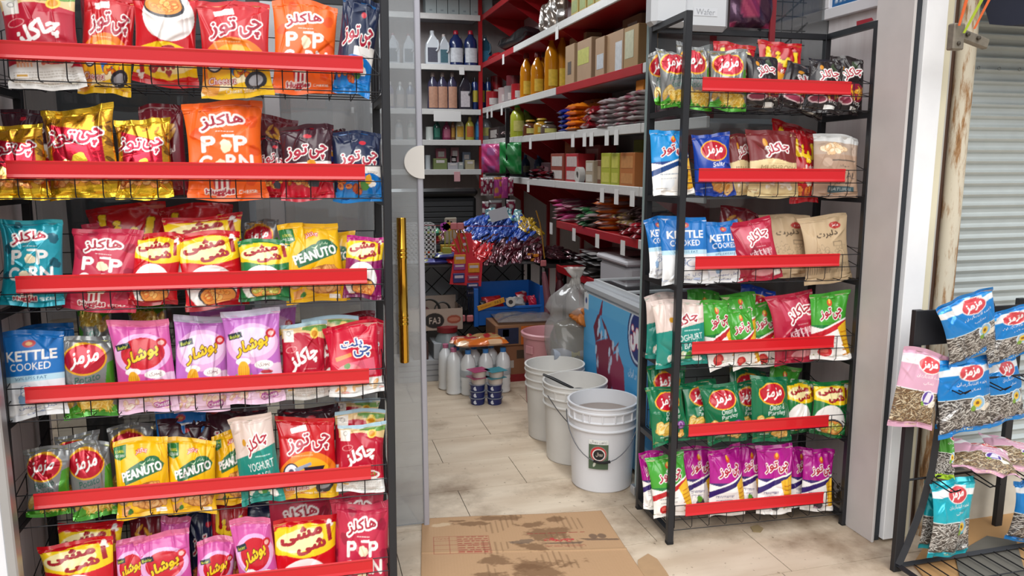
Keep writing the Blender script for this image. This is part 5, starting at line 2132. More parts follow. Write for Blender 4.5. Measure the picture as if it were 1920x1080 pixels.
for i in range(4):
    x_, y, z, w, h = on_shelf(1070 + i * 15, 1084 + i * 15, -16 - i * 6, 'A', 1.85)
    carton('pasta_box', 'yellow pasta pack by the clear bags, %s from left' % ORD[i + 1], 'box', (x_ + .03, y, z), .06, w * .9, max(.18, h), '#b9a458', side=[('L', '#8a9a4a', .1, .9, .3, .7)], group='yellow pasta packs')
# shelf C goods
for i, (px0, px1, yt, x, c, cap, pf, lb) in enumerate([(961, 980, 194, 1.84, '#a3a832', '#4f9a3c', 'shoulder', 'lime yellow drink bottle with green cap'), (980, 994, 204, 1.95, '#9aa03a', '#3f8a34', 'shoulder', 'lime drink bottle behind the first one'), (985, 1005, 225, 1.84, '#5a3018', '#b48a1c', 'round', 'dark jam jar with yellow lid'),
                                                  (1010, 1022, 222, 1.86, '#a87a1c', '#b4922a', 'round', 'honey jar with gold lid'), (1022, 1036, 228, 1.88, '#5b4a40', '#4b3c34', 'round', 'brown jar beside the blue packs'), (905, 916, 214, 1.84, '#8f9296', '#a0a4a8', 'shoulder', 'clear bottle at the far shelf corner')]):
    x_, y, z, w, h = on_shelf(px0, px1, yt, 'C', x)
    lathe_bottle('drink_bottle' if i < 2 else 'preserve_jar', lb, 'bottle' if i < 2 else 'jar', (x_, y, z), min(.13, w), h, c, cap, ('#c9bf6a', .2, .5, 1.6), pf, None, 1.0, capr=.5 if i > 1 else .3)
carton('cow_print_box', 'dark box with black and white print on the shelf corner', 'box', (1.87, y_at(935, 1.67, 1.86), LEV['C'] + .001), .12, .42, .12, '#2f2526', side=[('L', '#b8b2ae', .2, .8, .2, .8)])
rs = random.Random(4)


def stack(name, label, cat, group, lev, px, n, w, l, th, col, m, x=1.9, cols=1, tips=None, jit=.012, seed=1):
    z0 = LEV[lev] + .001
    yc = y_at(px, z0, x - l / 2)
    meshes = [pillow(name, l, w, th, col, m, 14, seed + k, tips) for k in range(2)]
    for k in range(n):
        o = link(name, meshes[k % 2], None, TR(x + rs.uniform(-jit, jit), yc + rs.uniform(-jit, jit), z0 + k * th * .78, rs.uniform(-.1, .1)))
        tag(o, label, cat, group)


stack('flat_pack', 'bright orange wrapped pack in the tall stack', 'pack', 'orange wrapped packs stacked on the shelf', 'C', 1068, 5, .24, .26, .045, '#dd7a14', FILM, seed=100)
stack('flat_pack', 'orange wrapped pack in the rear stack', 'pack', 'orange packs in the stack behind', 'C', 1092, 6, .24, .22, .045, '#c06a14', FILM, x=2.02, seed=103)
stack('flat_pack', 'deep blue wrapped pack beside the orange stack', 'pack', 'blue wrapped packs on the shelf', 'C', 1049, 5, .14, .24, .04, '#1d2a8a', FILM, seed=106)
stack('flat_pack', 'silver and red foil pack between orange and white stacks', 'pack', 'silver and red foil packs', 'C', 1095, 3, .2, .24, .06, '#9a1424', (FOIL, '#b8b0ac'), seed=109)
stack('flat_pack', 'white and pink pack in the left white stack', 'pack', 'white packs, left stack', 'C', 1128, 6, .17, .26, .036, '#b9b0b0', (FILM, '#b06a78'), seed=112)
stack('flat_pack', 'white and pink pack in the middle white stack', 'pack', 'white packs, middle stack', 'C', 1157, 6, .17, .26, .036, '#bdb4b2', (FILM, '#a86070'), seed=115)
stack('flat_pack', 'white and pink pack in the right white stack', 'pack', 'white packs, right stack', 'C', 1182, 7, .15, .26, .034, '#b4acaa', (FILM, '#a86070'), seed=118)
x_, y, z, w, h = on_shelf(1192, 1212, 150, 'C', 1.84)
carton('orange_snack_box', 'tall orange packet standing beside the right rack', 'box', (1.85, y, z), .05, .10, h, '#c87a14', side=[('L', '#b5a878', .2, .7, .1, .35)])
# shelf D goods
DESC2 = None
for (px0, px1, yt, c, tip, nm_) in ((914, 944, 276, '#b83c74', '#caa23a', 'pink bag with yellow lower edge standing at the shelf end'), (946, 985, 272, '#1a7a38', '#1a7a38', 'bright green bag leaning out over the shelf edge')):
    zb_ = LEV['D'] - .03
    ya = (y_at(px0, zb_, 1.74) + y_at(px1, zb_, 1.74)) / 2
    p0, p1 = onX(px0, yt, 1.74), onX(px1, yt, 1.74)
    wd_ = .2
    o = link('candy_bag', pillow('candy_bag', wd_, .26, .07, c, (FILM, '#a05a90' if c == '#b83c74' else '#4a8a58'), 16, 130), None, frame(Vector((1.72, ya, LEV['D'] + .17)), Vector((math.cos(.7), -math.sin(.7), 0)), Vector((0, 0, 1)), Vector((-math.sin(.7), -math.cos(.7), 0))))
    tag(o, nm_, 'bag')
for k in range(7):
    o = link('wafer_bar', pillow('wafer_bar', .26, .09, .03, ['#3a0f16', '#7a1420', '#241418'][k % 3], (FOIL, '#a03040'), 12, 140 + k), None, TR(1.9, y_at(1000 + 14 * (k % 3), 1.33, 1.8), LEV['D'] + .001 + .028 * (k // 3 + (k % 3) * .3), .2 * (k % 3)))
    tag(o, 'dark red foil bar heaped between green bag and boxes', 'bar', 'dark foil bars on the shelf')
for i, (px0, px1, yt, c, lc, lb) in enumerate([(1036, 1062, 288, '#8a3a2a', '#c9c0ba', 'brown and white candy box by the orange one'), (1062, 1084, 265, '#a85018', '#c0641c', 'orange see-through candy tub behind the red box'), (1064, 1090, 288, '#b02028', '#c8b4b0', 'red display box of candies with white lid'), (1102, 1118, 301, '#a3927c', '#c8c0b4', 'cream box with fruit print'),
                                               (1131, 1150, 287, '#a8aa34', '#c9c45a', 'yellow wafer box, left of two'), (1150, 1166, 287, '#a3a634', '#c9c45a', 'yellow wafer box, right of two'), (1166, 1196, 286, '#b06a34', '#c48850', 'long orange wafer box at the near end'), (1100, 1130, 272, '#8a3430', '#b87a74', 'red and clear gift pack behind the cream box')]):
    x_, y, z, w, h = on_shelf(px0, px1, yt, 'D', 1.84 if i not in (1, 7) else 1.98)
    carton('candy_box', lb, 'box', (x_ + .04, y, z), .12, w * .92, h, c, side=[('L', lc, .1, .9, .55, .9), ('L', lc, .1, .9, .1, .4)])
t = thing('tape_roll', 'white round tape roll standing by the cream box', 'roll', TR(1.83, y_at(1081 + 6, 1.33, 1.83), LEV['D'] + .055, -PI / 2))
b = MB()
b.lathe([(.025, -.02), (.054, -.02), (.054, .02), (.025, .02), (.025, -.02)], 24, M=Matrix.Rotation(PI / 2, 4, 'X'))
b.obj('roll_body', mat('roll_white', '#c0bab4', .5), t)
b = MB()
b.lathe([(.0, -.012), (.025, -.012), (.025, .012), (.0, .012)], 20, M=Matrix.Rotation(PI / 2, 4, 'X'))
b.obj('core', mat('roll_core', '#3a3434', .6), t)
# shelf E: bars and sweets
def bars(lab, group, px, lev, n, cols, L_, w, th, x, rz, spread, seed, m=None, lay=4, name='candy_bar'):
    z0 = LEV[lev] + .002
    mm = [pillow(name, L_, w, th, c, m or (FILM, '#c9b0b0'), 12, seed + i) for i, c in enumerate(cols)]
    rr = random.Random(seed)
    yc = y_at(px, z0, x - L_ / 2)
    for k in range(n):
        o = link(name, mm[k % len(mm)], None, TR(x + rr.uniform(-.03, .03), yc + rr.uniform(-spread, spread), z0 + (k // lay) * th * .85 + rr.uniform(0, .006), rz + rr.uniform(-.25, .25)))
        tag(o, lab, 'bar', group)


bars('pink wrapped stick in the bundle at the shelf end', 'pink sticks', 1044, 'E', 22, ['#b83a72', '#c8508a', '#a02c5c'], .4, .05, .028, 2.0, .15, .14, 200)
bars('pale white and pink long stick atop the pink bundle', 'pale sticks', 1085, 'E', 14, ['#9a8888', '#a89a9a', '#8a6a70'], .42, .045, .026, 2.0, .3, .22, 230)
bars('dark green wrapped bar in the green bundle', 'green bars', 1088, 'E', 20, ['#1d4a30', '#173a28', '#2c6a3c'], .3, .05, .028, 1.94, 0, .12, 210)
bars('orange wrapped bar stacked beside the green bars', 'orange bars', 1117, 'E', 8, ['#c8641a', '#b85a14'], .26, .09, .03, 1.92, 0, .02, 220, lay=1)
bars('gold and brown wrapped sweet near the right rack', 'gold sweets', 1160, 'E', 18, ['#9a8048', '#3a2420', '#a88c50'], .16, .06, .03, 1.92, .4, .16, 240)
bars('crimson wrapped sweet lying in front of gold ones', 'crimson sweets', 1180, 'E', 9, ['#b01c2c', '#7a141e'], .13, .06, .03, 1.85, .4, .14, 250)
bars('dark maroon bar at the back of the low shelf', 'maroon bars', 1190, 'E', 14, ['#4a1620', '#5a1c28'], .3, .07, .035, 2.05, .1, .2, 255, lay=3)
# shelf F: stack of white magazines-like sachet sheets, white tub
bars('white sachet sheet in the stack above the freezer', 'white sachet sheets', 1100, 'F', 24, ['#a8a6a6', '#b4b2b0', '#8c8a8c'], .34, .24, .016, 1.96, 0, .12, 260, m=(FILM, '#4a4a50'), lay=2, name='sachet_sheet')
x_, y, z, w, h = on_shelf(1122, 1206, 486, 'F', 1.88)
tb = thing('storage_tub', 'white lidded plastic tub on the shelf above the freezer', 'tub', (1.92, y_at(1165, .76, 1.85), LEV['F'] + .001))
b = MB()
b.box(-.13, .13, -.22, .22, 0, .16, bev=.03)
b.obj('tub_body', mat('tub_white', '#b9b8bc', .4), tb)
b = MB()
b.box(-.145, .145, -.235, .235, .155, .19, bev=.012)
b.obj('lid', mat('tub_lid', '#c6c4c8', .35), tb)
b = MB()
b.box(-.05, .05, -.12, -.04, .1905, .194)
b.obj('label', mat('label_dark', '#2a2a30', .5), tb)

# second rows and gap fillers on the right wall
for i, (px, lev, x, c, cap, pf, w_, h_, lb) in enumerate([(1000, 'C', 2.06, '#6a6e34', '#3f7a34', 'shoulder', .09, .26, 'olive bottle at the back of the fourth shelf'), (1012, 'C', 2.08, '#7a7c3c', '#3f7a34', 'shoulder', .09, .26, 'olive bottle behind the honey jar'),
                                                          (985, 'D', 2.08, '#1c3050', '#2a5080', 'round', .09, .2, 'dark blue bottle top behind the green bag'), (1010, 'D', 2.08, '#1c3050', '#2a5080', 'round', .09, .2, 'dark blue bottle behind the foil bars'),
                                                          (1000, 'A', 2.1, '#6a5a50', '#5a2a2a', 'round', .1, .2, 'brown jar behind the black plastic bag')]):
    lathe_bottle('stock_bottle', lb, 'bottle', (x, y_at(px, LEV[lev], x), LEV[lev] + .001), w_, h_, c, cap, ('#8a8468', .2, .5, 1.5), pf, None, 1.0)
for i, (px0, px1, yt, x, c, lc) in enumerate([(1016, 1034, 305, 1.86, '#3a1c24', '#6a4a50'), (1118, 1131, 300, 1.86, '#7a4a3a', '#b09a80'), (1188, 1206, 262, 2.02, '#8a8a34', '#b4b050'), (1044, 1062, 300, 2.02, '#5a2830', '#8a6a60')]):
    x_, y, z, w, h = on_shelf(px0, px1, yt, 'D', x)
    carton('candy_box', ['small dark plum box left of the candy boxes', 'narrow brown box between cream and yellow boxes', 'olive yellow box at the back near the rack', 'dark box behind the brown and white one'][i], 'box', (x_ + .04, y, z), .1, w * .92, h, c, side=[('L', lc, .15, .85, .2, .75)])
bars('crumpled silver and wine sachet filling the fifth shelf', 'wine sachets', 1012, 'D', 16, ['#4a1a24', '#6a1c2c', '#2c1418'], .18, .08, .03, 1.92, .3, .2, 270, m=(FOIL, '#8a5a60'), lay=5, name='sachet')
bars('small brown packet near the shelf corner', 'brown packets', 932, 'C', 8, ['#4a3a34', '#3a2c2a'], .16, .08, .035, 1.9, .2, .15, 280, name='sachet')

# ------------------------------------------------------------------ pails, freezer, floor goods
PAILW = mat('pail_plastic', '#d9dade', .38, noise=.06, nscale=9, coat=.15)
PAILD = mat('pail_scuffed', '#cfcdc9', .5, noise=.16, nscale=7)


def pail(label, x, y, m, rz, full=None):
    t = thing('plastic_pail', label, 'pail', TR(x, y, 0, rz))
    b = MB()
    prof = [(0, .004), (.128, .004), (.133, 0), (.138, .006), (.151, .285), (.1595, .287), (.1605, .292), (.153, .298), (.154, .325), (.161, .327), (.162, .331), (.155, .336), (.156, .366), (.162, .368), (.163, .374), (.158, .378),
            (.1585, .392), (.163, .394), (.163, .4), (.153, .4), (.148, .3), (.133, .02), (0, .018)]
    b.lathe(prof, 48)
    b.obj('pail_body', m, t)
    for a0 in (-2.5, -1.57, -.6, .4):
        for da in (-.36, .0, .36):
            a = a0 + da
            b = MB()
            b.box(-.0025, .0025, -.009, 0, .334, .368, M=Matrix.Rotation(a + PI / 2, 4, 'Z') @ Matrix.Translation((0, -.153, 0)))
            b.obj('rim_rib', m, t)
    pts = [(.166 * math.cos(a), .166 * math.sin(a) - .008 * math.sin(-a), .345 - .185 * math.sin(-a) ** 1.2 if a < 0 else .345) for a in np.linspace(-PI + .001, -.001, 22)]
    b = MB()
    b.tube(pts, .0022, 6)
    h_ = b.obj('wire_handle', mat('handle_wire', '#5a5b60', .4, .7), t)
    mid = [p for p in pts if -.045 < p[0] < .045]
    b = MB()
    b.tube(mid, .006, 10)
    b.obj('handle_grip', mat('black_rubber', '#141416', .8), h_)
    if full:
        b = MB()
        b.lathe([(0, full[0]), (.147, full[0]), (.147, full[0] - .006), (0, full[0] - .006)], 40)
        b.obj('contents', mat('pail_contents_' + full[2], full[1], full[3], noise=.12, nscale=30), t)
    return t


p1 = pail('white pail nearest the doorway, green label, half full', 1.30, 3.20, PAILW, -.38, (.335, '#8d8078', 'a', .35))
pail('middle white pail of the three, black scoop inside', 1.283, 3.53, PAILD, .3, (.30, '#b9b4ae', 'b', .5))
pail('rear white pail of the three, beside the pink bin', 1.285, 3.86, PAILD, 1.2, (.30, '#b9b4ae', 'b', .5))
A = Art('#4b5f48', 70, 1.55, 3)
A.rect(0, 0, 1, .24, '#e2e4e0')
A.text('زیتون رویال', .5, .12, .86, .17, '#2a2a2a')
A.ell(.5, .74, .44, .42, '#7b8478')
A.ell(.5, .74, .4, .38, '#c23034')
A.ell(.52, .78, .33, .31, '#e9e6e0')
A.ell(.52, .78, .28, .27, '#1f1d1d')
A.text('رویال', .54, .76, .34, .22, '#e8d8c8', -6)
A.ell(.3, 1.3, .06, .14, '#cfd3c4', 20)
ang = math.atan2(-3.2, -1.3) - .10
rr_ = .1535
pc = Vector((rr_ * math.cos(ang), rr_ * math.sin(ang), 0))
lm = frame(Vector((1.30 + pc.x, 3.20 + pc.y, .12)), Vector((-math.sin(ang), math.cos(ang), 0)), Vector((-math.cos(ang), -math.sin(ang), 0)), Vector((0, 0, 1)))
lo = panel('paper_label', A, .088, .136, None, lm @ Matrix.Translation((-.044, -.0, 0)), 60, None, .149)
lo.parent = p1
lo.matrix_parent_inverse = p1.matrix_world.inverted() if False else Matrix.Identity(4)
lo.matrix_local = TR(1.30, 3.20, 0, -.38).inverted() @ lm @ Matrix.Translation((-.044, 0, 0))
sc = thing('scoop', 'black scoop handle resting on the middle pail rim', 'scoop', TR(1.283, 3.53, .40))
b = MB()
a_, c_ = onZ(1018, 702, .43) - Vector((1.283, 3.53, .40)), onZ(1075, 728, .36) - Vector((1.283, 3.53, .40))
b.tube([a_, a_.lerp(c_, .3) + Vector((0, 0, .002)), a_.lerp(c_, .7), c_], [.006, .008, .008, .006], 8)
b.obj('scoop_handle', mat('black_plastic', '#17171a', .4), sc)
b = MB()
b.lathe([(0, -.03), (.03, -.02), (.036, .0), (.034, .0), (.028, -.018), (0, -.026)], 16, c=(c_.x + .03, c_.y, c_.z - .01))
b.obj('scoop_bowl', mat('black_plastic', '#17171a', .4), sc)

# chest freezer with a printed side
fx0, fx1, fy0, fy1 = 1.478, 2.12, 3.03, 3.94
fz = thing('chest_freezer', 'white chest freezer with blue poster side behind the pails', 'freezer', (fx0, fy0, 0))
b = MB()
b.box(0, fx1 - fx0, 0, fy1 - fy0, .03, .775, bev=.012)
b.obj('cabinet', mat('freezer_white', '#cfd3d6', .35, coat=.2), fz)
b = MB()
b.box(-.004, fx1 - fx0 + .004, -.004, fy1 - fy0 + .004, .775, .825, bev=.014)
b.obj('rim', mat('freezer_grey_rim', '#a7abb0', .4), fz)
for i, (u0, u1) in enumerate(((.04, .44), (.47, .87))):
    b = MB()
    b.box(.06, fx1 - fx0 - .06, u0, u1, .826, .836)
    g = b.obj('sliding_lid', mat('dark_glass_lid', '#4c5256', .08, .1, coat=1), fz)
    b = MB()
    for (a0, a1, c0, c1) in ((.045, .06, u0, u1), (fx1 - fx0 - .06, fx1 - fx0 - .045, u0, u1), (.045, fx1 - fx0 - .045, u0 - .012, u0), (.045, fx1 - fx0 - .045, u1, u1 + .012)):
        b.box(a0, a1, c0, c1, .825, .842)
    b.obj('lid_frame', mat('lid_frame_white', '#c9cccf', .4), g)
for (x, y) in ((.04, .04), (.6, .04), (.04, .86), (.6, .86)):
    b = MB()
    b.lathe([(0, 0), (.02, 0), (.022, .03), (0, .03)], 10, c=(x, y, 0))
    b.obj('foot', mat('black_plastic', '#17171a', .4), fz)
PW, PH, PZ = .885, .74, .03


def F(px, py):
    p = onX(px, py, fx0 - .002)
    return ((fy1 - .015) - p.y) / PW, (PZ + PH - p.z) / PW


A = Art('#3f9ad0', 260, PH / PW, 8)
A.where(lambda X, Y: Y < .30, '#4fa3d6')
A.where(lambda X, Y: Y < .08, '#5aaad8')
u, v = F(1105, 555)
A.rect(0, 0, .075, .1, '#d5d9dc')
A.ell(.035, .045, .015, .02, '#1e3a7a')
for pts, c in (([(1117, 640), (1140, 634), (1150, 640), (1152, 690), (1147, 730), (1122, 735), (1119, 690)], '#7c1c3c'), ([(1141, 668), (1160, 660), (1170, 690), (1172, 735), (1150, 740)], '#8c2a4c'),
               ([(1117, 640), (1113, 612), (1121, 590), (1127, 588), (1122, 604), (1123, 622), (1132, 632)], '#6a1836'), ([(1123, 590), (1129, 565), (1131, 562), (1129, 592)], '#7c1c3c'),
               ([(1127, 592), (1136, 610), (1144, 634), (1150, 660), (1143, 640), (1133, 615)], '#6a1836'), ([(1145, 652), (1154, 650), (1161, 640), (1158, 655), (1148, 662)], '#7c1c3c')):
    A.poly([F(*p) for p in pts], c)
for (px, py) in ((1122, 622), (1128, 628), (1118, 655), (1143, 660), (1146, 676)):
    u, v = F(px, py)
    A.ell(u, v, .014, .03, '#b7c9de', 10)
for (px, py, r_) in ((1124, 606, .02), (1136, 628, .025), (1150, 648, .02), (1158, 664, .025), (1143, 690, .03), (1121, 680, .025)):
    u, v = F(px, py)
    A.stain(u, v, r_, '#c3d6ea', .8, 1.8)
u, v = F(1196, 632)
A.ell(u, v, .13, .16, '#162a66')
A.ell(u, v, .115, .145, '#c8d6e6')
A.ell(u + .005, v, .105, .132, '#1b2f72')
A.text('میهن', u + .0, v + .01, .17, .12, '#e8eaf0', -6, 0, '#c2223a', .006, .01)
u, v = F(1196, 700)
A.text('میهن بر ایران', u - .02, v + .02, .2, .05, '#dfe9f2')
A.rect(0, .66, 1, .9, '#7fb9de')
panel('poster_panel', A, PW, PH, fz, Matrix(((0, 1, 0, -.0035), (-1, 0, 0, fy1 - .015 - fy0), (0, 0, 1, PZ), (0, 0, 0, 1))), 190)

# cardboard spread over the threshold
c4 = [onZ(789, 1092), onZ(1214, 1092), onZ(1127, 960), onZ(791, 975)]
U = 1.0


def CBp(px, py):
    """photo pixel -> sheet coordinates (bilinear inverse by search)"""
    p = onZ(px, py)
    s_, t_ = .5, .5
    for _ in range(12):
        q = (c4[0] * (1 - s_) + c4[1] * s_) * (1 - t_) + (c4[3] * (1 - s_) + c4[2] * s_) * t_
        ds = (c4[1] - c4[0]) * (1 - t_) + (c4[2] - c4[3]) * t_
        dt = (c4[3] - c4[0]) * (1 - s_) + (c4[2] - c4[1]) * s_
        e = p - q
        det = ds.x * dt.y - ds.y * dt.x
        s_ += (e.x * dt.y - e.y * dt.x) / det
        t_ += (ds.x * e.y - ds.y * e.x) / det
    return s_, (1 - t_) * .85


A = Art('#b08c68', 420, .85, 12)
A.where(lambda X, Y: (np.sin(X * 420) > .2), '#ab8862', .35)
A.where(lambda X, Y: (np.abs(Y - .5) < .006), '#9c7c58', .6)
wet = '#6b4a2c'
for (px, py, r, sy) in ((1000, 985, .1, .5), (1020, 1000, .12, .6), (930, 975, .1, .35), (880, 985, .08, .3), (1010, 1030, .1, .8), (915, 1055, .09, .8), (1000, 1060, .14, .5), (1040, 975, .06, .6), (860, 980, .05, .3), (900, 1082, .1, .5), (1020, 1075, .12, .5)):
    u, v = CBp(px, py)
    A.stain(u, v, r, wet, .75, sy)
A.where(lambda X, Y: (np.sin(X * 210) > .6) & (np.sin(Y * 21 + 2 * np.sin(X * 13)) + np.sin(X * 17 + Y * 5) > .6) & (X > .3) & (X < .85), '#6b4d30', .5)
u, v = CBp(822, 988)
A.stain(u, v, .06, '#c9b090', .8, .5)
red = '#8f2f28'
u0, v0 = CBp(812, 1010)
u1, v1 = CBp(922, 1040)
for k in range(5):
    A.rect(u0, v0 + (v1 - v0) * k / 4, u1, v0 + (v1 - v0) * k / 4 + .003, red, .8)
for k in (0, .28, .42, .7, 1):
    x = u0 + (u1 - u0) * k
    A.rect(x, v0, x + .003, v1, red, .8)
A.fine((u0 + u1) / 2 + .06, (v0 + v1) / 2, (u1 - u0) * .55, v1 - v0, red, 8)
A.text('مشخصات', u0 + .05, v0 + .03, .07, .03, red)
u, v = CBp(1048, 1014)
A.text('محصولات', u, v, .15, .055, '#b02c30', 0, 0, None, 0, .003)
A.poly([(u - .11, v + .035), (u + .12, v + .03), (u + .1, v + .055), (u - .05, v + .05)], '#5a463a', .8)
A.fine(u + .02, v + .075, .2, .03, red, 2)
A.fine(u, v - .09, .3, .02, red, 1)
u, v = CBp(980, 1018)
A.blob(u, v, .06, '#5c4c40', 9, .5, .7, .45)
u, v = CBp(1122, 1012)
for d_ in (-.02, .025):
    A.ell(u + d_, v - .03, .022, .03, '#5c4638', 0, .8)
A.poly([(u - .1, v - .01), (u + .1, v + .01), (u + .1, v + .03), (u - .06, v + .02)], '#5c4638', .8)
S, T = np.meshgrid(np.linspace(0, 1, 230), np.linspace(0, 1, 196))
c4n = [np.array(q) for q in c4]
Pm = ((c4n[0] * (1 - S[..., None]) + c4n[1] * S[..., None]) * (1 - T[..., None]) + (c4n[3] * (1 - S[..., None]) + c4n[2] * S[..., None]) * T[..., None])
Pm[..., 2] = .006 + .0015 * np.sin(S * 7) + .004 * np.exp(-((T - .41) / .01) ** 2)
Cm = sample(A, S, 1 - T)
Pb = Pm[::15, ::15].copy()
Pb[..., 2] = .0015
me = merge_grids('cardboard_sheet', [(Pm, Cm, False)], print_mat('corrugated_card', .75, 0, .25, 0, 90))
o = link('cardboard_sheet', me)
md = o.modifiers.new('thickness', 'SOLIDIFY')
md.thickness = .003
md.offset = -1
tag(o, 'flattened brown cardboard box with wet stains lying in the doorway', 'cardboard')
b = MB()
pp = [onZ(1196, 1096), onZ(1196, 1052), onZ(1215, 1040), onZ(1232, 1050), onZ(1250, 1075), onZ(1262, 1096)]
b.add([Vector((v.x, v.y, .002)) for v in pp] + [Vector((v.x, v.y, .005)) for v in pp], [tuple(range(6)), tuple(range(11, 5, -1))] + [(i, i + 6, (i + 1) % 6 + 6, (i + 1) % 6) for i in range(6)])
tag(b.obj('cardboard_scrap', mat('torn_card', '#ab8a66', .8, noise=.15)), 'torn scrap of brown cardboard at the right of the sheet', 'cardboard')
b = MB()
for k, (px, py) in enumerate([(1408, 990), (1418, 986), (1428, 992), (1424, 999), (1410, 998)]):
    pass
pp = [onZ(1407, 989), onZ(1420, 985), onZ(1431, 992), onZ(1426, 999), onZ(1412, 998)]
b.add([Vector((v.x, v.y, .0008)) for v in pp] + [Vector((v.x, v.y, .004)) for v in pp], [tuple(range(5)), tuple(range(9, 4, -1))] + [(i, i + 5, (i + 1) % 5 + 5, (i + 1) % 5) for i in range(5)])
tag(b.obj('dry_leaf', mat('leaf_brown', '#8c7a58', .8)), 'dry brown leaf on the tiles below the right rack', 'leaf')

# ------------------------------------------------------------------ bottled water, yoghurts, cartons, bin
WB = mat('clear_bottle', '#b9c0c4', .15, alpha=.55, coat=.6)
CAPB = mat('blue_cap', '#3a78b8', .4)
rowy = [4.62, 4.74]
rowx = [.95, 1.065, 1.18]
bx = onY(880, 740, 4.62).x
pk = [(r, c) for r in range(2) for c in range(3)]
for i, (r, c) in enumerate(pk):
    x = [.985, 1.10, 1.215][c] - (.05 if r else 0)
    y = 4.70 + r * .12
    t = thing('water_bottle', 'clear blue-capped milk-white bottle, %s from left, %s row' % (ORD[c + 1], ['front', 'rear'][r]), 'bottle', (x, y, 0), 'bottled drinks on the floor')
    b = MB()
    b.lathe([(0, 0), (.04, 0), (.048, .01), (.046, .05), (.049, .06), (.046, .09), (.049, .1), (.047, .16), (.049, .2), (.04, .235), (.02, .262), (.016, .27)], 18)
    b.obj('bottle_body', mat('milky_bottle', '#dfe2e4', .25, coat=.5), t)
    b = MB()
    b.lathe([(0, .266), (.019, .266), (.02, .29), (.017, .293), (0, .293)], 14)
    b.obj('cap', CAPB, t)
    b = MB()
    b.lathe([(.0495, .12), (.0505, .123), (.0505, .162), (.0495, .165)], 18)
    b.obj('label', mat('bottle_label', '#a9b0b6', .4, noise=.3, nscale=40), t)
for i, x in enumerate((.87, .90)):
    t = thing('water_bottle', 'clear bottle at the left side of the pack, %s' % ['rear one', 'front one'][i], 'bottle', (x, 4.86 - i * .12, 0), 'bottled drinks on the floor')
    b = MB()
    b.lathe([(0, 0), (.04, 0), (.05, .01), (.047, .05), (.05, .06), (.047, .09), (.05, .1), (.047, .2), (.042, .24), (.02, .27), (.016, .28)], 18)
    b.obj('bottle_body', mat('milky_bottle', '#dfe2e4', .25), t)
    b = MB()
    b.lathe([(0, .276), (.019, .276), (.02, .3), (0, .302)], 14)
    b.obj('cap', mat('pink_cap', '#b86a8a', .4), t)
for s_, (px, lidc, lidn) in enumerate(((897, '#a8446c', 'pink'), (929, '#3a8a98', 'teal'))):
    g0 = onZ(px, 758)
    for k in range(5):
        z = k * .043
        navy = k < 3
        t = thing('yoghurt_tub', '%s yoghurt tub in the %s-lidded stack, %s from bottom' % ('navy' if navy else 'white', lidn, ORD[k + 1]), 'yoghurt', (g0.x + (0 if navy else -.006 + .004 * k), g0.y + .02, z), 'yoghurt tubs in two stacks')
        b = MB()
        b.lathe([(0, 0), (.042, 0), (.046, .034), (.05, .036), (.05, .040), (0, .040)], 22)
        b.obj('tub_body', mat('yog_navy', '#1c2660', .35) if navy else mat('yog_white', '#c9bdb4', .4), t)
        b = MB()
        if navy:
            b.lathe([(0, .0402), (.052, .0402), (.052, .0425), (0, .0425)], 22)
            b.obj('foil_lid', mat('lid_clear', '#9aa0ac', .3, .3), t)
            b = MB()
            b.lathe([(.0, 0), (.013, 0), (.013, .0008), (0, .0008)], 14, M=Matrix.Translation((-.022, -.0395, .02)) @ Matrix.Rotation(PI / 2, 4, 'X'))
            b.obj('label', mat('label_round_white', '#c9ccd6', .5), t)
        else:
            b.box(-.062, .05, -.054, .05, .0402, .0425, M=Matrix.Rotation(.3, 4, 'Z'))
            b.obj('foil_lid', mat('lid_' + lidn, lidc, .35, .2), t)
# snack packets on the bottles
for i, (px, py, w_, l_, c, al, rz, tx, lb) in enumerate([(905, 655, .13, .2, '#a8282c', '#c9a08a', 1.3, 0, 'red and white snack packet on top of the bottles, at left'), (935, 652, .14, .22, '#b08a5a', '#a8282c', 1.6, 0, 'tan and red packet behind the orange one'), (922, 664, .12, .34, '#d06a1c', '#d8b08a', 1.57, 0, 'long orange and cream rusk packet in front, on the bottles')]):
    p = onZ(px, py, .31)
    o = link('snack_packet', pillow('snack_packet', w_, l_, .045, c, (FILM, al), 16, 300 + i), None, TR([.99, 1.12, 1.07][i], [4.80, 4.84, 4.70][i], [.305, .308, .312][i], rz))
    tag(o, lb, 'snack packet')
j = thing('water_jug', 'cloudy grey water jug with red lid left of the bottles', 'jug', (.93, 5.12, 0))
b = MB()
b.lathe([(0, 0), (.09, 0), (.1, .02), (.1, .2), (.085, .27), (.06, .32), (.055, .33)], 22)
b.obj('jug_body', mat('cloudy_plastic', '#7e8688', .4), j)
b = MB()
b.lathe([(0, .325), (.07, .325), (.072, .36), (0, .365)], 20)
b.obj('lid', mat('red_lid', '#7c1a22', .4), j)
carton('flat_white_carton', 'stack-like white ribbed carton on the floor before the stand', 'carton', (.76, 5.16, 0), .36, .22, .15, '#a9aaad', side=[('F', '#85868a', .02, .98, .25, .3), ('F', '#85868a', .02, .98, .5, .55), ('F', '#85868a', .02, .98, .75, .8)])
carton('white_carton', 'small white box standing on the ribbed carton', 'box', (.87, 5.15, .151), .09, .2, .11, '#a9adb2')
carton('brown_carton', 'dark red-brown box beside the small white box', 'box', (.74, 5.16, .151), .1, .2, .12, '#4a3230')
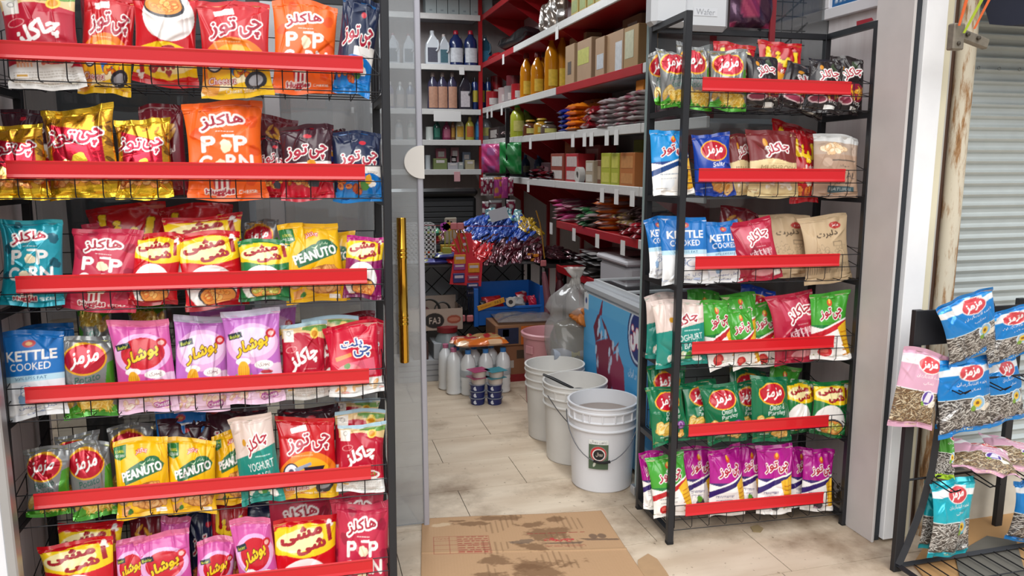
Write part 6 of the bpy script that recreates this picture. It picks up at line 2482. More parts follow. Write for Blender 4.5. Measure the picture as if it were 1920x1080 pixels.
# cartons behind the bin
carton('red_carton', 'brown carton with red base and round white badge', 'carton', (1.43, 5.05, 0), .34, .3, .255, '#8a5c40', side=[('F', '#8a1a22', 0, 1, 0, .2), ('F', '#b8b0a8', .1, .24, .38, .58), ('F', '#4a3a2e', .3, .5, .62, .85)])
carton('navy_carton', 'brown carton with navy and orange panel stacked on top', 'carton', (1.42, 5.02, .256), .42, .28, .14, '#8a6244', side=[('F', '#1c2440', .04, .38, .08, .86), ('F', '#c8641c', .42, .98, .02, .92), ('F', '#1c2448', .47, .98, .12, .6), ('F', '#a9a8ac', .12, .22, .45, .8), ('F', '#b8bcc8', .5, .75, .3, .45)])
cv = link('film_cover', pillow('film_cover', .3, .4, .04, '#8a8280', mat('clear_film', '#8d8684', .12, alpha=.55, coat=.6), 18, 340), None, TR(1.44, 5.02, .397, 1.5))
tag(cv, 'crumpled clear plastic film on the navy carton', 'plastic film')
bn = thing('laundry_bin', 'pink round plastic bin behind the rear pail', 'bin', (1.43, 4.42, 0))
b = MB()
b.lathe([(0, .01), (.125, .01), (.128, 0), (.135, .01), (.155, .42), (.168, .425), (.17, .445), (.158, .452), (.15, .44), (.128, .02), (0, .02)], 36)
b.obj('bin_body', mat('pink_plastic', '#c58a90', .4), bn)
b = MB()
for a in (3.6, 4.6, 5.4):
    b.box(-.03, .03, -.164, -.15, .33, .38, M=Matrix.Rotation(a - PI * 1.5, 4, 'Z'), bev=.004)
b.obj('rim_grip', mat('pink_plastic', '#c58a90', .4), bn)
# clear sack of pickles
carton('brown_carton', 'open brown carton edge carrying the clear sack', 'carton', (1.47, 4.12, 0), .27, .2, .33, '#6f5a44')
sk = thing('plastic_sack', 'clear knotted plastic sack with dark oily contents beside the freezer', 'sack', (1.49, 4.12, .335))
rsn = np.random.RandomState(9)


def blobby(rad, z0, z1, prof, nu=40, nv=26, amp=.012, seed_=1, sx=1, sy=1):
    r0 = np.random.RandomState(seed_)
    th = np.linspace(0, 2 * PI, nu)
    zz_ = np.linspace(0, 1, nv)
    TH, ZZ = np.meshgrid(th, zz_)
    R_ = np.interp(ZZ, [p[0] for p in prof], [p[1] for p in prof]) * rad
    n_ = sum(np.sin(TH * r0.randint(2, 9) + ZZ * r0.uniform(3, 14) + r0.uniform(0, 6)) for _ in range(5)) * amp / 2
    R_ = np.maximum(.001, R_ + n_ * (R_ > .01))
    return np.stack([R_ * np.cos(TH) * sx, R_ * np.sin(TH) * sy, z0 + (z1 - z0) * ZZ], -1)


def blob_obj(name, P, m, parent=None, M=None):
    C = np.ones(P.shape) * .5
    return link(name, grid_mesh(name, P, C, m), parent, M)


blob_obj('contents', blobby(.125, 0, .25, [(0, .0), (.02, .8), (.1, 1), (.6, 1.05), (.9, .9), (1, 0)], seed_=2), mat('oily_olives', '#5c5024', .22, noise=.5, nscale=30, coat=.8), sk)
blob_obj('sack_film', blobby(.165, 0, .45, [(0, .0), (.02, .85), (.1, 1), (.5, 1), (.62, .8), (.72, 1.0), (.85, .75), (.95, .3), (1, .12)], amp=.022, seed_=3), mat('clear_sack', '#a8a6a5', .18, alpha=.46, coat=.8), sk)
blob_obj('knot', blobby(.045, .40, .54, [(0, .0), (.2, .6), (.6, .4), (1, 1.3)], amp=.01, seed_=4), mat('white_film', '#b9b6b2', .3, alpha=.8), sk)
o = blob_obj('orange_net', blobby(.055, 0, .12, [(0, 0), (.2, .8), (.6, 1), (.9, .6), (1, 0)], amp=.02, seed_=5), mat('orange_net', '#b8681c', .6, noise=.4, nscale=40, bump=.5), None, (1.50, 3.96, .56))
tag(o, 'crumpled orange net bag tucked against the clear sack', 'net bag')
b = MB()
b.lathe([(0, 0), (.035, 0), (.035, .32), (0, .32)], 18, M=TR(1.33, 4.03, .40, .0, 0, PI / 2))
t = thing('foil_tube', 'white and blue printed roll lying in front of the sack', 'roll', (0, 0, 0))
b.obj('tube_body', mat('printed_tube', '#9aa0ac', .4, noise=.3, nscale=25), t)
b = MB()
b.lathe([(0.0352, 0), (.0356, .0), (.0356, .05), (.0352, .05)], 18, M=TR(1.43, 4.03, .40, .0, 0, PI / 2))
b.obj('yellow_band', mat('tube_band', '#a89a3a', .4), t)

# ------------------------------------------------------------------ black fridge, candy stand and everything on it
fr = thing('display_fridge', 'dark fridge with ribbed grey grille below the back shelves', 'fridge', (.55, 6.6, 0))
b = MB()
b.box(0, .92, 0, .7, .05, 1.17, bev=.02)
b.box(.05, .87, .05, .65, 0, .06)
b.obj('cabinet', mat('fridge_dark', '#1f2022', .4), fr)
b = MB()
b.box(-.01, .93, -.03, .1, 1.17, 1.24, bev=.025)
b.obj('top_hood', mat('fridge_black', '#141416', .3, coat=.3), fr)
for i in range(9):
    b = MB()
    b.box(.03, .89, -.012, .002, .72 + i * .046, .76 + i * .046, bev=.003)
    b.obj('grille_slat', mat('grille_grey', '#4c4d4f', .4, .4), fr)

TZ, TY0, TY1, TX0, TX1 = .765, 5.30, 5.82, .62, 1.68
tb = thing('candy_stand', 'low wire-legged stand carrying heaps of sweets', 'stand', (TX0, TY0, 0))
b = MB()
b.box(0, TX1 - TX0, 0, TY1 - TY0, TZ - .022, TZ, bev=.004)
b.obj('table_top', mat('stand_top', '#5c5d5f', .5), tb)
for (x, y) in ((.02, .02), (TX1 - TX0 - .02, .02), (.02, TY1 - TY0 - .02), (TX1 - TX0 - .02, TY1 - TY0 - .02)):
    b = MB()
    b.tube([(x, y, 0), (x, y, TZ - .02)], .009, 8)
    b.obj('leg', WIRE, tb)
b = MB()
for k in range(-3, 14):
    for s_ in (1, -1):
        x0_ = k * .16
        p, q = Vector((x0_, TY1 - TY0 - .01, .06)), Vector((x0_ + s_ * .68, TY1 - TY0 - .01, .72))
        a0, a1 = 0.0, 1.0
        if p.x < 0:
            a0 = max(a0, (0 - p.x) / (q.x - p.x)) if q.x > p.x else 2
        if p.x > TX1 - TX0:
            a0 = max(a0, (TX1 - TX0 - p.x) / (q.x - p.x)) if q.x < p.x else 2
        if q.x < 0 and q.x != p.x:
            a1 = min(a1, (0 - p.x) / (q.x - p.x))
        if q.x > TX1 - TX0:
            a1 = min(a1, (TX1 - TX0 - p.x) / (q.x - p.x))
        if a1 - a0 > .05:
            b.tube([p.lerp(q, a0), p.lerp(q, a1)], .003, 4)
b.obj('back_lattice', WIRE, tb)
b = MB()
b.box(.0, TX1 - TX0, .01, TY1 - TY0 - .01, .318, .33)
b.obj('lower_shelf', mat('lower_shelf_wire', '#2a2b2d', .5), tb)
b = MB()
b.box(0, TX1 - TX0, TY1 - TY0 + .02, TY1 - TY0 + .04, .0, .76)
struct(b.obj('wall_behind_stand', mat('tiled_back_grey', '#b0b5ba', .5, noise=.1, nscale=5), None, (TX0, TY0, 0)))
# heaps: bars on a slope that rises toward the back
def heap(lab, group, box, n, cols, foil, L_, w_, seed_, slope, z0, rzs=(0, .5), name='candy_bar'):
    mm = [pillow(name, w_, L_, .03, c, foil, 12, seed_ + i) for i, c in enumerate(cols)]
    rr = random.Random(seed_)
    (x0_, x1_, y0_, y1_) = box
    nx_ = max(2, int(math.sqrt(n * (x1_ - x0_) / max(.05, y1_ - y0_))))
    ny_ = max(1, int(math.ceil(n / nx_)))
    c_ = 0
    for j_ in range(ny_):
        for i_ in range(nx_):
            if c_ >= n:
                return
            x = x0_ + (i_ + .5 + rr.uniform(-.3, .3)) * (x1_ - x0_) / nx_
            y = y0_ + (j_ + .5) * (y1_ - y0_) / ny_
            z = z0 + (y - y0_) * slope + rr.uniform(0, .025)
            o = link(name, mm[c_ % len(mm)], None, TR(x, y, z, rr.uniform(*rzs), math.atan(slope) * .8 + rr.uniform(-.15, .15), rr.uniform(-.25, .25)))
            tag(o, lab, 'bar', group)
            c_ += 1


heap('dark red and silver foil bar heaped at the stand front', 'dark red foil bars', (1.25, 1.66, 5.32, 5.52), 34, ['#4a1220', '#5c1826', '#2c1218'], (FOIL, '#7a5a62'), .21, .055, 400, .55, TZ, (-1.1, -.3))
heap('royal blue wrapped bar heaped behind the dark red ones', 'blue wrapped bars', (1.22, 1.64, 5.50, 5.74), 34, ['#1a3f9a', '#2450b0', '#16307c'], (FILM, '#4a68b0'), .21, .055, 410, .6, TZ + .11, (-1.3, -.6))
heap('bright red wrapped bar at the left of the heap', 'bright red bars', (1.02, 1.28, 5.31, 5.46), 16, ['#b0141c', '#98121a', '#c01c22'], (FILM, '#c01c22'), .2, .08, 420, .6, TZ, (-.9, -.4))
heap('silver and plum foil bar in the left middle of heap', 'plum foil bars', (1.00, 1.26, 5.46, 5.66), 16, ['#5c2c3c', '#8a7a80', '#6a1c30'], (FOIL, '#a89aa0'), .16, .06, 430, .6, TZ + .07, (-.8, .6))
heap('teal and white wrapped sweet at the back of heap', 'teal sweets', (1.36, 1.62, 5.70, 5.80), 10, ['#3a7a80', '#7aa0a0', '#2c5c68'], (FILM, '#a8b8b8'), .12, .06, 440, .5, TZ + .25, (-.8, .6))
heap('yellow wrapped sweet at the right end of heap', 'yellow sweets', (1.58, 1.72, 5.56, 5.74), 7, ['#b8921c', '#a8841a'], (FILM, '#8a6a14'), .12, .06, 450, .6, TZ + .15, (-.8, .6))
heap('dark maroon packet lying right of the stand', 'dark maroon packets', (1.72, 1.98, 5.4, 5.75), 14, ['#2c1218', '#3a1820', '#241014'], (FOIL, '#5a2c34'), .2, .09, 460, .1, .735, (-1, .6))
shf = thing('side_table', 'dark low table at the corner holding maroon packets', 'table', (1.70, 5.35, 0))
b = MB()
b.box(0, .34, 0, .5, .70, .73)
b.obj('table_top', mat('side_top', '#26201f', .6), shf)
for (x, y) in ((.02, .02), (.32, .02), (.02, .48), (.32, .48)):
    b = MB()
    b.box(x - .012, x + .012, y - .012, y + .012, 0, .70)
    b.obj('leg', WIRE, shf)
# things at the left end of the stand
cr = thing('plastic_basket', 'white perforated plastic basket at left of the stand', 'basket', (.74, 5.42, TZ + .001))
b = MB()
w_, d_, h_ = .30, .2, .27
th_ = .004
b.box(-w_ / 2, w_ / 2, -d_ / 2, d_ / 2, 0, .006)
for i in range(11):
    x = -w_ / 2 + w_ * i / 10
    b.box(x - .006, x + .006, -d_ / 2, -d_ / 2 + th_, 0, h_)
    b.box(x - .006, x + .006, d_ / 2 - th_, d_ / 2, 0, h_)
for i in range(9):
    z = h_ * i / 8
    for yy in (-d_ / 2, d_ / 2 - th_):
        b.box(-w_ / 2, w_ / 2, yy, yy + th_, max(0, z - .006), z + .006)
    for xx in (-w_ / 2, w_ / 2 - th_):
        b.box(xx, xx + th_, -d_ / 2, d_ / 2, max(0, z - .006), z + .006)
b.obj('basket_body', mat('basket_white', '#c2c2c4', .45), cr)
ph = thing('toy_phone', 'cream phone-shaped toy with three camera rings standing upright', 'toy', TR(1.03, 5.50, TZ + .12, .1, .1))
b = MB()
b.box(-.045, .045, -.006, .006, 0, .19, bev=.006)
b.obj('case', mat('phone_cream', '#a8a294', .35), ph)
for (x, z) in ((-.022, .165), (.002, .155), (-.022, .14)):
    b = MB()
    b.lathe([(0, 0), (.009, 0), (.009, .003), (0, .003)], 14, M=Matrix.Translation((x, -.0065, z)) @ Matrix.Rotation(PI / 2, 4, 'X'))
    b.obj('lens', mat('lens_black', '#18181a', .2), ph)
carton('yellow_box', 'small yellow carton leaning below the cream toy phone', 'box', (1.00, 5.42, TZ + .002), .11, .05, .12, '#a8841c', side=[('F', '#7c2c1c', .2, .8, .4, .7)])
carton('brown_carton', 'low brown tray box at the front of the stand', 'box', (.94, 5.38, TZ + .001), .2, .08, .06, '#7a6248')
for i, (x, y, z, c, lb) in enumerate(((.88, 5.47, .0, '#a83a1c', 'red and orange round packet beside the white basket'), (.93, 5.56, .11, '#b01820', 'red carton-like packet behind the toy phone'), (.90, 5.52, .17, '#3a8a6a', 'green flat packet on the small pile'))):
    o = link('sweet_packet', pillow('sweet_packet', .13, .1, .06, c, (FILM, '#a8924a'), 12, 500 + i), None, TR(x, y, TZ + z + .002, i))
    tag(o, lb, 'packet')
for i, (x, c) in enumerate(((.90, '#3a3a8a'), (1.0, '#24307a'))):
    o = link('biscuit_packet', pillow('biscuit_packet', .22, .12, .04, c, (FILM, '#a8a84a'), 14, 510 + i), None, TR(x - .02, 5.28 + .03, TZ + .001 + i * .035, .1 * i))
    tag(o, ['blue and lime biscuit packet on the stand edge, lower', 'blue biscuit packet on the stand edge, upper'][i], 'packet')
# string with hanging trinkets
y_s = 5.2
pl, pr = onY(780, 422, y_s), onY(965, 424, y_s)
sg = MB().tube([pl, (pl + pr) / 2 + Vector((0, 0, -.004)), pr], .0025, 5).obj('string_line', mat('red_cord', '#7c1a24', .7))
tag(sg, 'thin red string stretched over the sweets stand', 'string')
for i, (px, c, lb) in enumerate(((833, '#a83ca0', 'purple flower hair clip card on the string'), (841, '#b8922c', 'yellow flower hair clip card on the string'))):
    p = onY(px, 425, y_s)
    t = thing('hair_clip', lb, 'hair clip', (p.x, y_s - .006, p.z))
    b = MB()
    for k in range(5):
        a = k * 2 * PI / 5
        b.lathe([(0, -.004), (.016, -.004), (.016, .004), (0, .004)], 10, M=Matrix.Translation((.016 * math.cos(a), 0, .016 * math.sin(a))) @ Matrix.Rotation(PI / 2, 4, 'X'))
    b.obj('flower', mat('clip_' + c.lstrip('#'), c, .4), t)
    b = MB()
    b.tube([(0, 0, -.01), (.004, 0, -.08), (0, 0, -.14)], .004, 6)
    b.box(-.018, .018, -.006, .006, -.18, -.14, bev=.004)
    b.obj('pendant', mat('pendant_lime', '#8a8a2c', .4), t)
for i, px in enumerate((850, 863)):
    p = onY(px, 424, y_s)
    t = thing('wrist_strap', 'gold looped strap with pink square head, %s of two' % ['left', 'right'][i], 'strap', (p.x, y_s - .008, p.z))
    b = MB()
    b.box(-.024, .024, -.005, .005, -.024, .024, bev=.008)
    b.obj('head', mat('strap_pink', '#b8686c', .4), t)
    for k in (-1, 1):
        b = MB()
        b.tube([(k * .008, 0, -.02), (k * .02 + .01, -.004, -.07), (.03 + k * .016, 0, -.13), (.045 + k * .01, 0, -.18)], .0042, 6)
        b.obj('loop', mat('strap_gold', '#a87a2c', .4, .3), t)
t = thing('wrist_strap', 'long gold strap with pink square tag hanging at the stand\'s right end', 'strap', onY(1005, 395, 5.24))
e1, e2, e3 = onY(1016, 440, 5.24) - t.location, onY(1021, 485, 5.24) - t.location, onY(1019, 493, 5.24) - t.location
b = MB()
b.tube([(0, 0, 0), e1 * .5 + Vector((.006, 0, 0)), e1, e2], .005, 6)
b.obj('loop', mat('strap_gold', '#a87a2c', .4, .3), t)
b = MB()
b.box(e3.x - .022, e3.x + .022, -.005, .005, e3.z - .025, e3.z + .02, bev=.007)
b.obj('tag', mat('strap_pink', '#b8686c', .4), t)
for i, (px, py) in enumerate(((994, 478), (1005, 479), (1000, 487))):
    p = onY(px, py, 5.285)
    o = MB().box(-.02, .02, -.003, .003, -.011, .011, bev=.002).obj('price_label', mat('orange_label', '#c87a1c', .5), None, p)
    tag(o, 'small orange price label at the stand front, %s of three' % ['left', 'right', 'lowest'][i], 'label')
# red hanging display card with five packets
ya = 5.2
q0 = onY(872, 437, ya)
cdz = thing('display_card', 'tall red hanging card with small packets pinned in two columns', 'display card', q0)
poly = [(857, 437), (884, 437), (887, 462), (886, 478), (905, 492), (902, 537), (843, 533), (851, 480)]
b = MB()
b.prism([((onY(px, py, ya) - q0).x, (onY(px, py, ya) - q0).z) for px, py in poly], .004)
b.obj('card', mat('card_red', '#c01c2c', .5), cdz)
for i, (px, py, w_, h_, c) in enumerate(((862, 486, 22, 18, '#c8841c'), (861, 500, 22, 12, '#8a3a7a'), (860, 521, 22, 18, '#2c2c6a'), (888, 502, 22, 18, '#c8841c'), (887, 521, 22, 10, '#8a3a5a'), (886, 536, 22, 12, '#24306a'), (885, 550, 22, 12, '#24306a'))):
    p = onY(px, py, ya) - q0
    s_ = 1 / 273.
    b = MB()
    b.box(p.x - w_ * s_ / 2, p.x + w_ * s_ / 2, -.012, -.001, p.z - h_ * s_ / 2, p.z + h_ * s_ / 2, bev=.003)
    o = b.obj('packet', mat('pk_' + c.lstrip('#'), c, .4, noise=.3, nscale=60), cdz)
    b = MB()
    b.box(p.x - w_ * s_ * .38, p.x + w_ * s_ * .38, -.0135, -.0125, p.z - .0 * s_, p.z + h_ * s_ * .28)
    b.obj('label', mat('pk_white', '#b8a8b4', .5), o)
for (px, py) in ((871, 446), (871, 458), (870, 469)):
    p = onY(px, py, ya) - q0
    MB().lathe([(0, 0), (.013, 0), (.013, .001), (0, .001)], 10, sy=.8, M=Matrix.Translation((p.x, -.0012, p.z)) @ Matrix.Rotation(PI / 2, 4, 'X')).obj('printed_mark', mat('pk_white', '#b8a8b4', .5), cdz)
# hanging sachet strips on a black stand by the shelf end
hs = thing('hanging_rack', 'narrow black stand hung with sachet strips at the shelf corner', 'stand', onY(938, 330, 6.3))
q0 = hs.location.copy()
b = MB()
b.box(.05, .08, .0, .03, -1.18, .55)
b.box(-.12, .2, .0, .03, .0, .02)
b.obj('stand_frame', mat('fridge_black', '#141416', .3, coat=.3), hs)
cols = [('#7a1c3a', '#b8b0b0'), ('#7a1c3a', '#b8b0b0'), ('#7a1c3a', '#b8b0b0'), ('#a83c84', '#b87a3a'), ('#a83c84', '#c04a8a'), ('#8a1c44', '#b8a8a8'), ('#5a2430', '#8a8a8a')]
for i, (px, py, h_, w_) in enumerate([(905, 350, 34, 9), (912, 350, 34, 9), (920, 350, 34, 9), (933, 352, 40, 16), (945, 352, 40, 14), (957, 350, 34, 10), (928, 395, 40, 26), (910, 395, 36, 14), (957, 392, 36, 18)]):
    c1, c2 = cols[i % 7]
    p = onY(px, py, 6.26)
    s_ = 1 / 232.
    o = link('sachet', pillow('sachet', w_ * s_, h_ * s_, .03, c1, (FILM, c2), 10, 600 + i, c2), None, TR(p.x, 6.26, p.z, 0) @ Matrix.Rotation(PI / 2, 4, 'X'))
    tag(o, ['dark red sachet, leftmost on the hanging stand', 'dark red sachet second on the hanging stand', 'dark red sachet third on the hanging stand', 'magenta foil sachet in the middle of the stand', 'bright magenta foil sachet beside it', 'dark red sachet at the right of the stand', 'wide brown-magenta pack in the lower tier', 'small black and white pack lower left tier', 'orange-topped pack lower right tier'][i], 'sachet')
o = MB().box(-.07, .07, 0, .002, -.045, .045, M=TR(0, 0, 0, 0, -.3, -.25)).obj('paper_note', mat('note_grey', '#9a9aa0', .6), None, onY(935, 402, 5.6))
tag(o, 'grey folded paper note leaning on the blue bars', 'paper')
# blue crate and carton on the lower shelf
ct = thing('plastic_crate', 'bright blue open-front plastic crate on the stand\'s lower shelf', 'crate', (1.15, 5.18, .332))
m = mat('crate_blue', '#0f58a8', .4, coat=.2)
b = MB()
W_, D_, H_ = .47, .3, .27
b.box(0, W_, 0, D_, 0, .008)
b.box(0, .008, 0, D_, 0, H_)
b.box(W_ - .008, W_, 0, D_, 0, H_)
b.box(0, W_, D_ - .008, D_, 0, H_)
b.box(0, W_, 0, .008, 0, .13)
b.box(-.008, W_ + .008, -.012, .004, .115, .135, bev=.003)
b.box(-.02, .012, -.01, .02, 0, H_, bev=.003)
b.box(W_ - .012, W_ + .02, -.01, .02, 0, H_, bev=.003)
b.obj('crate_body', m, ct)
for i, (x, y, z, w_, l_, c, a_, rz, lb) in enumerate(((.14, .14, .1, .16, .1, '#a01820', '#a01820', .3, 'red packet standing at the back of the blue crate'), (.36, .16, .12, .12, .1, '#a81c28', '#b8a0a0', .8, 'red blister pack at the right inside the crate'), (.3, .1, .10, .14, .08, '#b0b0b0', '#8a8a8c', .2, 'clear blister pack in the middle of the crate'),
                                                     (.07, .12, .08, .12, .1, '#2c2c30', '#8a8a8c', 1.2, 'dark blister pack at the left inside the crate'), (.42, .08, .1, .06, .1, '#a81c38', '#b81c38', .1, 'small crimson packet at the right front of crate'))):
    o = link('blister_pack', pillow('blister_pack', w_, l_, .05, c, (FILM, a_), 12, 700 + i), None, TR(1.15 + x, 5.18 + y, .332 + z + .03, rz, .9))
    tag(o, lb, 'packet')
o = link('yellow_strip', None) if False else MB().box(-.1, .1, -.004, .004, -.018, .018, bev=.002).obj('box_strip', mat('strip_yellow', '#c8841c', .5), None, TR(1.25, 5.165, .49, 0, 0, -.28))
tag(o, 'narrow yellow and black printed box across the crate front', 'box')
A = Art('#c98a1c', 80, .18, 3)
A.text('FA3', .75, .09, .22, .1, '#1c1c1c')
A.fine(.3, .09, .4, .06, '#7c2c14', 1)
panel('printed_front', A, .196, .034, o, Matrix.Translation((-.098, -.0048, -.017)), 60)
t = thing('tape_roll', 'small white-rimmed roll sitting on the crate edge', 'roll', TR(1.39, 5.16, .50, -.2))
MB().lathe([(.016, -.01), (.034, -.01), (.034, .01), (.016, .01), (.016, -.01)], 20, M=Matrix.Rotation(PI / 2, 4, 'X')).obj('roll_body', mat('roll_white', '#c0bab4', .5), t)
MB().lathe([(0, -.006), (.016, -.006), (.016, .006), (0, .006)], 16, M=Matrix.Rotation(PI / 2, 4, 'X')).obj('core', mat('roll_core', '#3a3434', .6), t)
fb = thing('printed_carton', 'cream open carton with black badge and fruit print, FA3', 'carton', (.66, 5.12, .332))
b = MB()
W_, D_, H_ = .38, .26, .15
for a_ in ((0, W_, 0, D_, 0, .006), (0, .005, 0, D_, 0, H_), (W_ - .005, W_, 0, D_, 0, H_), (0, W_, 0, .005, 0, H_), (0, W_, D_ - .005, D_, 0, H_ + .05)):
    b.box(*a_)
b.obj('box_body', mat('cream_card', '#a9978a', .65), fb)
A = Art('#a9978a', 150, .38, 3)
A.ell(.48, .2, .18, .14, '#1d1716')
A.text('FA3', .49, .2, .2, .12, '#c9b9ac', 0, 0, None, 0, .006)
A.ell(.84, .19, .13, .08, '#9a4a34')
A.ell(.84, .19, .1, .04, '#b8745c')
panel('printed_front', A, .376, .142, fb, Matrix.Translation((.002, -.001, .004)), 100)
for i, (x, y, z, r) in enumerate(((.16, .1, .13, .07), (.26, .14, .12, .05))):
    t = thing('coiled_cable', 'coil of grey cable in the cream carton, %s' % ['larger one', 'smaller one'][i], 'cable', (.66 + x, 5.12 + y, .332 + z))
    b = MB()
    for k in range(3):
        b.tube([(r * (1 + .06 * k) * math.cos(a), -.01 * k, r * (1 + .06 * k) * math.sin(a)) for a in np.linspace(0, 2 * PI, 25)[:-1]], .005, 6, closed=True)
    b.obj('coil', mat('cable_grey', '#4a4846', .5), t)
carton('grey_clay_box', 'dusty red flat box inside the cream carton', 'box', (.76, 5.22, .345), .12, .08, .13, '#6a3c3a')
for i, px in enumerate((864, 879)):
    p = onY(px, 595, 5.2)
    t = thing('hand_broom', 'black bristled brush hanging with pink square base, %s' % ['left', 'right'][i], 'brush', (p.x, 5.16, p.z))
    MB().box(-.024, .024, -.01, .01, -.024, .024, bev=.007).obj('base', mat('strap_pink', '#b8686c', .4), t)
    b = MB()
    for k in range(6):
        b.tube([(-.02 + k * .008, 0, .02), (-.025 + k * .01, .0, .12), (-.02 + k * .008, .0, .22)], .003, 4)
    b.obj('bristles', mat('black_plastic', '#17171a', .4), t)
b = MB()
b.tube([(0, 0, 0), (.01, 0, .12), (-.015, .01, .3), (-.02, .01, .34)], [.02, .028, .02, .012], 10)
o = b.obj('rolled_umbrella', mat('dusty_pink', '#7c4a54', .6), None, (1.655, 5.16, .36))
tag(o, 'dusty pink rolled item leaning right of the blue crate', 'roll')
t = thing('hanging_toy', 'maroon spotted toy hanging right of the blue crate', 'toy', (1.80, 5.3, .42))
b = MB()
b.lathe([(0, 0), (.03, .02), (.04, .09), (.03, .17), (.018, .2), (.028, .23), (.026, .27), (0, .29)], 14)
b.obj('toy_body', mat('toy_maroon', '#4a1620', .6, noise=.5, nscale=40), t)
MB().tube([(0, 0, .28), (0, 0, .36)], .003, 4).obj('cord', WIRE, t)

# ------------------------------------------------------------------ goods behind the right pane, above the rack
YW = 2.865
for i, (px0, px1, py0, py1, lb) in enumerate(((1224, 1296, -30, 48, 'translucent wafer packet above the right rack, left of two'), (1288, 1372, -30, 56, 'translucent white packet printed Wafer above the right rack'))):
    p, q = onY(px0, py1, YW), onY(px1, py0, YW)
    W_, H_ = q.x - p.x, .3
    t = thing('wafer_packet', lb, 'packet', (p.x, YW, p.z))
    MB().box(0, W_, 0, .085, 0, H_, bev=.02).obj('wrapper', mat('milky_wrapper', '#cfd2d6', .25, coat=.5), t)
    if i == 1:
        A = Art('#d0d3d8', 120, .3, 3)
        A.text('Wafer', .5, .15, .8, .22, '#8a8d94')
        panel('printed_word', A, W_ * .55, W_ * .165, t, Matrix.Translation((W_ * .14, -.0015, .055)), 80)
p = onY(1372, 50, YW)
gb = thing('gift_bag', 'purple and pink shiny gift packet hanging beside the wafer packets', 'bag', (p.x, YW, p.z))
link('wrapper', pillow('wrapper', .19, .3, .06, '#4a2c44', (FOIL, '#a03c64'), 18, 800), gb, TR(.09, .04, .15) @ Matrix.Rotation(PI / 2, 4, 'X'))
p = onY(1440, 108, YW + .05)
wg = thing('wire_grid_panel', 'dark wire grid panel behind the glass right of the gift packet', 'grid panel', (p.x, 3.0, p.z))
b = MB()
for i in range(5):
    b.tube([(.012 + i * .05, 0, 0), (.012 + i * .05, 0, .6)], .0025, 4)
for i in range(11):
    b.tube([(0, .003, .01 + i * .058), (.23, .003, .01 + i * .058)], .0025, 4)
b.obj('grid', WIRE, wg)
b = MB()
for k in range(4):
    b.tube([(0, -.01, .02 + .1 * k), (.1, -.015, .05 + .12 * k), (.23, -.01, .16 + .12 * k)], .004, 5)
b.obj('cable', WIRE, wg)
p = onY(1446, 110, YW)
o = MB().box(-.012, .012, 0, .01, 0, .4).obj('red_strip', mat('strip_red_dark', '#7c1a24', .5), None, (p.x, YW, p.z))
tag(o, 'narrow dark red strip beside the wire grid panel', 'strip')
# made-up cabinet, added so the view through the left pane turns dark grey
lc = thing('darkening_cabinet', 'tall dark stand-in cabinet added behind the left window pane', 'cabinet', (-.86, 3.3, 0))
MB().box(0, .62, 0, .5, 0, 2.5).obj('cabinet_body', mat('cabinet_dark', '#2b2d30', .5, noise=.2, nscale=3), lc)
MB().box(.62, .66, 0, .5, 0, 2.5).obj('side_panel', mat('cabinet_side', '#8d9297', .5), lc)
MB().box(0, .62, -.01, 0, .98, 1.02).obj('door_rail', mat('cabinet_side', '#8d9297', .5), lc)

# ------------------------------------------------------------------ seed stand at the right edge
SY = 2.16
xl = onY(1716, 700, SY).x
sd = thing('seed_stand', 'black metal stand of seed bags in front of the shutter', 'stand', (xl, SY, 0))
fl = onZ(1686, 1040)
px_l = onY(1686, 1040, SY)
zt = onY(1728, 582, SY).z
b = MB()
b.box(-.018, .018, 0, .022, 0, zt, bev=.002)
b.obj('post', BLK, sd)
xr = onY(1893, 800, SY + .18).x - xl
b = MB()
b.box(xr - .018, xr + .018, .18, .2, 0, zt - .02, bev=.002)
b.obj('post', BLK, sd)
b = MB()
b.box(-.018, .85, -.001, .004, zt - .125, zt, bev=.002)
pts = [(.22 + .1 * math.cos(a), zt - .01 + .06 * math.sin(a)) for a in np.linspace(PI, 0, 14)]
b.prism(pts, .004)
b.obj('header_plate', BLK, sd)
b = MB()
cur = [(.12, .0, .66), (.118, .0, .5), (.11, 0, .38), (.08, 0, .24), (.03, 0, .1), (.0, 0, .03)]
b.tube(cur, .016, 4)
b.obj('curved_brace', BLK, sd)
for k, (z, n_) in enumerate(((onY(1800, 715, SY).z, 5), (onY(1800, 890, SY).z, 4))):
    b = MB()
    b.tube([(0, .01, z), (.85, .01, z)], .004, 6)
    for i in range(n_):
        x = .1 + i * .17
        b.tube([(x, .01, z), (x, -.1, z - .01), (x + .01, -.13, z + .012), (x + .02, -.1, z - .01), (x + .03, -.0, z)], .0025, 5)
    b.obj('hook_rail', WIRE, sd)
b = MB()
z = .025
for (p_, q_) in (((-.0, .0), (0, -.62)), ((0, 0), (.8, 0)), ((0, -.62), (.8, -.62)), ((.8, 0), (.8, -.62))):
    b.tube([(p_[0], p_[1], z), (q_[0], q_[1], z)], .011, 4)
b.obj('base_frame', BLK, sd)
b = MB()
for i in range(13):
    b.tube([(.06 * (i + 1), 0, z), (.06 * (i + 1), -.62, z)], .0028, 4)
for i in range(3):
    b.tube([(0, -.15 * (i + 1), z + .003), (.8, -.15 * (i + 1), z + .003)], .0028, 4)
b.obj('base_wires', WIRE, sd)
RS = (Vector((0, SY - .03, 0)), Vector((1, 0, 0)), Vector((0, 1, 0)), Vector((0, 0, 1)))
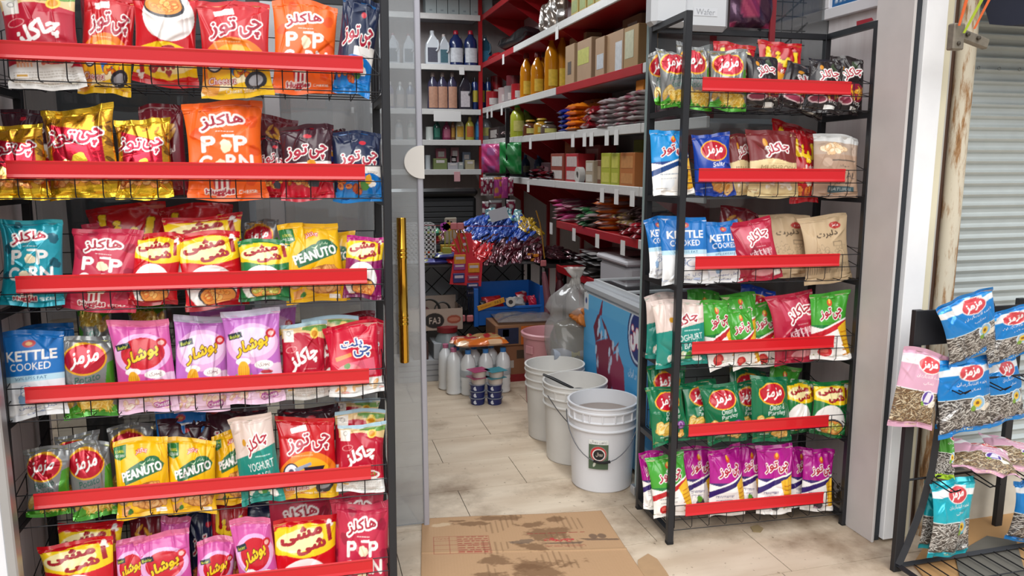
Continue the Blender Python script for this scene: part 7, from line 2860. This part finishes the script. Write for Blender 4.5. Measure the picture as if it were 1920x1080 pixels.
SEEDS = [('seedB', 1756, 1884, 556, 668, -34, -.03, .0, 'blue seed bag leaning on the stand header, topmost left'),
         ('seedB', 1836, 1945, 580, 672, -16, -.02, .0, 'blue seed bag at the photo\'s right edge, top row'),
         ('seedP', 1668, 1768, 656, 800, 20, -.01, .02, 'pink seed bag hanging on the stand\'s left edge'),
         ('seedB', 1838, 1926, 668, 792, -26, .045, .02, 'blue seed bag half behind the large one, middle row'),
         ('seedB', 1752, 1800, 672, 800, -6, .03, .02, 'dark blue seed bag squeezed behind the large one'),
         ('seedB', 1750, 1864, 672, 812, -16, -.035, .02, 'large blue seed bag at the centre of the stand'),
         ('seedG', 1752, 1786, 790, 898, -4, .04, .02, 'narrow green seed bag below the pink one'),
         ('seedP', 1782, 1896, 832, 888, -30, -.06, .16, 'pink seed bag lying flat on the lower hooks'),
         ('seedP', 1852, 1960, 826, 880, -24, -.03, .16, 'pink seed bag lying flat at the photo\'s right edge'),
         ('seedT', 1728, 1800, 898, 1030, 4, .03, .02, 'turquoise seed bag behind the front turquoise one'),
         ('seedT', 1742, 1828, 902, 1042, -4, -.03, .02, 'turquoise seed bag hanging lowest, in front'),
         ('seedB', 1896, 1960, 898, 1016, 0, .0, .02, 'dark blue seed bag cut by the right edge, lowest')]
for i, (dsg, x0, x1, yt, yb, dx, d0, lean, lb) in enumerate(SEEDS):
    o = place_bag(dsg, x0, x1, yt, yb, dx, d0, lean, RS, 96, 900 + i * 13, False, .028, 0, 'seed_bag')
    tag(o, lb, 'seed bag', 'seed bags on the stand')
b = MB()
pp = [onZ(1712, 1060), onZ(1760, 985), onZ(1925, 945), onZ(1990, 960), onZ(1990, 1090), onZ(1740, 1095)]
b.add([Vector((v.x, v.y, .001)) for v in pp] + [Vector((v.x, v.y, .008)) for v in pp], [tuple(range(6)), tuple(range(11, 5, -1))] + [(i, i + 6, (i + 1) % 6 + 6, (i + 1) % 6) for i in range(6)])
tag(b.obj('wooden_board', mat('tan_board', '#b98f5e', .7, noise=.2, nscale=5)), 'tan board on the ground below the seed stand', 'board')
b = MB()
pp = [onZ(1800, 1092), onZ(1790, 1045), onZ(1850, 1010), onZ(1905, 1020), onZ(1925, 1092)]
b.add([Vector((v.x, v.y, .009)) for v in pp] + [Vector((v.x, v.y, .013)) for v in pp], [tuple(range(5)), tuple(range(9, 4, -1))] + [(i, i + 5, (i + 1) % 5 + 5, (i + 1) % 5) for i in range(5)])
tag(b.obj('rubber_mat', mat('grey_mat', '#6d6a62', .85, noise=.2, nscale=15)), 'grey mat patch lying on the tan board', 'mat')
